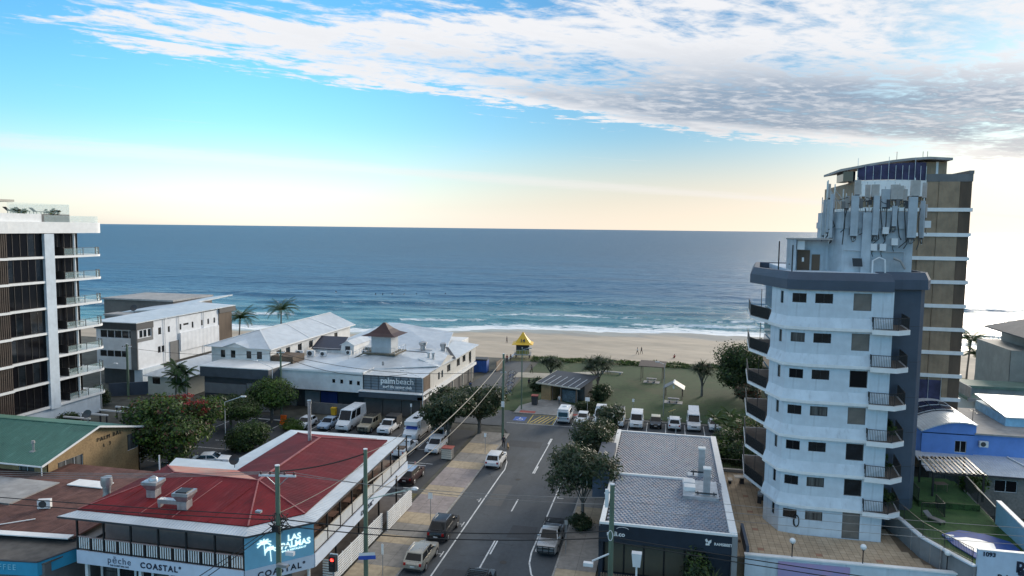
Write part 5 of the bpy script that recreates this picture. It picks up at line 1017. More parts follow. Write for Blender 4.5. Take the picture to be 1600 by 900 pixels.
# ------------------------------------------------------------------ surf club
def surf_club():
    t = thing('surf_club', 'rambling white surf life saving club with grey fascias and pagoda topped lookout', 'clubhouse', (-52, 108, 0)); slate = mat('slate_fascia', (.055, .065, .080), .6, var=.15, scale=.8); brown = mat('brown_roller_door', (.10, .085, .075), .7, var=.12, scale=1)
    # left wing: dark ground floor front, white upper floor with hipped roof
    MB().box(-71.6, -59.9, 98.4, 112, 0, 5.9).build('inner_wall', M_dark, t); MB().box(-71.8, -59.8, 97.6, 104, 5.2, 6.75).build('fascia', slate, t); MB().box(-71.9, -59.7, 97.5, 104, 6.75, 6.88).build('fascia_cap', M_white2, t)
    MB().box(-71.4, -64.0, 98.1, 98.4, 2.45, 4.1).build('grey_panel', M_grey2, t); MB().box(-63.8, -60.0, 97.9, 98.4, 2.2, 4.4).build('grey_panel', M_grey2, t); MB().box(-64.0, -63.4, 98.0, 98.4, 0, 2.45).build('pier', M_grey, t); MB().box(-61.5, -60.0, 98.05, 98.4, 0, 2.2).build('pier', M_grey, t)
    for k in range(9): MB().box(-71.3, -64.2, 98.15, 98.38, .1 + .25 * k, .24 + .25 * k).build('louvre', M_dark, t)
    MB().box(-71.3, -70.0, 97.2, 97.3, .1, 1.7).build('gate', M_grey2, t)
    block(t, -74.2, -63.4, 104, 134, 5.0, 8.95, M_weather, {'S': [(-72.5, 7.05, .85, 1.25, 0, 1), (-70.6, 7.05, .85, 1.25, 0, 1), (-67.7, 7.05, .9, 1.25, 0, 1), (-65.8, 7.05, .95, 1.25, 0, 1)], 'E': [(106, 6.9, 1.4, 1.3), (109, 6.9, 1.4, 1.3), (113, 6.9, 1.4, 1.3), (117, 6.9, 1.4, 1.3), (122, 6.9, 1.4, 1.3), (127, 6.9, 1.4, 1.3)]}, M_dark, M_glass, faces='SEW')
    e, rz = 8.95, 11.0; xl, xr, y0, y1, xm = -75.0, -62.7, 103.1, 135, -68.9; a, b_ = (xm, 110, rz), (xm, 136.5, rz)
    r = poly_part(t, 'roof', M_roofw, [(xl, y0, e), (xr, y0, e), a]); poly_part(t, 'roof_slope', M_roofw_y, [(xr, y0, e), (xr, y1, e), b_, a]); poly_part(t, 'roof_slope', M_roofw_y, [a, b_, (xl, y1, e), (xl, y0, e)])
    for p, q in ((a, b_), (a, (xl, y0, e)), (a, (xr, y0, e))): MB().bar((p[0], p[1], p[2] + .04), (q[0], q[1], q[2] + .04), .25, .05).build('ridge_cap', M_white2, r)
    MB().bar((xr - .1, 116, 9.05), (xm, 118.5, 11.04), .22, .05).build('ridge_cap', M_white2, r); MB().bar((xr - .1, 127, 9.05), (xm, 127.2, 11.04), .22, .05).build('ridge_cap', M_white2, r)
    MB().slab([(-71.6, 103.0, 8.97), (-69.2, 103.0, 9.75), (-69.2, 107.3, 9.9), (-71.6, 104.6, 9.2)], .08).slab([(-69.2, 103.0, 9.75), (-66.8, 103.0, 8.97), (-66.8, 104.6, 9.2), (-69.2, 107.3, 9.9)], .08).build('front_gablet', M_roofw, t); MB().add([(-71.4, 103.2, 8.9), (-67, 103.2, 8.9), (-69.2, 103.2, 9.62)], [(0, 1, 2)]).build('gablet_wall', M_weather, t)
    MB().box(-62.9, -62.6, 103.1, 135, 8.78, 8.94).build('gutter', M_white2, t); MB().box(-65, -64.6, 135, 135.4, 5, 8.9).build('verandah_post', M_dark, t)
    # middle: white wall over a shadowed undercroft
    block(t, -60.9, -45.7, 101, 118, 3.3, 6.4, M_weather, {'S': [(-50.85, 4.6, .5, .62, 0), (-49.5, 4.55, .5, .66, 0), (-48.0, 4.5, .52, .66, 0), (-46.7, 4.45, .5, .66, 0)]}, M_dark, M_glass, faces='SE')
    MB().box(-61.0, -45.6, 100.8, 118, 6.4, 6.55).build('flat_roof', M_roofw, t); MB().box(-61.0, -45.7, 100.75, 100.85, 6.25, 6.5).build('gutter', M_white2, t)
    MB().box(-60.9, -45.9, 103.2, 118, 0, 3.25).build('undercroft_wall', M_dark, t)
    for x0, x1, m in ((-60.6, -58.2, M_grey), (-56.6, -54.0, M_grey), (-53.8, -51.0, mat('deep_blue_tarp', (.02, .04, .16), .8))): MB().box(x0, x1, 102.95, 103.19, 0, 2.6).build('undercroft_panel', m, t)
    MB().box(-53.5, -45.9, 99.3, 99.55, 0, 1.75).build('low_fence_wall', M_grey2, t)
    # dark dormer roof and small gables on the flat roof
    MB().prism([(-61.8, 115.5), (-56.0, 115.5), (-56.0, 120), (-61.8, 120)], 6.5, 7.3).build('roof_box', M_weather, t); poly_part(t, 'dark_dormer_roof', mat('dark_blue_roof', (.03, .033, .055), .6), [(-62.0, 115.2, 7.2), (-56.4, 115.2, 7.2), (-57.6, 121, 8.6), (-63.0, 121, 8.6)], t=.1)
    MB().prism([(-56.2, 115.2), (-53.8, 115.2), (-53.8, 122), (-56.2, 122)], 6.5, 8.2).build('gable_room', M_weather, t); poly_part(t, 'gable_room_roof', M_roofw_y, [(-56.4, 115, 8.1), (-55.0, 115, 8.9), (-55, 122.5, 8.9), (-56.4, 122.5, 8.1)]); poly_part(t, 'gable_room_roof', M_roofw_y, [(-55.0, 115, 8.9), (-53.6, 115, 8.1), (-53.6, 122.5, 8.1), (-55, 122.5, 8.9)])
    MB().add([(-56.2, 115.18, 8.15), (-53.8, 115.18, 8.15), (-55, 115.18, 8.85)], [(0, 1, 2)]).build('gable_wall', M_weather, t); window(t, 'S', 115.2, -55.4, 7.0, .9, .9, M_dark, M_glass, 0, 0, -.06)
    MB().box(-63.3, -59.4, 104.2, 108, 6.56, 7.7).build('roof_screen', M_wood, t)
    # big white roof behind, facing the sea
    poly_part(t, 'back_roof', M_roofw, [(-56, 120, 7.2), (-38.5, 120, 6.6), (-41.0, 133, 8.5), (-52, 133, 9.9)], t=.15); poly_part(t, 'back_roof', M_roofw_y, [(-61.5, 124, 7.0), (-56, 120, 7.2), (-52, 133, 9.9), (-56.5, 138, 9.2)], t=.15); MB().box(-56, -39, 121, 137, 3, 7.0).build('back_wall', M_weather, t)
    # right block with sign screen
    MB().box(-45.7, -36.2, 101.4, 131, 0, 3.2).build('lower_wall', M_dark, t); MB().box(-45.9, -35.5, 99.9, 104, 2.95, 3.8).build('awning_fascia', slate, t); MB().box(-36.4, -35.4, 99.9, 130, 3.0, 3.45).build('awning_fascia', M_white2, t); MB().box(-46.0, -35.4, 99.8, 104, 3.8, 3.9).build('awning_cap', M_white2, t)
    for k in range(3): MB().box(-45.5 + 3.1 * k, -42.5 + 3.1 * k, 101.1, 101.4, 0, 2.95).build('roller_door', brown, t)
    sc = MB()
    for k in range(9): sc.box(-45.6 + 1.22 * k, -45.53 + 1.22 * k, 100.95, 101.02, 3.9, 6.2)
    for k in range(6): sc.box(-45.6, -35.8, 100.96, 101.0, 3.95 + .44 * k, 4.0 + .44 * k)
    sc.build('sign_frame', M_dark, t); MB().box(-45.6, -35.8, 101.02, 101.1, 3.9, 6.15).build('mesh_screen', mat('grey_blue_screen', (.16, .19, .22), .6, var=.15, scale=.8), t)
    text('palm', 1.25, M_white2, t, (-40.35, 100.93, 5.45), 0, .02, bold=.035, align='RIGHT'); text('beach', 1.25, M_white2, t, (-40.25, 100.93, 5.45), 0, .02, align='LEFT'); text('surf life saving club', .62, M_white2, t, (-40.0, 100.93, 4.55), 0, .02, bold=.012)
    # pavilion roof with lookout
    cx, cy = -46.7, 112.2; ev = [(-53.0, 106.6, 6.55), (-47.8, 103.6, 6.35), (-36.3, 108.6, 6.6), (-38, 118, 6.8), (-52, 118, 6.8)]
    for k in range(5): poly_part(t, 'pavilion_roof', M_roofw if k in (0, 3) else M_roofw_y, [ev[k], ev[(k + 1) % 5], (cx, cy, 8.2)], t=.1)
    MB().prism([(p[0] * .97 - 46 * .03, p[1] * .97 + 111 * .03) for p in ev], 5.4, 6.4).build('pavilion_wall', mat('pale_blue_grey_wall', (.40, .44, .47), .7, var=.08), t)
    poly_part(t, 'terrace_roof', M_roofw, [(-45.7, 101.3, 6.15), (-36.0, 101.3, 6.15), (-36.0, 109, 6.35), (-45.7, 105, 6.35)], t=.08); MB().cyl((-44.2, 105.4, 6.9), (-44.2, 105.4, 7.5), .2, n=8).build('roof_vent', M_conc, t)
    MB().prism([(cx - 2.9, cy - 2.6), (cx + 2.9, cy - 2.6), (cx + 2.9, cy + 2.6), (cx - 2.9, cy + 2.6)], 7.72, 7.95).build('lookout_platform', mat('mossy_timber', (.13, .115, .085), .9, var=.2), t); railing(t, [(cx - 2.8, cy - 2.5, 7.95), (cx + 2.8, cy - 2.5, 7.95), (cx + 2.8, cy + 2.5, 7.95)], 1.0, M_gal, .9, .03, 'lookout_railing'); railing(t, [(cx - 2.8, cy - 2.5, 7.95), (cx - 5.2, cy - 3.2, 6.5)], 1.0, M_gal, .6, .03, 'stair_railing')
    MB().bar((cx - 2.8, cy - 2.2, 7.85), (cx - 5.4, cy - 3.2, 6.4), .7, .12).build('lookout_stair', MATS['mossy_timber'], t)
    MB().box(cx - 1.75, cx + 1.75, cy - 1.6, cy + 1.6, 7.95, 11.0).build('lookout_cabin', mat('lookout_wall', (.50, .53, .56), .7, var=.06, streak=.1), t)
    hat = MB(); prof = [(3.0, 10.85), (2.0, 11.25), (1.15, 11.85), (.55, 12.45), (.2, 12.85)]
    for k in range(4):
        (ra, za), (rb, zb) = prof[k], prof[k + 1]; q = [(-1, -1), (1, -1), (1, 1), (-1, 1)]
        for j in range(4):
            (a0, b0), (a1, b1) = q[j], q[(j + 1) % 4]; hat.face([(cx + a0 * ra, cy + b0 * ra, za), (cx + a1 * ra, cy + b1 * ra, za), (cx + a1 * rb, cy + b1 * rb, zb), (cx + a0 * rb, cy + b0 * rb, zb)])
    hat.face([(cx - 3, cy - 3, 10.84), (cx - 3, cy + 3, 10.84), (cx + 3, cy + 3, 10.84), (cx + 3, cy - 3, 10.84)]); hat.face([(cx + a * .2, cy + b * .2, 12.85) for a, b in ((-1, -1), (1, -1), (1, 1), (-1, 1))]); hat.build('pagoda_roof', mat('maroon_roof', (.045, .018, .018), .6, var=.15), t)
    # street side: long cream wall with windows and gables, railings below
    wall(t, 'E', -36.0, 104.6, 131.5, 3.4, 6.3, M_cream if False else mat('cream_wall', (.55, .53, .49), .75, var=.08, streak=.15), [(108.6, 4.3, .9, 1.2, 0), (110.3, 4.3, .9, 1.2, 0), (113.4, 4.6, 1.9, 1.2), (119.0, 4.5, 1.9, 1.3), (122.6, 4.6, 1.9, 1.2), (126.8, 3.6, 1.6, 2.2, 0)], fm=M_dark, gm=M_glass2)
    for k in range(6): MB().box(-36.1, -35.95, 101.5 + .55 * k, 101.85 + .55 * k, 3.9, 6.1).build('timber_screen_board', M_timber, t)
    poly_part(t, 'street_roof', M_roofw_y, [(-36.0, 109, 6.4), (-35.5, 116, 6.5), (-40, 119, 7.6), (-40, 110, 7.4)], t=.1); poly_part(t, 'street_roof', M_roofw_y, [(-35.4, 116.3, 6.4), (-35.4, 131.8, 6.5), (-40, 131, 7.3), (-40, 119, 7.2)], t=.1); MB().add([(-35.97, 109, 6.2), (-35.97, 119.5, 6.2), (-35.97, 113.6, 7.6)], [(0, 1, 2)]).build('street_gable', MATS['cream_wall'], t); MB().bar((-35.5, 116, 6.6), (-38.8, 122, 7.4), .5, .1).build('roof_solar_strip', M_dark, t)
    for y in (104, 110, 116, 122, 128): MB().box(-35.9, -35.7, y - .1, y + .1, 0, 3.0).build('awning_post', M_cream, t)
    railing(t, [(-35.2, 101.0, .1), (-35.0, 107.5, .1)], 1.1, M_cream, 2.0, .05, 'ramp_railing'); railing(t, [(-33.9, 101.6, .1), (-33.9, 106.5, .1)], 1.1, M_cream, 2.0, .05, 'ramp_railing')
    for x, y, s in ((-43.0, 121, 1.0), (-39.0, 120.5, .8)): MB().lathe([(.5 * s, 6.9), (.5 * s, 7.6), (.75 * s, 7.9), (.75 * s, 8.3), (.4 * s, 8.5)], (x, y, 0), 12).build('roof_ventilator', M_gal, t, True)
    for x in (-38.9, -38.1): MB().lathe([(.22, 7.0), (.22, 7.8), (.3, 7.85), (.3, 8.05)], (x, 112.3, 0), 10).build('roof_flue', M_gal, t, True)
surf_club()
for i, (x, y, s) in enumerate(((-61.6, 110.4, 1.5), (-59.8, 111.0, 1.5), (-57.9, 111.8, 1.2), (-54.4, 114.4, 1.1), (-51.8, 115.3, 1.0))):
    ac_unit(x, y, 6.55, ('tall air conditioner nearest the dark roof screen of the club', 'tall air conditioner second from the dark roof screen', 'smaller air conditioner right of the two tall ones on the club roof', 'air conditioner in front of the small gable on the club roof', 'air conditioner beside the lookout stair')[i], .05, s, group='air conditioners on the surf club roof')

# ------------------------------------------------------------------ white holiday flats and cottage behind the left tower
def white_flats():
    t = thing('holiday_flats', 'long white flats with dark grey top corner and metal roof beside the left tower', 'apartment block', (-95, 120, 0)); pan = ribbed('white_wall_panel', (.70, .71, .73), 1.2, 'X', .6, amp=.25); pan2 = ribbed('white_wall_panel_y', (.70, .71, .73), 1.2, 'Y', .6, amp=.25)
    block(t, -100.5, -92.0, 108.0, 136, 3.0, 11.3, pan, {'S': [(-99.6 + 1.5 * k, 8.65, 1.4, 1.3, 0) for k in range(5)] + [(-99.8 + 1.5 * k, 5.2, 1.4, 1.1, 0) for k in range(4)], 'E': [(108.6, 8.7, .8, 1.3, 0), (109.6, 8.7, .8, 1.3, 0), (110.7, 8.7, .8, 1.3, 0), (113.4, 8.6, .8, 1.3, 0), (116, 8.7, .6, 1.1, 0), (119.3, 8.7, .55, 1.1, 0), (120.4, 9.4, 1.6, .4, 0), (122.9, 8.6, .55, 1.2, 0), (125.8, 8.7, .55, 1.1, 0), (127.8, 8.7, .6, 1.1, 0), (129.8, 8.7, .6, 1.1, 0), (113.2, 5.2, .75, 1.2, 0), (114.2, 5.2, .75, 1.2, 0), (116.8, 5.3, .8, 1.2, 0), (121.3, 5.4, 1.0, .7, 0), (123.0, 5.4, 2.2, .8, 0), (126.6, 5.4, 2.2, .8, 0)]}, M_dark, M_glass, faces='SEW')
    MB().box(-100.7, -91.8, 107.7, 112.0, 10.2, 11.5).build('dark_cornice', M_dark, t); MB().box(-91.99, -91.93, 108.1, 112, 7.95, 8.6).build('grey_band', M_grey2, t); MB().box(-91.995, -91.94, 111.6, 112, 8.6, 10.2).build('grey_band', M_grey2, t); MB().box(-93.2, -91.9, 107.85, 107.99, 3.0, 10.2).build('dark_corner_strip', M_grey2, t)
    poly_part(t, 'roof', M_roofw_y, [(-100.9, 107.5, 11.55), (-91.6, 107.5, 11.55), (-91.6, 137, 11.75), (-100.9, 137, 12.1)], t=.14); MB().box(-100, -91.7, 131.5, 137.2, 10.5, 11.5).build('dark_cornice', M_dark, t); MB().box(-92, -91.9, 131.5, 136, 3, 10.5).build('grey_end_wall', M_wood, t)
    MB().box(-92.0, -91.7, 119.2, 131.2, 4.6, 8.1).build('bay_wall', pan2, t); MB().box(-91.98, -91.9, 116.4, 118.9, 3.0, 6.8).build('recessed_entry', M_grey2, t)
    for y in (115.0, 118.9, 126.4): MB().cyl((-91.85, y, 3), (-91.85, y, 11.3), .06, n=6).build('downpipe', M_alum, t)
    MB().box(-100, -93.2, 109, 130, 0, 3.0).build('undercroft_wall', M_dark, t); MB().box(-93.2, -91.5, 108.5, 114, 0, 3.0).build('lower_wall', M_white, t); MB().prism([(-91.5, 100.5), (-91.2, 100.5), (-84.2, 104.8), (-84.4, 105.0)], 0, 2.2).build('grey_boundary_wall', M_navy, t)
white_flats()
for i, y in enumerate((114.6, 116.0)): ac_unit(-91.0, y, 3.05 - 3.05 + .02, ('air conditioner against the white flats nearest the street', 'second air conditioner against the white flats')[i], math.pi / 2, 1.3)
def far_flats():
    t = thing('beach_house', 'brown grey flat roofed house behind the white flats', 'house', (-118, 145, 0)); block(t, -126, -108, 138, 152, 0, 11.8, mat('taupe_wall', (.16, .14, .125), .8, var=.1), {'S': [(-116.5 + 1.0 * k, 8.2, .85, 1.6, 0) for k in range(4)]}, M_cream, M_curt, faces='SE'); MB().box(-126.3, -107.6, 137.6, 152, 11.8, 12.15).build('roof_edge', M_conc, t)
    poly_part(t, 'skillion_roof', M_roofw, [(-113, 128, 10.4), (-103, 130, 11.4), (-101, 150, 12.6), (-112, 150, 11.2)], t=.25); MB().box(-112.5, -103.2, 130.5, 148, 3, 10.3).build('side_wall', MATS['taupe_wall'], t); MB().box(-114, -104, 124.5, 128.5, 10.1, 10.4).build('flat_roof', M_conc, t)
far_flats()
o = thing('satellite_dish', 'dark satellite dish on the roof behind the white flats', 'satellite dish', (-109.5, 128.0, 10.35)); MB().cyl((0, 0, 0), (0, 0, .8), .04, n=6).build('stand', M_dark, o, world=False); dsh = MB().lathe([(.05, 0), (.5, .1), (.75, .26), (.72, .29), (.05, .03)], n=16).build('dish', M_dark, o, True, False); dsh.location = (0, 0, 1.0); dsh.rotation_euler = (R(60), 0, .3)
def cottage():
    t = thing('cottage', 'small pale weatherboard cottage with white hipped roof', 'house', (-82, 110, 0)); block(t, -86.2, -78.6, 103.4, 119, 0, 3.5, mat('pale_olive_board', (.55, .56, .50), .7, var=.05), {'S': [(-85.3, 1.9, 1.5, 1.3, 0), (-81.6, 1.9, 1.6, 1.4, 1)]}, M_black, M_glass, faces='SEW')
    a, b_ = (-82.4, 107.2, 5.3), (-82.4, 116, 5.3); x0, x1, y0, y1, e = -86.7, -78.1, 102.8, 119.6, 3.45
    poly_part(t, 'roof', M_roofw, [(x0, y0, e), (x1, y0, e), a]); poly_part(t, 'roof_slope', M_roofw_y, [(x1, y0, e), (x1, y1, e), b_, a]); poly_part(t, 'roof_slope', M_roofw_y, [a, b_, (x0, y1, e), (x0, y0, e)]); poly_part(t, 'roof_slope', M_roofw, [(x1, y1, e), (x0, y1, e), b_]); MB().bar((x0, y0 - .05, e - .08), (x1, y0 - .05, e - .08), .08, .14).build('gutter', M_white2, t)
cottage()

# ------------------------------------------------------------------ park buildings
def toilet_block():
    t = thing('toilet_block', 'park toilet block with dark sloping roof and pale battens', 'toilet block', (-16.5, 119.5, 0), R(-20)); L = lambda *a: a
    MB().box(-3.2, -1.4, -3.0, 3.2, 0, 2.7).build('wall', M_brick, t, world=False); MB().box(-1.4, 3.4, .2, 3.2, 0, 2.9).build('wall', M_grey2, t, world=False); MB().box(.4, 3.2, -2.2, -2.0, 0, 2.0).build('screen', mat('patterned_screen', (.11, .15, .17), .6, var=.5, scale=5), t, world=False)
    for x in (-1.3, .3, 3.2): MB().box(x - .08, x + .08, -2.6, -2.44, 0, 2.75).build('post', M_timber, t, world=False)
    MB().slab([(-4.0, -3.4, 2.85), (4.3, -3.4, 2.85), (4.3, 3.9, 3.75), (-4.0, 3.9, 3.75)], .12).build('roof', mat('charcoal_sheet', (.05, .052, .058), .55, var=.1), t, world=False)
    for k in range(6): MB().bar((-2.9 + 1.25 * k, -3.3, 2.9), (-2.9 + 1.25 * k, 1.2, 3.46), .09, .05).build('roof_batten', M_alum, t, world=False)
    MB().bar((-4.05, -3.45, 2.8), (4.35, -3.45, 2.8), .08, .2).bar((-4.05, -3.45, 2.8), (-4.05, 3.95, 3.7), .08, .2).build('fascia', M_cream, t, world=False)
toilet_block()
def park_shelter(x, y, w, d, h, label, gable=False, m=None):
    t = thing('picnic_shelter', label, 'shelter', (x, y, 0), R(-4))
    for sx in (-1, 1):
        for sy in (-1, 1): MB().box(sx * w * .4 - .06, sx * w * .4 + .06, sy * d * .4 - .06, sy * d * .4 + .06, 0, h).build('post', M_timber, t, world=False)
    if gable:
        for s in (-1, 1): MB().slab([(0, -d / 2, h + .9), (0, d / 2, h + .9), (s * w / 2, d / 2, h - .1), (s * w / 2, -d / 2, h - .1)][::-s], .08).build('roof_slope', m, t, world=False)
        MB().bar((0, -d / 2, h + .93), (0, d / 2, h + .93), .22, .06).build('ridge_cap', M_white2, t, world=False); MB().box(-.12, .12, -d * .42, -d * .4, h, h + .6).build('gable_post', M_white2, t, world=False)
    else: MB().slab([(-w / 2, -d / 2, h + .05), (w / 2, -d / 2, h + .05), (w / 2, d / 2, h + .45), (-w / 2, d / 2, h + .45)], .12).build('roof', m, t, world=False)
park_shelter(-2.4, 138.6, 5.0, 4.2, 3.0, 'brown flat roofed picnic shelter at the back of the park lawn', False, mat('brown_sheet', (.10, .075, .06), .7, var=.15)); park_shelter(1.6, 125.0, 3.6, 3.2, 1.9, 'small grey gabled barbecue shelter on the park lawn', True, mat('grey_sheet', (.15, .16, .17), .55, var=.1))
def picnic(x, y, label):
    t = thing('picnic_set', label, 'picnic table', (x, y, 0.02), R(-4)); MB().box(-.95, .95, -.4, .4, .68, .76).build('table_top', M_conc, t, world=False); MB().box(-1.5, 1.5, -1.0, 1.0, 0, .05).build('slab', M_conc, t, world=False)
    for s in (-1, 1): MB().box(-.95, .95, s * .75 - .16, s * .75 + .16, .4, .46).build('bench', M_conc, t, world=False); MB().box(s * .6 - .1, s * .6 + .1, -.7, .7, .05, .4).build('leg', M_grey2, t, world=False); MB().box(s * .6 - .08, s * .6 + .08, -.25, .25, .4, .68).build('trestle', M_grey2, t, world=False)
picnic(1.5, 121.2, 'concrete picnic table in front of the grey gabled shelter'); picnic(-2.5, 136.6, 'concrete picnic table under the brown shelter')
o = thing('concrete_bench', 'long low concrete bench by the dune beside the pandanus', 'bench', (-10.5, 142.5, 0), -.15); MB().box(-2.2, 2.2, -.35, .35, .36, .5).build('seat', M_conc, o, world=False); MB().box(-1.9, -1.6, -.25, .25, 0, .36).box(1.6, 1.9, -.25, .25, 0, .36).build('leg', M_conc, o, world=False)
o = thing('lifeguard_tower', 'yellow roofed lifeguard tower numbered 14 at the edge of the sand', 'lifeguard tower', (-31.5, 155.5, -.4), R(8)); yl = mat('lifeguard_yellow', (.72, .43, .03), .55, var=.06)
MB().box(-1.45, 1.45, -1.3, 1.3, 1.4, 3.7).build('cabin', mat('tower_charcoal', (.05, .045, .05), .6), o, world=False); MB().box(-1.5, 1.5, -1.34, -1.3, 1.35, 2.3).build('yellow_panel', mat('faded_yellow_panel', (.30, .26, .06), .7), o, world=False); MB().box(-1.9, 1.9, -1.9, 1.9, 1.2, 1.38).build('deck', M_conc, o, world=False)
for sx in (-1.5, 1.5):
    for sy in (-1.4, 1.4): MB().box(sx - .1, sx + .1, sy - .1, sy + .1, -.3, 1.2).build('stilt', M_timber, o, world=False)
hat = MB(); prof = [(2.35, 3.6), (1.65, 3.95), (1.0, 4.75), (.45, 5.6), (.08, 6.2)]; q = [(-1, -1), (1, -1), (1, 1), (-1, 1)]
for k in range(4):
    for j in range(4): hat.face([(q[j][0] * prof[k][0], q[j][1] * prof[k][0], prof[k][1]), (q[(j + 1) % 4][0] * prof[k][0], q[(j + 1) % 4][1] * prof[k][0], prof[k][1]), (q[(j + 1) % 4][0] * prof[k + 1][0], q[(j + 1) % 4][1] * prof[k + 1][0], prof[k + 1][1]), (q[j][0] * prof[k + 1][0], q[j][1] * prof[k + 1][0], prof[k + 1][1])])
hat.face([(-2.35, -2.35, 3.59), (-2.35, 2.35, 3.59), (2.35, 2.35, 3.59), (2.35, -2.35, 3.59)]); hat.build('yellow_roof', yl, o, world=False)
tx = text('14', 1.15, M_ink, o, origin(o) + Vector((0, 0, 0)), 0, .03, bold=.03); tx.location = (0, -1.6, 4.45); tx.rotation_euler = (R(50), 0, 0)
railing(o, [origin(o) + Vector(p) for p in ((-1.85, -1.85, 1.38), (1.85, -1.85, 1.38))], .9, M_white2, .6, .04); MB().bar((-1.9, -1.2, 1.3), (-3.3, -2.6, 0), .6, .1).build('stair', M_alum, o, world=False)
o = thing('skip_container', 'bright blue storage container at the end of the surf club', 'container', (-36.6, 137.6, .01), .05); cb = mat('container_blue', (.03, .10, .36), .55, var=.15, scale=1); MB().box(-1.3, 1.5, -1.2, 1.2, 0, 2.5).build('body', cb, o, world=False)
for k in range(3): MB().box(-1.3 + .95 * k, -.42 + .95 * k, -1.25, -1.2, .2, 2.35).build('door_panel', cb, o, world=False)
MB().box(-1.4, 1.6, -1.3, 1.3, 2.5, 2.75).build('lid', M_dark, o, world=False)
o = thing('timber_wall', 'dark timber fence beside the blue container', 'fence', (-33.4, 141, 0)); 
for k in range(8): MB().box(-.06 + .02 * k, .06 + .02 * k, .8 * k - 3, .8 * k - 2.25, 0, 2.0).build('board', M_timber, o, world=False)
# ------------------------------------------------------------------ vehicles
M_tyre = mat('tyre_rubber', (.012, .012, .013), .85); M_rim = mat('alloy_rim', (.42, .43, .45), .35, .7); M_cglass = mat('car_glass', (.008, .010, .012), .06, var=.3, spec=.35); M_trim = mat('black_trim', (.016, .016, .018), .6); M_tail = mat('tail_light_red', (.42, .012, .012), .25); M_head = mat('headlight_lens', (.62, .65, .68), .15, spec=.8); M_plate = mat('number_plate', (.68, .68, .66), .5)
def paintm(name, c, metal=0.0): return mat(name, c, .28, metal, var=.04, scale=.6, spec=.6)
P_white = paintm('paint_white', (.74, .75, .76)); P_black = paintm('paint_black', (.012, .013, .016)); P_gold = paintm('paint_champagne', (.42, .39, .33), .45); P_silver = paintm('paint_silver', (.40, .41, .42), .5); P_grey = paintm('paint_grey', (.13, .135, .14), .3); P_tan = paintm('paint_tan', (.36, .31, .22)); P_blue = paintm('paint_pale_blue', (.36, .46, .58), .3); P_cream = paintm('paint_cream', (.62, .56, .42)); P_maroon = paintm('paint_dark_red', (.035, .010, .012))
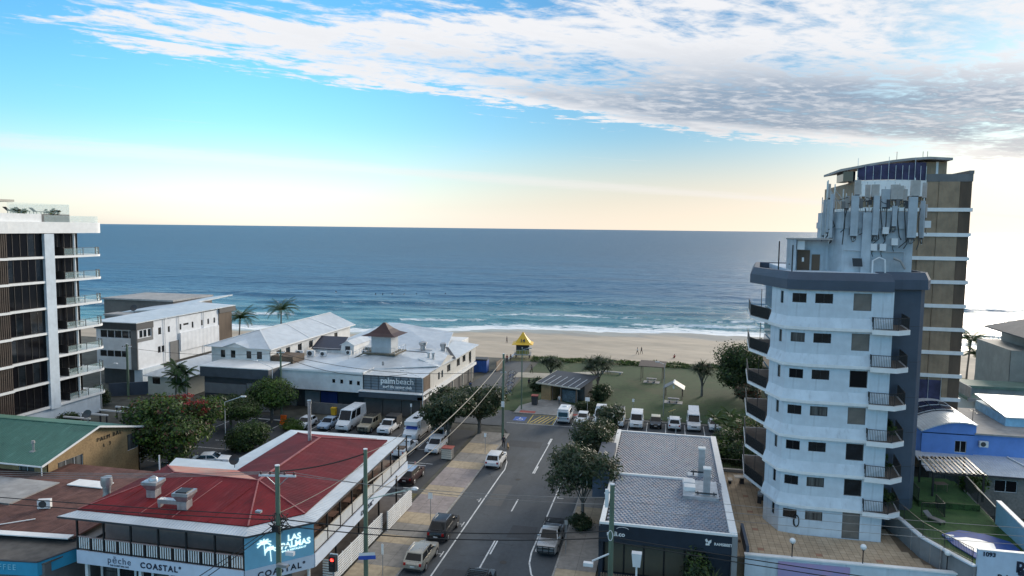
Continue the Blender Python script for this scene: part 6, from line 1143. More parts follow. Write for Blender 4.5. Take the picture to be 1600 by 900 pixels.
def vehicle(name, label, x, y, face, L, W, H, body, belt, hood, prof, roofm=None, rack=None, extra=None, group=None, wheel=.34, z=0.015, cat='car', tint=None, rz=0.0):
    """a road vehicle, nose to +X in its own frame; prof = windscreen foot, windscreen head, roof end, rear glass foot (metres back from the nose), hood = height of the bonnet's front edge"""
    o = thing(name, label, cat, (x, y, z), face + rz, group); w = W / 2; nose = L / 2; X = lambda d: nose - d
    a, b, c, d_ = prof; roofm = roofm or body; sill = .28
    st = [(0.0, .42, hood - .12, .80), (.10, .30, hood, .93), (.45, sill, hood + .05, .985), (a * .6, sill, hood + (belt - hood) * .55, 1.0), (a, sill, belt, 1.0), (b + .3, sill, belt + .01, 1.0), (L * .72, sill, belt + .01, 1.0), (min(d_, L - .3), sill, belt, .99), (L - .14, .34, belt - .05 if d_ > L - .5 else belt - .03, .95), (L, .44, belt - .22, .84)]
    m = MB(); n = 8
    for dx, z0, z1, k in st:
        hw = w * k; m.v += [(X(dx), -hw * .9, z0), (X(dx), -hw, z0 + .14), (X(dx), -hw, z0 + (z1 - z0) * .68), (X(dx), -hw * .93, z1), (X(dx), hw * .93, z1), (X(dx), hw, z0 + (z1 - z0) * .68), (X(dx), hw, z0 + .14), (X(dx), hw * .9, z0)]
    for i in range(len(st) - 1):
        for k in range(8): m.f.append((i * 8 + k, i * 8 + (k + 1) % 8, (i + 1) * 8 + (k + 1) % 8, (i + 1) * 8 + k)); m.mi.append(0)
    m.f += [tuple(range(7, -1, -1)), tuple(range((len(st) - 1) * 8, len(st) * 8))]; m.mi += [0, 0]
    m.f = [f[::-1] for f in m.f]
    bo = m.build('body', body, o, True, False)
    wb, wt = w * .91, w * .76 if H < 1.85 else w * .86; zr = H - .05
    g = MB(); ring = lambda z, f_, r_, hw: [(X(f_), -hw, z), (X(f_), hw, z), (X(r_), hw, z), (X(r_), -hw, z)]
    lo, hi = ring(belt - .03, a, d_, wb), ring(zr, b, c, wt)
    g.add(lo + hi, [(0, 1, 5, 4), (1, 2, 6, 5), (2, 3, 7, 6), (3, 0, 4, 7), (4, 5, 6, 7)]); g.build('cabin_frame', body, bo, False, False)
    rf = MB(); rr = ring(zr, b - .04, c + .05, wt + .02); r2 = ring(H, b + .18, c - .18, wt - .12); rf.add(rr + r2, [(0, 1, 5, 4), (1, 2, 6, 5), (2, 3, 7, 6), (3, 0, 4, 7), (4, 5, 6, 7), (3, 2, 1, 0)]); rf.build('roof', roofm, o, True, False)
    def pane(nm, p00, p10, p11, p01, iu=.07, iv=.08, off=.012, mm=None):
        P = [Vector(p) for p in (p00, p10, p11, p01)]; nrm = (P[1] - P[0]).cross(P[3] - P[0]).normalized()
        f = lambda u, v: (P[0] * (1 - u) + P[1] * u) * (1 - v) + (P[3] * (1 - u) + P[2] * u) * v + nrm * off
        MB().face([f(iu, iv), f(1 - iu, iv), f(1 - iu, 1 - iv), f(iu, 1 - iv)]).build(nm, mm or M_cglass, o, False, False)
    pane('windscreen', lo[0], lo[1], hi[1], hi[0], .05, .06, .012, tint); pane('rear_window', lo[2], lo[3], hi[3], hi[2], .08, .12)
    for s, (l0, l1, h1, h0) in ((1, (lo[1], lo[2], hi[2], hi[1])), (-1, (lo[3], lo[0], hi[0], hi[3]))):
        L_ = lambda t, p, q: tuple(np.array(p) * (1 - t) + np.array(q) * t)
        van = H > 1.85 and c > L * .85
        cuts = [(.0, .5), (.5, 1.0)] if not van else [(0, .30), (.32, .62)]
        if s < 0: cuts = [(1 - q, 1 - p) for p, q in cuts]
        for u0, u1 in cuts: pane('side_window', L_(u0, l0, l1), L_(u1, l0, l1), L_(u1, h0, h1), L_(u0, h0, h1), .05, .12)
    for wx in (X(L * .185), X(L * .80)):
        for s in (-1, 1):
            t_ = MB(); t_.cyl((wx, s * (w - .21), wheel), (wx, s * (w + .015), wheel), wheel, n=16); ty = t_.build('wheel', M_tyre, o, True, False); MB().cyl((wx, s * (w + .012), wheel), (wx, s * (w + .028), wheel), wheel * .62, wheel * .55, 12).build('rim', M_rim, ty, False, False)
            ar = MB(); pts = [(wx + (wheel + .07) * math.cos(R(k * 22.5)), s * (w + .004), wheel + (wheel + .07) * math.sin(R(k * 22.5))) for k in range(9)]; ar.face(pts if s < 0 else pts[::-1]); ar.build('wheel_arch', M_trim, bo, False, False)
    for s in (-1, 1):
        MB().box(X(.16), X(.02), s * w * .58 - .17, s * w * .58 + .17, hood - .16, hood - .03).build('headlight', M_head, o, False, False)
        MB().box(X(L - .10), X(L + .012), s * w * .74 - .10, s * w * .74 + .10, belt - .34, belt - .12).build('tail_light', M_tail, o, False, False)
        MB().box(X(a + .32), X(a + .16), s * (w + .02) - .09, s * (w + .02) + .09, belt + .02, belt + .16).build('mirror', body, o, False, False)
    MB().box(X(.10), X(-.015), -w * .38, w * .38, hood - .30, hood - .14).build('grille', M_trim, o, False, False); MB().box(X(.14), X(-.01), -w * .78, w * .78, .30, .42).build('front_bumper', M_trim, o, False, False); MB().box(X(L + .01), X(L - .14), -w * .78, w * .78, .34, .50).build('rear_bumper', M_trim, o, False, False)
    MB().box(X(L + .02), X(L), -.19, .19, .62, .73).build('number_plate', M_plate, o, False, False); MB().box(X(0), X(-.02), -.19, .19, .46, .56).build('number_plate', M_plate, o, False, False)
    if rack:
        r = MB()
        for s in (-1, 1): r.bar((X(b + .3), s * (wt - .05), H + .07), (X(c - .2), s * (wt - .05), H + .07), .04)
        if rack == 'basket':
            for k in range(9): r.bar((X(b + .3 + (c - b - .5) * k / 8), -wt + .05, H + .09), (X(b + .3 + (c - b - .5) * k / 8), wt - .05, H + .09), .05)
            for s in (-1, 1): r.bar((X(b + .3), s * (wt - .05), H + .2), (X(c - .2), s * (wt - .05), H + .2), .04)
        elif rack == 'bars':
            for k in range(3): r.bar((X(b + .5 + (c - b - 1.0) * k / 2), -wt + .02, H + .09), (X(b + .5 + (c - b - 1.0) * k / 2), wt - .02, H + .09), .05)
        r.build('roof_rack', M_trim if rack != 'rails' else M_rim, o, False, False)
    if extra: extra(o, X, w, H)
    return o
UP, DOWN = math.pi / 2, -math.pi / 2      # nose away from the camera / towards it
SUV = dict(L=4.6, W=1.86, H=1.68, belt=1.08, hood=.92, prof=(1.25, 2.0, 3.95, 4.45)); HATCH = dict(L=4.1, W=1.76, H=1.47, belt=.96, hood=.80, prof=(1.1, 1.85, 3.35, 3.95)); SEDAN = dict(L=4.6, W=1.8, H=1.45, belt=.95, hood=.80, prof=(1.3, 2.05, 3.3, 4.0))
VAN = dict(L=5.0, W=1.92, H=2.05, belt=1.2, hood=1.0, prof=(.75, 1.45, 4.75, 4.95), wheel=.36); HIVAN = dict(L=6.6, W=2.05, H=2.85, belt=1.45, hood=1.1, prof=(.95, 1.75, 6.4, 6.55), wheel=.38); FWD = dict(L=4.9, W=1.95, H=1.92, belt=1.18, hood=1.05, prof=(1.35, 1.95, 4.6, 4.85), wheel=.40)
vehicle('parked_car', 'champagne wagon parked nearest the camera on the left kerb', -20.2, 56.5, UP, body=P_gold, rack='rails', **SUV)
vehicle('parked_car', 'black four wheel drive parked behind the champagne wagon', -20.15, 62.6, UP, body=P_black, rack='rails', **{**SUV, 'L': 4.95, 'H': 1.8, 'belt': 1.14})
vehicle('parked_car', 'white wagon parked by the kerb near the crossing pedestrian', -20.05, 83.2, UP, body=P_white, **SUV)
def bullbar(o, X, w, H):
    b = MB()
    for z in (.55, .8, 1.02): b.bar((X(-.12), -w * .8, z), (X(-.12), w * .8, z), .06)
    for s in (-.8, -.3, .3, .8): b.bar((X(-.12), s * w, .45), (X(-.12), s * w, 1.06), .06)
    b.build('bull_bar', M_trim, o, False, False)
def tray(m, zt=1.05, load=None):
    def f(o, X, w, H):
        L0, L1 = 3.05, 5.2; MB().box(X(L1), X(L0), -w, w, .75, .85).build('tray_floor', M_trim, o, False, False)
        for nm, x0, x1, y0, y1 in (('tray_side', L0, L1, -w, -w + .05), ('tray_side', L0, L1, w - .05, w), ('tailgate', L1 - .05, L1, -w + .05, w - .05), ('headboard', L0, L0 + .05, -w + .05, w - .05)): MB().box(X(x1), X(x0), y0, y1, .85, zt + (.5 if nm == 'headboard' else 0)).build(nm, m, o, False, False)
        if load == 'canopy': MB().box(X(L1), X(L0 + .1), -w * .95, w * .95, zt + .002, 1.95).build('canopy', M_trim, o, False, False)
        if load == 'rack':
            r = MB()
            for k in range(8): r.bar((X(L0 + .1 + .28 * k), -w * .95, 1.5), (X(L0 + .1 + .28 * k), w * .95, 1.5), .06)
            for s in (-.95, .95): r.bar((X(L0), s * w, 1.5), (X(L1), s * w, 1.5), .06); r.bar((X(L0 + .1), s * w, 1.0), (X(L0 + .1), s * w, 1.5), .06); r.bar((X(L1 - .1), s * w, 1.0), (X(L1 - .1), s * w, 1.5), .06)
            r.build('ladder_rack', M_trim, o, False, False)
        if load == 'tools':
            MB().box(X(4.6), X(3.5), -.5, .3, .86, 1.25).build('tool_box', M_timber, o, False, False); MB().bar((X(3.2), .5, 1.6), (X(5.1), .4, 1.2), .12, .06).build('plank', M_tan if False else mat('pine', (.42, .33, .20), .8), o, False, False)
    return f
UTE = dict(L=5.25, W=1.88, H=1.78, belt=1.10, hood=1.0, prof=(1.45, 2.0, 2.75, 3.02), wheel=.39)
def dark_ute(o, X, w, H): bullbar(o, X, w, H); tray(P_grey, 1.12, 'rack')(o, X, w, H)
vehicle('parked_ute', 'silver grey ute with bull bar facing the camera on the right kerb', -9.85, 62.6, DOWN, body=P_silver, extra=dark_ute, cat='ute', roofm=P_silver, **UTE)
vehicle('moving_car', 'four wheel drive with black slatted roof rack at the bottom edge of the street', -13.95, 52.3, UP, body=P_black, rack='basket', **{**FWD, 'L': 4.9})
# car park
vehicle('parked_car', 'dark red wagon with lit tail lights in the bay beside the veranda', -28.2, 75.4, UP, body=P_maroon, roofm=P_blue, **SUV)
vehicle('parked_ute', 'white tradesman ute with timber load beside the restaurant', -32.4, 84.4, DOWN, body=P_white, extra=tray(P_white, 1.15, 'tools'), cat='ute', rz=math.pi, **UTE)
def camper(o, X, w, H):
    MB().box(X(6.3), X(1.7), -w - .05, w + .05, 1.35, H + .12).build('living_box', P_white, o, False, False); MB().box(X(3.2), X(2.4), -.35, .35, H + .12, H + .2).build('roof_hatch', M_cglass, o, False, False); MB().box(X(2.3), X(.75), -w * .9, w * .9, 2.05, H + .1).build('over_cab_bed', P_white, o, False, False)
vehicle('camper_van', 'white motorhome with blue windscreen cover in the car park', -33.6, 92.2, DOWN, body=P_white, extra=camper, cat='motorhome', tint=mat('blue_windscreen_cover', (.04, .08, .36), .5), **{**HIVAN, 'H': 2.5})
vehicle('parked_car', 'white wagon with dark bumper facing the camera under the street trees', -28.9, 86.6, DOWN, body=P_white, **SUV); vehicle('parked_car', 'silver blue car half hidden behind the white wagon under the trees', -30.1, 91.6, DOWN, body=P_blue, **SEDAN)
vehicle('parked_van', 'white high roofed van in the car park', -44.4, 94.1, DOWN, body=P_white, cat='van', **HIVAN); vehicle('parked_car', 'silver sedan beside the white high roofed van', -47.3, 92.9, DOWN, body=P_blue, **SEDAN)
vehicle('parked_car', 'tan old four wheel drive with roof rack in the car park', -41.2, 93.2, DOWN, body=P_tan, rack='basket', extra=bullbar, **FWD); vehicle('parked_ute', 'white ute with black canopy beside the tan four wheel drive', -38.2, 93.4, DOWN, body=P_white, extra=tray(M_trim, 1.1, 'canopy'), cat='ute', **UTE)
vehicle('parked_car', 'white hatchback behind the bushes left of the flue pipe', -50.6, 92.2, DOWN, body=P_white, **HATCH); vehicle('parked_car', 'white car behind the back of the red roof', -47.9, 75.0, R(20), body=P_white, **SEDAN); vehicle('parked_car', 'pale blue car behind the back of the red roof', -44.6, 75.6, R(20), body=P_blue, **HATCH)
vehicle('parked_car', 'white car seen through the big spreading tree', -53.5, 74.4, R(20), body=P_white, **SEDAN)
# beach row
def oldcamper(o, X, w, H): MB().box(X(4.7), X(1.6), -w * .8, w * .8, H - .02, H + .28).build('pop_top', P_white, o, False, False); MB().box(X(2.9), X(2.2), -.3, .3, H + .28, H + .42).build('air_vent', P_white, o, False, False)
def poptop(o, X, w, H): MB().slab([(X(4.7), -w * .78, H + .75), (X(1.7), -w * .78, H + .12), (X(1.7), w * .78, H + .12), (X(4.7), w * .78, H + .75)][::-1], .12).build('pop_top', P_white, o, False, False); MB().box(X(4.6), X(2.4), -w * .7, w * .7, H - .02, H + .2).build('pop_top_canvas', M_trim, o, False, False)
def rooftent(o, X, w, H): MB().box(X(3.9), X(2.2), -w * .75, w * .75, H + .12, H + .5).build('roof_tent', P_white, o, False, False)
vehicle('camper_van', 'boxy white camper trailer van at the left end of the beach parking row', -14.6, 105.1, UP, body=P_white, extra=oldcamper, cat='camper van', **{**VAN, 'L': 4.6})
vehicle('parked_car', 'white hatchback next to the boxy camper van', -11.9, 105.0, DOWN, body=P_white, **HATCH); vehicle('parked_car', 'white four wheel drive with roof tent behind the street tree', -9.25, 105.6, DOWN, body=P_white, extra=rooftent, **{**FWD, 'H': 2.0})
vehicle('parked_van', 'white van with roof rack in the beach parking row', -6.65, 105.5, DOWN, body=P_white, rack='basket', cat='van', **{**VAN, 'H': 2.15}); vehicle('parked_van', 'plain white van between the racked van and the small black car', -3.9, 105.3, DOWN, body=P_white, cat='van', **VAN)
vehicle('parked_car', 'small black car with cream roof in the beach parking row', -1.15, 105.6, DOWN, body=P_black, roofm=P_cream, **{**HATCH, 'L': 3.75, 'W': 1.7})
vehicle('parked_car', 'white wagon reversed in, beside the small black car', 1.55, 105.6, UP, body=P_white, **SUV); vehicle('parked_van', 'white pop top four wheel drive beside the palm shrubs', 4.3, 106.0, DOWN, body=P_white, extra=poptop, cat='van', **{**FWD, 'H': 2.1}); vehicle('parked_car', 'white car half hidden by the palm shrubs at the end of the row', 7.3, 106.2, DOWN, body=P_white, **HATCH)
o = thing('surfboard', 'yellow surfboard standing on the wagon roof in the beach row', 'surfboard', (1.2, 106.6, 1.78), .3); sb = MB().lathe([(.02, -.9), (.2, -.6), (.27, 0), (.22, .5), (.02, .95)], n=10).build('board', mat('board_yellow', (.70, .50, .16), .4), o, True, False); sb.scale = (1, .22, 1); sb.rotation_euler = (R(62), 0, R(30)); sb.location = (0, .2, .42)
MB().tube([(0, -.25, 0), (0, -.15, .3)], .03, 5).build('fin', M_trim, o, False, False)
# ------------------------------------------------------------------ poles, wires, lamps, signs
M_pole = mat('green_treated_pole', (.115, .175, .125), .85, var=.22, scale=3, stretch=(1, 1, .1), col2=(.085, .105, .075)); M_wire = mat('black_cable', (.012, .012, .013), .6); M_wire2 = mat('bare_wire', (.26, .25, .24), .5, .4)
def pole(x, y, h, label, r=.17, arm=None, extras=True):
    o = thing('utility_pole', label, 'utility pole', (x, y, .1)); MB().cyl((0, 0, 0), (0, 0, h - .1), r * 1.12, r * .85, 12).build('post', M_pole, o, True, False)
    MB().cyl((0, 0, h - .1), (0, 0, h - .04), r * .95, n=12).build('cap', M_alum, o, True, False)
    for z, L, ang in (arm or []):
        dx, dy = math.cos(ang) * L / 2, math.sin(ang) * L / 2; ca = MB().bar((-dx, -dy + .0, z), (dx, dy, z), .12, .14).build('crossarm', M_alum, o, False, False)
        for s in (-.9, -.4, .4, .9): MB().lathe([(.05, z + .07), (.09, z + .12), (.06, z + .17), (.09, z + .22), (.04, z + .28)], (dx * s, dy * s, 0), 8).build('insulator', mat('brown_insulator', (.10, .03, .025), .3), ca, True, False)
        MB().bar((dx * .6, dy * .6, z - .06), (0, 0, z - .8), .05).bar((-dx * .6, -dy * .6, z - .06), (0, 0, z - .8), .05).build('brace', M_gal, o, False, False)
    return o
PA, PB, PC, PD, PE = (-26.1, 43.5, 12.4), (-22.0, 49.0, 12.2), (-3.45, 50.0, 10.8), (-21.5, 93.0, 12.0), (-22.4, 110.0, 10.0)
pa = pole(*PA, 'green power pole with crossarm and tangled cables before the blue corner sign', .18, [(11.6, 2.6, R(10))]); 
tg = MB(); random.seed(3)
for k in range(16):
    a = random.uniform(0, 6.28); tg.tube([(.2 * math.cos(a), .2 * math.sin(a), 8.2 + random.uniform(-.6, .9)), (random.uniform(.5, .9) * math.cos(a), .7 * math.sin(a), 8.2 + random.uniform(-.5, .6)), (.25 * math.cos(a + 1.4), .25 * math.sin(a + 1.4), 7.6 + random.uniform(-.4, .5))], .03, 5)
tg.build('cable_tangle', M_wire, pa, False, False); MB().box(-.25, .25, -.42, -.2, 7.7, 8.1).build('junction_box', M_trim, pa, False, False); MB().box(-1.7, -1.3, -.15, .15, 8.8, 8.95).box(.15, .95, -.6, -.3, 5.3, 5.5).build('bracket', M_gal, pa, False, False)
lmp = MB().bar((.15, -.1, 6.6), (1.1, -.5, 6.9), .06).build('lamp_arm', M_gal, pa, False, False); MB().box(.9, 1.5, -.65, -.4, 6.25, 6.5).build('lamp_head', M_alum, lmp, False, False)
pb = pole(*PB, 'green power pole with street name sign beside the champagne wagon', .17); la = MB().bar((.1, 0, 8.2), (3.3, 1.2, 8.9), .07).build('lamp_arm', mat('pale_green_steel', (.42, .48, .42), .5), pb, False, False); MB().ball((3.5, 1.25, 8.9), .28, 12, 8, .5).build('lamp_head', M_alum, la, True, False)
sg = MB().box(-.55, .75, -.22, -.19, 3.55, 3.85).build('street_name_sign', mat('sign_blue', (.03, .08, .38), .5), pb, False, False); sg.rotation_euler = (0, 0, .35); MB().box(-.5, .7, -.225, -.221, 3.86, 4.1).build('sign_upper', M_alum, sg, False, False)
pc = pole(*PC, 'weathered green power pole in front of the dark tiled shop', .19); MB().bar((-.55, 0, 10.0), (.2, 0, 10.2), .1).box(-.5, -.25, -.12, .12, 9.0, 10.3).build('bracket', M_alum, pc, False, False); la = MB().bar((-.1, -.1, 5.6), (-1.3, -.5, 5.1), .09).build('lamp_arm', M_alum, pc, False, False); MB().box(-1.9, -1.2, -.75, -.4, 4.75, 5.0).build('lamp_head', M_alum, la, False, False); rg = MB(); rg.tube([(-.05 + .16 * math.cos(a), -.22, 7.0 + .38 * math.sin(a)) for a in np.linspace(0, 6.28, 16)], .03, 5); rg.build('cable_loop', M_alum, pc, False, False)
pd = pole(*PD, 'dark green power pole at the street corner beside the walking person', .17); MB().box(-.22, .22, -.21, -.18, 4.6, 5.4).build('notice_sign', M_white2, pd, False, False); MB().box(-.4, .4, -.05, .05, 9.3, 9.45).build('bracket', M_gal, pd, False, False)
pe = pole(*PE, 'slim green lamp pole on the red ramp near the park', .10); MB().bar((0, 0, 9.6), (1.2, .3, 9.9), .06).box(.9, 1.5, .15, .5, 9.8, 9.95).build('lamp_head', M_gal, pe, False, False)
pf = pole(-88.5, 101.5, 8.9, 'leaning timber power pole beside the pale cottage', .2, [(8.3, 1.6, 1.2)])
pg = pole(-57.5, 101.5 - 4.2, 10.2, 'power pole rising in front of the white club wall', .15, [(9.6, 1.2, .3)])
def wire(a, b, sag, label, r=.03, m=M_wire, cat='cable', group=None):
    a, b = Vector(a), Vector(b); p = [a.lerp(b, t) - Vector((0, 0, 4 * sag * t * (1 - t))) for t in np.linspace(0, 1, 15)]; o = MB().tube([q - a for q in p], r, 5).build('overhead_cable', m); o.location = a; return tag(o, label, cat, group)
for k, (s, w_) in enumerate(((-1.1, 'left'), (-.5, 'second'), (.5, 'third'), (1.1, 'right'))):
    c = Vector((PA[0] + s * math.cos(R(10)), PA[1] + s * math.sin(R(10)), 11.95)); wire((-75, 38.5 + k * .5, 11.6 - .55 * k), c, .9, 'thin pale overhead wire crossing the red roof, %s insulator of the corner pole' % w_, .018, M_wire2, group='wires over the red roof')
    if k in (1, 3): wire(c, (PC[0] - .4, PC[1], 9.3 + .5 * (k == 1)), .45, 'thin pale wire spanning the street, %s' % ('upper' if k == 1 else 'lower'), .02, M_wire2)
for k in range(3): wire((PC[0] + .2, PC[1], 10.2 - .55 * k), (70, 62, 9.0 - .7 * k), 1.2, 'thin pale wire running right past the white tower, %s of three' % ('top', 'middle', 'bottom')[k], .017, M_wire2)
for k in range(2):
    wire((PA[0], PA[1], 8.6 - .45 * k), (PC[0], PC[1], 7.35 - .5 * k), .55, 'thick black cable sagging across the street, %s of the pair' % ('upper', 'lower')[k], .04); wire((PC[0], PC[1], 6.9 - .35 * k), (60, 50, 5.2 - .4 * k), .6, 'thick black cable running right past the terrace wall, %s of the pair' % ('upper', 'lower')[k], .035)
    wire((-75, 39.0, 9.7 - .7 * k), (PA[0], PA[1], 8.8 - .3 * k), .35, 'thick black cable along the front of the red roof, %s of the pair' % ('upper', 'lower')[k], .035); wire((PA[0], PA[1], 8.4 - .2 * k), (-31.5 + .8 * k, 33, 5.2), .25, 'black service cable dropping from the corner pole to the lower left, %s' % ('left', 'right')[k], .03)
wire((PA[0], PA[1], 12.0), (PB[0], PB[1], 11.9), .25, 'thick bundled cable between the two near power poles', .05); wire((PB[0], PB[1], 11.9), (-27.2, 69.8, 7.1), .2, 'service cable from the near pole to the far end of the veranda roof', .025); wire((PB[0], PB[1], 9.5), (PD[0], PD[1], 11.3), 1.1, 'pale bundled cable running along the street to the corner pole', .05, mat('grey_cable', (.22, .20, .17), .7)); wire((PB[0] - .1, PB[1], 8.3), (PD[0], PD[1], 9.4), 1.4, 'lower grey cable running along the street to the corner pole', .035, MATS['grey_cable']); wire((PA[0], PA[1], 9.0), (-27.0, 60, 7.1), .3, 'black service cable slanting over the veranda roof', .025)
wire((-57.5, 97.3, 9.2), (-38.5, 101.2, 6.6), 1.4, 'black cable sagging along the front of the surf club', .04); wire((-57.5, 97.3, 9.6), (PD[0], PD[1], 9.7), 1.5, 'long black cable from the club pole to the corner pole', .035); wire((-88.5, 101.5, 8.3), (-57.5, 97.3, 9.6), .7, 'black cable between the cottage pole and the club pole', .03)
def street_lamp(x, y, h, rz, label, reach=2.2, m=M_alum):
    o = thing('street_lamp', label, 'street lamp', (x, y, 0), rz); MB().cyl((0, 0, 0), (0, 0, h), .07, .045, 8).build('post', m, o, True, False); MB().bar((0, 0, h), (reach, 0, h + reach * .35), .07).build('arm', m, o, False, False); MB().box(reach - .1, reach + .55, -.14, .14, h + reach * .35 - .06, h + reach * .35 + .08).build('lamp_head', m, o, False, False)
street_lamp(-55.0, 79.5, 6.4, .2, 'pale street lamp between the round bushes in the car park'); street_lamp(-58.9, 97.2, 7.3, math.pi, 'pale street lamp with arm to the left before the club', 2.6); street_lamp(-35.2, 99.0, 6.6, math.pi, 'thin pale lamp post with a long arm at the club corner', 3.0); street_lamp(-.1, 111.3, 8.3, math.pi, 'thin lamp post behind the beach parking row', .9, M_gal); street_lamp(-86.5, 93.5, 6.4, 0, 'square pale lamp post beside the left tower', 2.6)
o = thing('street_lamp', 'white boxy lamp head on a short post before the dark shop', 'street lamp', (-1.6, 50, 0)); MB().cyl((0, 0, 0), (0, 0, 5.0), .07, n=8).build('post', M_white2, o, True, False); MB().prism([(-.26, -.2), (.26, -.2), (.26, .2), (-.26, .2)], 4.95, 5.95, [(-.36, -.25), (.36, -.25), (.36, .25), (-.36, .25)]).build('lamp_head', M_alum, o, False, False)
o = thing('traffic_light', 'traffic light showing red at the bottom of the picture', 'traffic light', (-22.9, 45.4, .1)); MB().cyl((0, 0, 0), (0, 0, 4.4), .07, n=8).build('post', M_gal, o, True, False); MB().box(-.26, .26, -.22, .1, 4.2, 5.35).build('housing', M_trim, o, False, False); MB().box(-.31, .31, .1, .13, 4.12, 5.43).build('backing_board', M_white2, o, False, False)
for z, m in ((5.1, mat('lit_red_lens', (.8, .02, .02), .3, emit=(1, .03, .02), estr=4.0)), (4.77, M_trim), (4.44, M_trim)):
    ln = MB().lathe([(.13, 0), (.10, .05), (.02, .07)], n=14).build('lens', m, o, True, False); ln.rotation_euler = (R(90), 0, 0); ln.location = (0, -.222, z); vs = MB(); vs.tube([(.15 * math.cos(a), -.3, z + .15 * math.sin(a)) for a in np.linspace(.2, 2.94, 8)], .03, 5); vs.build('visor', M_trim, o, False, False)
def sign_post(x, y, h, label, m=M_white2, w=.45, hh=.6): 
    o = thing('sign_post', label, 'sign', (x, y, .1)); MB().cyl((0, 0, 0), (0, 0, h), .035, n=6).build('post', M_gal, o, True, False); MB().box(-w / 2, w / 2, -.05, -.035, h - hh, h).build('sign_plate', m, o, False, False)
sign_post(-22.2, 64.7, 2.9, 'parking sign beside the black four wheel drive'); sign_post(-22.4, 53.2, 2.8, 'thin parking sign left of the champagne wagon', w=.2, hh=.9); sign_post(-22.3, 86.5, 2.7, 'parking sign beside the white wagon on the kerb', w=.3, hh=.5); sign_post(-8.2, 60.9, 3.1, 'thin parking sign beside the silver grey ute', M_gal, .3, .4); sign_post(-11.7, 109.0, 2.8, 'white park sign beside the toilet block', w=.7, hh=.6); sign_post(-4.8, 112.4, 2.2, 'small white sign on the lawn behind the vans', w=.35, hh=.5); sign_post(-37.0, 98.9, 2.6, 'thin sign post at the club driveway', w=.25, hh=.5)
def bin_(x, y, label, m, lid, s=1.0): o = thing('rubbish_bin', label, 'bin', (x, y, .1)); MB().prism([(-.28 * s, -.3 * s), (.28 * s, -.3 * s), (.28 * s, .3 * s), (-.28 * s, .3 * s)], 0, .95 * s, [(-.34 * s, -.36 * s), (.34 * s, -.36 * s), (.34 * s, .36 * s), (-.34 * s, .36 * s)]).build('body', m, o, False, False); MB().box(-.36 * s, .36 * s, -.4 * s, .38 * s, .95 * s, 1.04 * s).build('lid', lid, o, False, False)
bin_(-20.9, 113.6, 'dark green bin with red lid at the park entrance', M_dark, red_p, 1.5); bin_(-49.6, 99.0, 'yellow bin on the wall before the club undercroft', yl, yl, 1.1)
o = thing('orange_barrier', 'bright orange barrier beside the car park trees', 'barrier', (-54.4, 92.6, 0)); og = mat('safety_orange', (.80, .13, .01), .5); MB().prism([(-.5, -.3), (.5, -.3), (.5, .3), (-.5, .3)], 0, 1.1, [(-.4, -.12), (.4, -.12), (.4, .12), (-.4, .12)]).build('body', og, o, False, False); MB().box(-.42, .42, -.14, .14, 1.1, 1.35).build('top', og, o, False, False)
o = thing('planter_box', 'white slatted planter box with a red top on the footpath', 'planter', (-26.4, 83.6, .1))
for k in range(5): MB().box(-.65, .65, -.6, -.56, .08 + .26 * k, .28 + .26 * k).build('slat', M_cream, o, False, False)
MB().box(-.6, .6, -.55, .55, 0, 1.35).build('box', M_grey2, o, False, False); MB().box(-.7, .7, -.65, .65, 1.35, 1.45).build('top', red_p, o, False, False)
o = thing('traffic_cone', 'small pink and white marker post in the car park', 'cone', (-29.0, 78.9, .01)); MB().lathe([(.16, 0), (.12, .3), (.1, .9), (.03, .95)], n=10).build('post', mat('faded_pink', (.7, .38, .36), .6), o, True, False); MB().lathe([(.13, .45), (.12, .62)], n=10).build('band', M_white2, o, True, False)
for i in range(6):
    x, y = -26.6 - .62 * i, 119.0 + 3.4 * i; o = thing('bicycle', 'bicycle in the row along the beach lane, %s' % ('nearest the street', 'second from the street', 'third from the street', 'fourth from the street', 'fifth from the street', 'nearest the sand')[i], 'bicycle', (x, y, .01), .5)
    for wx in (-.52, .52):
        w_ = MB(); w_.tube([(wx + .33 * math.cos(a), 0, .34 + .33 * math.sin(a)) for a in np.linspace(0, 6.28, 15)], .03, 5); w_.build('wheel', M_tyre, o, True, False)
    f = MB(); f.bar((-.52, 0, .34), (-.1, 0, .36), .04).bar((-.1, 0, .36), (.35, 0, .75), .04).bar((-.52, 0, .34), (-.2, 0, .8), .04).bar((-.2, 0, .8), (.35, 0, .78), .04).bar((.52, 0, .34), (.33, 0, .95), .04).bar((-.1, 0, .36), (-.22, 0, .9), .04); f.build('frame', M_alum if i % 2 else mat('bike_blue', (.08, .16, .4), .4), o, False, False); MB().bar((.3, -.28, .98), (.3, .28, .98), .04).build('handlebar', M_trim, o, False, False); MB().box(-.36, -.1, -.08, .08, .9, .96).build('saddle', M_trim, o, False, False)
# ------------------------------------------------------------------ vegetation
def leaf_mat(name, c, c2=None, rough=.55):
    if name in MATS: return MATS[name]
    m = bpy.data.materials.new(name); m.use_nodes = True; T = NT(m.node_tree); bs = T.n['Principled BSDF']
    n = T.noise(T.new('ShaderNodeTexCoord').outputs['Object'], .9, 4, .6); col = T.mix(T.smooth(n, .35, .65), c2 or tuple(x * .55 for x in c), c); T.put(bs.inputs['Base Color'], col); bs.inputs['Roughness'].default_value = rough; bs.inputs['Specular IOR Level'].default_value = .3
    tr = T.new('ShaderNodeBsdfTranslucent'); T.put(tr.inputs[0], T.mix(.5, col, (c[0] * 1.6, c[1] * 1.7, c[2] * .8))); mx = T.new('ShaderNodeMixShader'); mx.inputs[0].default_value = .22
    T.l.new(bs.outputs[0], mx.inputs[1]); T.l.new(tr.outputs[0], mx.inputs[2]); T.l.new(mx.outputs[0], T.n['Material Output'].inputs[0]); MATS[name] = m; return m
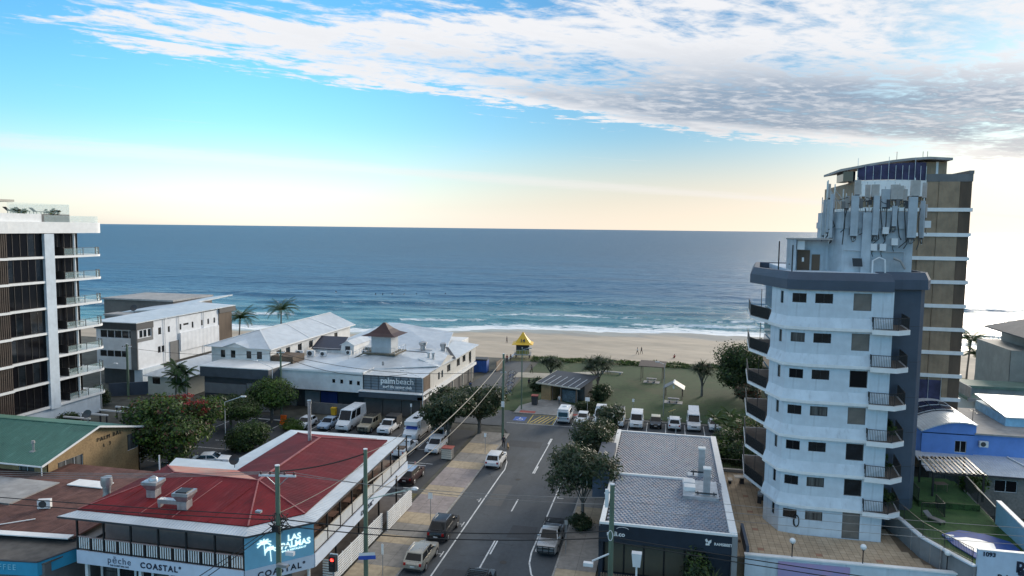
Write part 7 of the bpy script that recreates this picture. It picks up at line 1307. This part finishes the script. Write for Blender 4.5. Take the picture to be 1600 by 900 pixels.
G_mid = leaf_mat('leaf_mid_green', (.075, .125, .028)); G_dark = leaf_mat('leaf_dark_green', (.034, .062, .026)); G_olive = leaf_mat('leaf_olive', (.085, .10, .045)); G_grey = leaf_mat('leaf_grey_green', (.075, .095, .062)); G_bright = leaf_mat('leaf_bright_green', (.115, .19, .03)); G_red = leaf_mat('blossom_red', (.30, .035, .035)); G_pink = leaf_mat('seed_pod_brown', (.16, .07, .05)); G_pale = leaf_mat('pale_blossom', (.42, .40, .34)); G_palm = leaf_mat('palm_green', (.045, .085, .025)); G_dry = leaf_mat('dry_frond', (.16, .12, .06)); M_bark = mat('grey_bark', (.17, .15, .13), .9, var=.25, scale=4, bump=.5)
def leaves(blobs, n, size, aspect=.5, shell=.55, up=.35, seed=1, clump=0.0, droop=0.0):
    """leaf faces spread through a set of ellipsoids (cx, cy, cz, rx, ry, rz); most sit near the outside, gathered in clumps"""
    g = np.random.default_rng(seed); B = np.array(blobs, float); vol = (B[:, 3] * B[:, 4] * B[:, 5]) ** .75; pick = g.choice(len(B), n, p=vol / vol.sum()); b = B[pick]
    if clump:
        nc = max(8, int(n / 45)); cd = g.normal(size=(nc, 3)); cd /= np.linalg.norm(cd, axis=1)[:, None]; cd *= (shell + (1 - shell) * g.random(nc) ** .6)[:, None]; d = cd[g.integers(0, nc, n)] + g.normal(size=(n, 3)) * clump
    else:
        d = g.normal(size=(n, 3)); d /= np.linalg.norm(d, axis=1)[:, None]; d *= (shell + (1 - shell) * g.random(n))[:, None]
    c = b[:, :3] + d * b[:, 3:6]; nr = d / (np.linalg.norm(d, axis=1)[:, None] + 1e-6) + g.normal(size=(n, 3)) * .6 + np.array([0, 0, up]); nr /= np.linalg.norm(nr, axis=1)[:, None]
    t = np.cross(nr, g.normal(size=(n, 3))); t[:, 2] -= droop; t /= np.linalg.norm(t, axis=1)[:, None] + 1e-6; s = np.cross(nr, t); L = (size * g.uniform(.6, 1.35, n))[:, None]; W = L * aspect
    v = np.stack([c - t * L * .5, c + s * W * .5 - nr * L * .06, c + t * L * .5, c - s * W * .5 - nr * L * .06], 1).reshape(-1, 3); return v
def leaf_object(name, sets, parent, kind=None):
    """sets: list of (vertices, material); one mesh of many leaf faces"""
    V = np.concatenate([s[0] for s in sets]); me = bpy.data.meshes.new(name); n = len(V) // 4; me.vertices.add(len(V)); me.vertices.foreach_set('co', V.astype(np.float32).reshape(-1)); me.loops.add(len(V)); me.loops.foreach_set('vertex_index', np.arange(len(V), dtype=np.int32)); me.polygons.add(n); me.polygons.foreach_set('loop_start', np.arange(0, 4 * n, 4, dtype=np.int32))
    try: me.polygons.foreach_set('loop_total', np.full(n, 4, dtype=np.int32))
    except Exception: pass
    for s in sets: me.materials.append(s[1])
    me.polygons.foreach_set('material_index', np.concatenate([np.full(len(s[0]) // 4, i, dtype=np.int32) for i, s in enumerate(sets)])); me.update(calc_edges=True); me.validate()
    o = bpy.data.objects.new(name, me); COL.objects.link(o); o.parent = parent
    if kind: o['kind'] = kind
    return o
def limbs(parent, base_r, h, ends, seed=1, name='trunk', m=None, lean=(0, 0)):
    g = random.Random(seed); b = MB(); top = Vector((lean[0], lean[1], h)); b.tube([(0, 0, -.1), (lean[0] * .3, lean[1] * .3, h * .45), top], [base_r * 1.25, base_r, base_r * .8], 9)
    for e in ends:
        e = Vector(e); st = Vector((0, 0, 0)).lerp(top, g.uniform(.55, 1.0)); mid = st.lerp(e, .5) + Vector((g.uniform(-.3, .3), g.uniform(-.3, .3), g.uniform(.0, .4))); r = base_r * g.uniform(.35, .55); b.tube([st, mid, e], [r, r * .65, r * .25], 6)
        for k in range(2): b.tube([mid, mid.lerp(e, .7) + Vector((g.uniform(-.9, .9), g.uniform(-.9, .9), g.uniform(.2, .9)))], [r * .45, r * .15], 5)
    return b.build(name, m or M_bark, parent, True, False)
def tree(name, label, x, y, h, blobs, mats, n, size, base_r=.2, trunk_h=2.0, seed=1, z=0.0, cat='tree', group=None, aspect=.5, shell=.5, clump=.16, up=.35, lean=(0, 0), droop=0.0):
    o = thing(name, label, cat, (x, y, z), 0, group); limbs(o, base_r, trunk_h, [(b[0] * .8, b[1] * .8, b[2]) for b in blobs], seed, lean=lean)
    leaf_object('crown', [(leaves(blobs, int(n * w), size * (sc[0] if sc else 1), aspect, shell, up, seed * 7 + i, clump, droop), m) for i, (m, w, *sc) in enumerate(mats)], o); return o
def rnd_blobs(n, R_, rz, cz, r, seed, flat=.75):
    g = random.Random(seed); out = []
    for k in range(n):
        a = 2 * math.pi * k / n + g.uniform(-.4, .4); d = R_ * g.uniform(.35, 1.0); out.append((d * math.cos(a), d * math.sin(a), cz + g.uniform(-rz, rz), r * g.uniform(.75, 1.2), r * g.uniform(.75, 1.2), r * flat * g.uniform(.75, 1.15)))
    return out + [(0, 0, cz + rz * .4, r * 1.1, r * 1.1, r * flat)]
tree('spreading_tree', 'large spreading green tree with red blossom behind the red roof', -58.6, 74.6, 9, rnd_blobs(11, 4.4, 1.6, 5.0, 2.5, 4) + [(-3, -2, 2.4, 2.6, 2.4, 1.7), (2, -3, 2.6, 2.6, 2.2, 1.6), (-4.4, 0, 3.5, 2.2, 2.2, 1.8)], [(G_mid, .62), (G_bright, .3), (G_dark, .5), (G_pink, .08)], 15000, .42, .35, 2.2, 4, clump=.14)
tr = [o for o in COL.objects if o.name.startswith('spreading_tree')][0]; leaf_object('blossom', [(leaves([(-1.2, 2.0, 7.0, 2.6, 1.6, .9), (2.0, .5, 6.7, 2.4, 1.6, .9)], 800, .28, .6, .6, .5, 5, .14), G_red), (leaves([(1.6, -.6, 5.6, 2.6, 2.2, 1.2)], 800, .28, .5, .7, .4, 6, .14), G_pink)], tr)
tree('round_tree', 'round clipped green tree before the club wall', -56.8, 93.4, 6, [(0, 0, 4.3, 3.3, 3.0, 2.0), (1.6, -.4, 4.0, 2.3, 2.2, 1.5), (-1.5, .2, 4.2, 2.2, 2.2, 1.6), (.3, 0, 5.2, 2.2, 2.0, 1.3)], [(G_mid, .6), (G_bright, .28), (G_dark, .3)], 8500, .34, .22, 2.4, 5, clump=.14)
tree('round_tree', 'wide low green tree left of the round clipped tree', -60.0, 88.0, 5, [(0, 0, 3.3, 3.9, 3.0, 1.6), (2.2, 0, 3.1, 2.4, 2.2, 1.3), (-2.2, 0, 3.2, 2.4, 2.2, 1.4)], [(G_mid, .7), (G_olive, .25), (G_dark, .3)], 8500, .33, .2, 1.6, 6, clump=.14)
tree('round_bush', 'dark green bush at the edge of the car park beside the red roof', -52.6, 80.6, 3.5, [(0, 0, 1.8, 2.3, 2.2, 1.7), (1.0, .6, 2.2, 1.7, 1.6, 1.4), (-1.0, -.4, 1.3, 1.7, 1.7, 1.3)], [(G_mid, .6), (G_dark, .5)], 6500, .3, .12, .8, 7, cat='bush', clump=.14)
tree('small_bush', 'small light green bush beside the parked white hatchback', -51.8, 89.8, 2, [(0, 0, .9, 1.5, 1.2, .9), (1.1, 0, .8, 1.0, 1.0, .8)], [(G_bright, .6), (G_mid, .4)], 2500, .25, .06, .4, 8, cat='bush')
DK = [(G_dark, .62), (G_olive, .28), (G_grey, .16)]
tree('street_tree', 'big dark street tree nearest the car park entry', -28.2, 89.5, 8, rnd_blobs(8, 2.7, 1.3, 4.6, 2.0, 11), DK, 8200, .40, .26, 2.2, 11, clump=.105, group='dark street trees left of the street')
tree('street_tree', 'big dark street tree beside the corner power pole', -25.4, 95.2, 8, rnd_blobs(8, 2.6, 1.3, 4.8, 2.0, 12), DK, 8200, .40, .26, 2.2, 12, clump=.105, group='dark street trees left of the street')
tree('street_tree', 'dark street tree furthest back beside the club corner', -30.4, 97.2, 7, rnd_blobs(7, 2.3, 1.1, 3.6, 1.8, 13), DK, 7000, .40, .24, 1.8, 13, clump=.105, group='dark street trees left of the street')
GY = [(G_grey, .42), (G_dark, .52), (G_olive, .22), (G_pale, .018, 1.1)]
tree('street_tree', 'grey green street tree beside the silver grey ute', -7.6, 68.4, 7, rnd_blobs(8, 2.2, 1.6, 4.8, 1.75, 21, .95), GY, 8500, .42, .17, 2.6, 21, aspect=.34, clump=.14, group='grey green street trees right of the street')
tree('street_tree', 'grey green street tree beside the dark awning box of the tiled shop', -7.3, 78.2, 8, rnd_blobs(7, 2.0, 1.7, 5.0, 1.6, 22, 1.0), GY, 7000, .42, .17, 2.8, 22, aspect=.34, clump=.14, group='grey green street trees right of the street')
tree('street_tree', 'sparse grey green street tree before the beach parking row', -6.9, 89.6, 8, rnd_blobs(5, 1.2, 1.3, 4.6, 1.15, 23, 1.1), GY, 3600, .42, .15, 2.8, 23, aspect=.34, clump=.14, group='grey green street trees right of the street')
tree('clipped_shrub', 'dark round shrub at the foot of the street tree on the right footpath', -7.6, 66.3, 1.4, [(0, 0, .75, 1.1, 1.0, .75)], [(G_dark, .8), (G_olive, .1)], 2600, .22, .08, .3, 24, z=.13, cat='shrub')
tree('shade_tree', 'big dark tree behind the white tower beside the park', 13.0, 129.5, 10, rnd_blobs(10, 3.6, 2.2, 5.4, 2.7, 31, .95), [(G_dark, .85), (G_mid, .22)], 13000, .42, .3, 2.5, 31, clump=.13)
tree('flowering_shrub', 'brownish flowering shrub below the big dark tree', 13.5, 121.5, 4, rnd_blobs(5, 1.8, .7, 2.0, 1.5, 32), [(G_grey, .4), (G_dark, .35), (G_pink, .4)], 5500, .32, .12, 1.0, 32, cat='shrub')
def rosette(center, n, L, w, seed, up0=.9, droop=1.2):
    """strap leaves arching from one point, as leaf faces"""
    g = np.random.default_rng(seed); out = []
    for k in range(n):
        a = g.uniform(0, 6.283); e = g.uniform(-.25, 1) ** 1 * up0; d = np.array([math.cos(a) * math.cos(e), math.sin(a) * math.cos(e), math.sin(e)]); l = L * g.uniform(.7, 1.1); side = np.cross(d, [0, 0, 1.0]); side /= np.linalg.norm(side) + 1e-6; prev = np.array(center, float); pw = w
        for j in range(3):
            d2 = d + np.array([0, 0, -droop * .33 * j]); d2 /= np.linalg.norm(d2); nx = prev + d2 * l / 3; nw = w * (1 - (j + 1) / 3.15); out += [prev - side * pw / 2, prev + side * pw / 2, nx + side * nw / 2, nx - side * nw / 2]; prev, pw = nx, nw
    return np.array(out)
def pandanus(label, x, y, h, r, seed, heads=7, name='pandanus_palm'):
    o = thing(name, label, 'tree', (x, y, 0)); g = random.Random(seed); tips = [(r * .62 * math.cos(a) * g.uniform(.4, 1), r * .62 * math.sin(a) * g.uniform(.4, 1), h * g.uniform(.62, .9)) for a in [2 * math.pi * k / heads for k in range(heads)]] + [(0, 0, h * .92)]
    limbs(o, .2, h * .45, tips, seed); leaf_object('crown', [(np.concatenate([rosette(t, 60, r * .62, .12, seed * 9 + i) for i, t in enumerate(tips)]), G_dark), (np.concatenate([rosette(t, 22, r * .55, .11, seed * 19 + i, .2, 1.8) for i, t in enumerate(tips)]), G_grey)], o)
pandanus('tall pandanus beside the toilet block', -11.6, 124.5, 6.8, 4.0, 41, 11); pandanus('bushy pandanus behind the toilet block roof', -21.5, 133.5, 4.4, 3.4, 42, 9); pandanus('pandanus on the lawn left of the big dark tree', 6.4, 127.2, 6.2, 3.2, 43, 10)
tree('clipped_shrub', 'dark shrub at the right end of the toilet block', -10.4, 120.3, 3, [(0, 0, 1.4, 1.6, 1.5, 1.3), (-.6, -1.2, 1.0, 1.4, 1.2, 1.0)], [(G_dark, .8), (G_olive, .2)], 3800, .3, .1, .8, 44, cat='shrub'); tree('clipped_shrub', 'dark shrub at the left end of the toilet block', -22.0, 123.5, 3, [(0, 0, 1.2, 1.5, 1.4, 1.2)], [(G_dark, .8), (G_olive, .2)], 2800, .3, .1, .8, 45, cat='shrub'); tree('clipped_shrub', 'low dark shrub between the toilet block and the hatchback', -11.2, 111.2, 2, [(0, 0, .8, 1.7, .9, .8), (-1.6, .3, .7, 1.2, .8, .7)], [(G_dark, .7), (G_olive, .3)], 3000, .28, .08, .5, 46, cat='shrub')
for i, (x, y, r, hh, lb, mm) in enumerate(((8.2, 95.5, 1.9, 1.6, 'dark garden shrub behind the tiled shop', [(G_dark, .8), (G_mid, .2)]), (9.6, 90.8, 1.8, 1.5, 'dark garden shrub beside the tower lawn', [(G_dark, .8), (G_mid, .2)]), (6.9, 91.5, 1.5, 1.2, 'garden shrub against the tiled shop wall', [(G_dark, .6), (G_mid, .4)]), (11.4, 97.6, 1.9, 2.2, 'reddish leafed shrub beside the white tower', [(G_dark, .6), (G_pink, .3), (G_mid, .2)]), (-36.5, 99.6, .9, .6, 'low hedge at the corner of the club steps', [(G_dark, .7), (G_mid, .3)]), (-32.6, 103.5, 1.4, 1.0, 'green hedge along the club ramp', [(G_mid, .6), (G_dark, .4)]), (-31.0, 106.5, 1.4, 1.0, 'yellowish hedge at the end of the club ramp', [(G_olive, .6), (G_mid, .4)]), (-88.5, 94.8, 1.7, 1.6, 'dark bush between the left tower and the grey boundary wall', [(G_dark, .8), (G_mid, .2)]), (-84.2, 79.0, 1.2, .9, 'green bush at the foot of the left tower nearest the green roof', [(G_mid, .6), (G_dark, .4)]), (-83.4, 84.0, 1.3, 1.0, 'green bush at the foot of the left tower near the white beams', [(G_mid, .6), (G_dark, .4)]), (3.0, 56.3, 1.1, 1.9, 'dark leafy shrub against the dark shop glass', [(G_dark, .8), (G_mid, .2)]), (30.2, 76.8, 1.2, 1.0, 'leafy green shrub beside the garden handrail', [(G_mid, .6), (G_bright, .3)]))):
    tree('garden_shrub', lb, x, y, hh * 2, [(0, 0, hh, r, r, hh), (r * .5, .2, hh * .8, r * .7, r * .7, hh * .8), (-r * .5, -.3, hh * .85, r * .7, r * .7, hh * .8)], mm, int(1500 * r), .3, .08, hh * .6, 50 + i, cat='shrub', z=LW if i == 11 else 0)
FROND = {}
def frond_mesh(L, m, droop=1.0, key=0, leaflets=22, wid=.75):
    k_ = (round(L, 2), m.name, droop, key)
    if k_ in FROND: return FROND[k_]
    b = MB(); pts = []; d = Vector((1, 0, .75)).normalized(); p = Vector((0, 0, 0))
    for i in range(9): pts.append(p.copy()); p = p + d * L / 8; d = (d + Vector((0, 0, -.17 * droop))).normalized()
    b.tube(pts, [.05 - .004 * i for i in range(9)], 4); g = random.Random(key)
    for i in range(leaflets):
        t = .12 + .86 * i / leaflets; j = min(7, int(t * 8)); q = pts[j].lerp(pts[j + 1], t * 8 - j); ll = wid * math.sin(math.pi * min(1, .15 + t * .85)) ** .6 * g.uniform(.85, 1.1); dr = (pts[j + 1] - pts[j]).normalized()
        for s in (-1, 1):
            e = q + Vector((dr.x * .35, s * .8, dr.z * .35 - .38)) * ll; w_ = dr * .055; b.face([q - w_, q + w_, e + w_ * .3, e - w_ * .3])
    FROND[k_] = b.mesh('frond', m); return FROND[k_]
def palm(label, x, y, h, L, n=16, z=0.0, seed=1, trunk=True, group=None, name='palm_tree', m=None, cat='palm', lean=.3, wid=.75, thick=.16):
    o = thing(name, label, cat, (x, y, z), 0, group); g = random.Random(seed)
    if trunk: MB().tube([(0, 0, -.2), (lean * .3, 0, h * .5), (lean, 0, h)], [thick * 1.3, thick, thick * .85], 8).build('trunk', M_bark, o, True, False)
    for k in range(n):
        f = child('frond', frond_mesh(L, m or G_palm, (.7, 1.1, 1.5)[k % 3], k % 3, wid=wid), o, (lean if trunk else g.uniform(-.3, .3), 0 if trunk else g.uniform(-.3, .3), h), 0); f.rotation_euler = (0, (.42 - .95 * (k % 5) / 4) * .9 if True else 0, 2.39996 * k + g.uniform(-.2, .2)); s = g.uniform(.8, 1.1); f.scale = (s, s, s)
    return o
palm('tall dark palm behind the hipped club roof nearer the flats', -93.0, 140.0, 8.4, 4.3, 30, 0, 3, lean=.5); palm('tall dark palm behind the hipped club roof nearer the lookout', -88.5, 150.0, 9.3, 4.9, 32, 0, 4, lean=.2); palm('palm standing on the sand beyond the brown tower', 50.7, 135.0, 10.8, 2.9, 24, 0, 5, lean=.4); palm('lower palm beside the grey beach house', 53.6, 139.0, 7.6, 2.8, 20, 0, 6)
for i, (x, y, h) in enumerate(((-75.2, 96.2, 6.6), (-74.2, 97.0, 5.6), (-76.1, 97.2, 5.0), (-74.8, 96.4, 3.8))): palm('cane palm in the clump beside the dark club front, %s' % ('the tallest stem', 'second tallest stem', 'third tallest stem', 'the shortest stem')[i], x, y, h, 2.3, 14, 0, 10 + i, group='cane palms by the club', wid=.6, thick=.08)
for i, (x, y, h) in enumerate(((7.2, 103.6, 2.2), (9.2, 104.4, 2.6), (10.8, 103.2, 2.0), (8.6, 101.9, 1.6), (12.0, 105.0, 2.3))): palm('bushy low palm at the right end of the beach parking row, %s' % ('leftmost', 'second from left', 'second from right', 'nearest the tiled shop', 'rightmost')[i], x, y, h, 2.0, 14, 0, 20 + i, True, 'low palms by the beach row', m=leaf_mat('young_palm', (.075, .12, .03)), wid=.55, thick=.1, lean=.1)
o = thing('yucca_plant', 'spiky yellow green yucca before the dark shop', 'plant', (3.9, 54.4, .0)); MB().cyl((0, 0, 0), (0, 0, 1.9), .1, n=8).build('stem', M_bark, o, True, False); leaf_object('leaf_rosette', [(rosette((0, 0, 1.9), 90, 1.6, .07, 77, 1.3, .5), leaf_mat('yucca_leaf', (.15, .19, .05))), (rosette((0, 0, 1.9), 30, 1.3, .07, 78, .3, 1.0), G_olive)], o)
for i, (x, y) in enumerate(((-85.6, 79.6), (-85.6, 84.9))): tree('planter_hedge', ('green planter hedge on the left tower roof nearer the loungers', 'green planter hedge on the left tower roof nearer the sea')[i], x, y, 1, [(0, 0, .35, .5, 1.3, .45)], [(G_dark, .7), (G_mid, .4)], 1500, .16, .04, .2, 90 + i, z=30.25 - (0 if i == 0 else .0), cat='hedge', clump=.1)
for i, z in enumerate(TZ[1:4]): tree('potted_plant', ('leafy potted plants on the lowest right corner balcony of the white tower', 'small potted plant on the second right corner balcony of the white tower', 'small potted plant on the third right corner balcony of the white tower')[i], 19.6, 67.8, 1.2, [(0, 0, .7, .5 + .3 * (i == 0), .9, .6)], [(G_mid, .6), (G_dark, .4)], 700 if i else 1600, .2, .04, .4, 120 + i, z=z + .12, cat='plant')
# dune plants: a low tangled strip nobody could count
g = np.random.default_rng(5); N = 16000; dx = g.uniform(-29.0, 40, N); dy = 151.5 + 5.0 * g.random(N) + np.interp(dx, [-29, 0, 40], [0, 1.0, -2.0]); hh = .15 + .75 * g.random(N) * (.5 + .5 * np.sin(dx * .8) * np.sin(dx * .31 + dy)); c = np.stack([dx, dy, np.maximum(hh, .05) - .25], 1)
def scatter(c, size, seed, aspect=.35):
    g = np.random.default_rng(seed); n = len(c); nr = g.normal(size=(n, 3)) * .7 + np.array([0, -.3, .6]); nr /= np.linalg.norm(nr, axis=1)[:, None]; t = np.cross(nr, g.normal(size=(n, 3))); t[:, 2] += .5; t /= np.linalg.norm(t, axis=1)[:, None]; s = np.cross(nr, t); L = (size * g.uniform(.6, 1.4, n))[:, None]; W = L * aspect
    return np.stack([c - t * L * .5, c + s * W * .5, c + t * L * .5, c - s * W * .5], 1).reshape(-1, 3)
k = N // 2; o = leaf_object('dune_vegetation', [(scatter(c[:k], .55, 1), G_mid), (scatter(c[k:k + k // 2], .5, 2), G_olive), (scatter(c[k + k // 2:], .5, 3), G_dark)], None); tag(o, 'low green plants along the dune between the lawn and the sand', kind='stuff')
dn = grid_sheet('dune', np.arange(-34, 62, 2.0), np.array([149.5, 151, 153, 155, 157, 159.5]), lambda x, y: -.3 + .42 * math.exp(-((y - 153.5 - (1.0 if -10 < x < 10 else 0)) / 2.6) ** 2) + .06 * math.sin(x * .9), mat('dune_soil', (.14, .13, .06), .95, var=.3, scale=1.5)); tag(dn, 'low grassy dune above the beach', kind='structure')
# grass tufts on the near lawn strip behind the tiled shop
tag(MB().face([(6.2, 82.3, .03), (11.0, 82.3, .03), (13.5, 100.5, .03), (6.2, 100.5, .03)]).build('garden_lawn', lawn_mat('garden_grass', (.045, .075, .02), (.07, .085, .03), .4)), 'small green garden lawn behind the terrace', kind='structure')
for i in range(4): 
    o = thing('garden_beam', 'white beam of the low pergola by the left tower, %s' % ('nearest the tower', 'second from the tower', 'third from the tower', 'furthest from the tower')[i], 'pergola', (-80.5 + .9 * i, 82.5 + 2.2 * i, 0)); MB().box(-2.2, 2.2, -.12, .12, 1.7, 1.9).build('beam', M_white2, o, False, False)
    for s in (-2.0, 2.0): MB().box(s - .08, s + .08, -.08, .08, 0, 1.7).build('post', M_dark, o, False, False)
# ------------------------------------------------------------------ people
skin_m = mat('skin', (.36, .20, .14), .6, var=.05); hair_m = mat('dark_hair', (.03, .02, .015), .7)
def skinned(name, verts, edges, radii, mats, root=0, levels=1, zmat=None):
    me = bpy.data.meshes.new(name); me.from_pydata(verts, edges, []); o = bpy.data.objects.new(name, me); COL.objects.link(o); sk = o.modifiers.new('skin', 'SKIN'); ss = o.modifiers.new('sub', 'SUBSURF'); ss.levels = ss.render_levels = levels
    for i, v in enumerate(me.skin_vertices[0].data): v.radius = (radii[i], radii[i]) if not hasattr(radii[i], '__len__') else radii[i]; v.use_root = (i == root)
    bpy.context.view_layer.update(); ev = o.evaluated_get(bpy.context.evaluated_depsgraph_get()); m2 = bpy.data.meshes.new_from_object(ev); bpy.data.objects.remove(o); m2.materials.clear()
    for m in mats: m2.materials.append(m)
    if zmat: m2.polygons.foreach_set('material_index', [zmat(p.center) for p in m2.polygons])
    m2.polygons.foreach_set('use_smooth', [True] * len(m2.polygons)); return m2
def person(x, y, z, rz, label, shirt, pants, stride=.25, h=1.72, arm=.2, group=None, sit=False, legs_bare=False):
    o = thing('person', label, 'person', (x, y, z), rz, group); s = h / 1.72
    V = [(0, 0, .95), (0, 0, 1.15), (0, 0, 1.40), (0, 0.01, 1.50), (0, .02, 1.60), (0, .03, 1.68)]; E = [(0, 1), (1, 2), (2, 3), (3, 4), (4, 5)]; Rr = [(.15, .11), (.14, .10), (.165, .10), .055, .095, .07]
    for sd in (-1, 1):
        i = len(V); a = arm * sd; V += [(sd * .19, 0, 1.40), (sd * .23, a * .4, 1.13), (sd * .22, a + .06, .90), (sd * .215, a + .09, .80)]; E += [(2, i), (i, i + 1), (i + 1, i + 2), (i + 2, i + 3)]; Rr += [.062, .046, .036, .04]
        i = len(V); st = stride * -sd
        if sit: V += [(sd * .1, .05, .93), (sd * .16, .42, .95), (sd * .17, .45, .55), (sd * .17, .55, .5)]
        else: V += [(sd * .10, 0, .90), (sd * .11, st * .55, .50), (sd * .11, st - .02, .09), (sd * .115, st + .15, .045)]
        E += [(0, i), (i, i + 1), (i + 1, i + 2), (i + 2, i + 3)]; Rr += [.10, .065, .045, .04]
    V = [(a * s, b * s, c * s) for a, b, c in V]; Rr = [tuple(q * s for q in r) if hasattr(r, '__len__') else r * s for r in Rr]
    zm = lambda c: 0 if c.z > 1.47 * s else (1 if (c.z > .98 * s and abs(c.x) < .215 * s) or (c.z > 1.15 * s) else (2 if (c.z > (.52 if legs_bare else .1) * s and abs(c.x) < .19 * s) else 0))
    child('body', skinned('body', V, E, Rr, [skin_m, shirt, pants], zmat=zm), o)
    hb = MB(); hb.ball((0, -.012 * s + .02 * s, 1.665 * s), .105 * s, 12, 8); child('hair', hb.mesh('hair', hair_m, True), o); 
    for sd in (-1, 1): fb = MB(); [fb.tube([(sd * .205 + .018 * k - .036, arm * sd + .09, .80), (sd * .205 + .016 * k - .032, arm * sd + .11, .735 - .008 * (k % 3))], .008, 4) for k in range(5)]; fb.v = [(a * s, b * s, c * s) for a, b, c in fb.v]; child('fingers', fb.mesh('fingers', skin_m), o)
    return o
sh_d = mat('shirt_dark', (.03, .03, .04), .9); sh_b = mat('shirt_blue', (.05, .09, .22), .9); sh_w = mat('shirt_white', (.55, .55, .53), .9); sh_r = mat('shirt_red', (.30, .06, .05), .9); pt_d = mat('trousers_dark', (.025, .025, .03), .9); pt_g = mat('shorts_grey', (.12, .12, .12), .9)
person(-20.6, 89.6, 0.02, .2, 'person in dark clothes walking a dog beside the corner power pole', sh_d, pt_d, .28)
o = thing('dog', 'tan dog walking beside the person at the corner pole', 'dog', (-19.9, 89.2, .01), .3); tan_f = mat('tan_fur', (.38, .24, .12), .9)
child('body', skinned('body', [(0, -.32, .46), (0, -.05, .44), (0, .25, .47), (0, .42, .60), (0, .52, .68), (0, .66, .64), (0, -.42, .5), (0, -.58, .62)] + [p for s in (-1, 1) for p in ((s * .09, .24, .36), (s * .09, .22, .18), (s * .09, .26, .02), (s * .09, -.30, .36), (s * .09, -.24, .24), (s * .09, -.36, .14), (s * .09, -.32, .02))], [(0, 1), (1, 2), (2, 3), (3, 4), (4, 5), (0, 6), (6, 7)] + [e for k in (8, 15) for e in ((2, k), (k, k + 1), (k + 1, k + 2), (0, k + 3), (k + 3, k + 4), (k + 4, k + 5), (k + 5, k + 6))], [.12, .10, .14, .09, .085, .045, .05, .02] + [.06, .035, .03, .075, .045, .03, .03] * 2, [tan_f], 1), o)
for s in (-1, 1): child('ear', MB().add([(s * .05, .48, .74), (s * .09, .46, .72), (s * .09, .5, .82)], [(0, 1, 2), (2, 1, 0)]).mesh('ear', tan_f), o)
person(-40.9, 180.5, beach_z(-41, 180.5), 1.2, 'person in dark clothes standing on the beach left of the lifeguard tower', sh_d, pt_d, .15); person(-6.6, 170.2, beach_z(-6.6, 170.2), .9, 'person in white walking on the sand above the park lawn', sh_w, pt_d, .3); person(-5.7, 171.4, beach_z(-5.7, 171.4), .9, 'person in dark clothes walking beside the one in white on the sand', sh_d, pt_d, .3); person(2.0, 167.4, beach_z(2, 167.4) - .78, .4, 'person in red sitting on the sand before the dune', sh_r, pt_d, .1, sit=True)
person(-33.6, 148.6, .02, 2.8, 'person in red standing near the end of the beach lane', sh_r, pt_d, .1); person(-32.9, 149.2, .02, 2.4, 'person in dark clothes at the end of the beach lane', sh_d, pt_d, .1); person(-24.3, 126.0, .02, .5, 'person in black walking over the lawn beside the lamp pole', sh_d, pt_d, .3); person(-33.9, 120.5, .02, .2, 'person in blue standing under the club awning', sh_b, sh_b, .1); person(-16.9, 114.2, .03, -.6, 'person in white sitting outside the toilet block', sh_w, pt_g, .1); person(-26.2, 138.5, .03, .8, 'person in grey on the pale park path', pt_g, pt_d, .25)
wet_m = mat('wetsuit_black', (.012, .012, .015), .5); sm = skinned('body', [(0, 0, .35), (0, 0, .6), (0, 0, .85), (0, .01, .95), (0, .02, 1.05), (-.18, 0, .84), (-.22, .15, .6), (.18, 0, .84), (.22, .15, .6), (-.2, .35, .3), (-.25, .4, -.05), (.2, .35, .3), (.25, .4, -.05)], [(0, 1), (1, 2), (2, 3), (3, 4), (2, 5), (5, 6), (2, 7), (7, 8), (0, 9), (9, 10), (0, 11), (11, 12)], [.16, .15, .17, .06, .1, .06, .045, .06, .045, .08, .06, .08, .06], [wet_m])
bm = MB(); bm.lathe([(.02, -1.1), (.22, -.7), (.28, 0), (.2, .6), (.02, 1.05)], n=10); bmesh_ = bm.mesh('board', M_white2, True)
for i, (u, v) in enumerate(((-151, 304.6), (-129, 299.4), (-126, 300.5), (-122, 302), (-117, 304), (-112, 306.5), (-107, 309.6), (-100, 312))):
    o = thing('surfer', 'surfer in black sitting on a board beyond the breaking waves', 'surfer', (u, v, SEA_Z + .12), .4 * i, 'surfers waiting beyond the break'); child('body', sm, o); b = child('board', bmesh_, o, (0, .1, .22)); b.rotation_euler = (R(90), 0, 0); b.scale = (1, .14, 1)
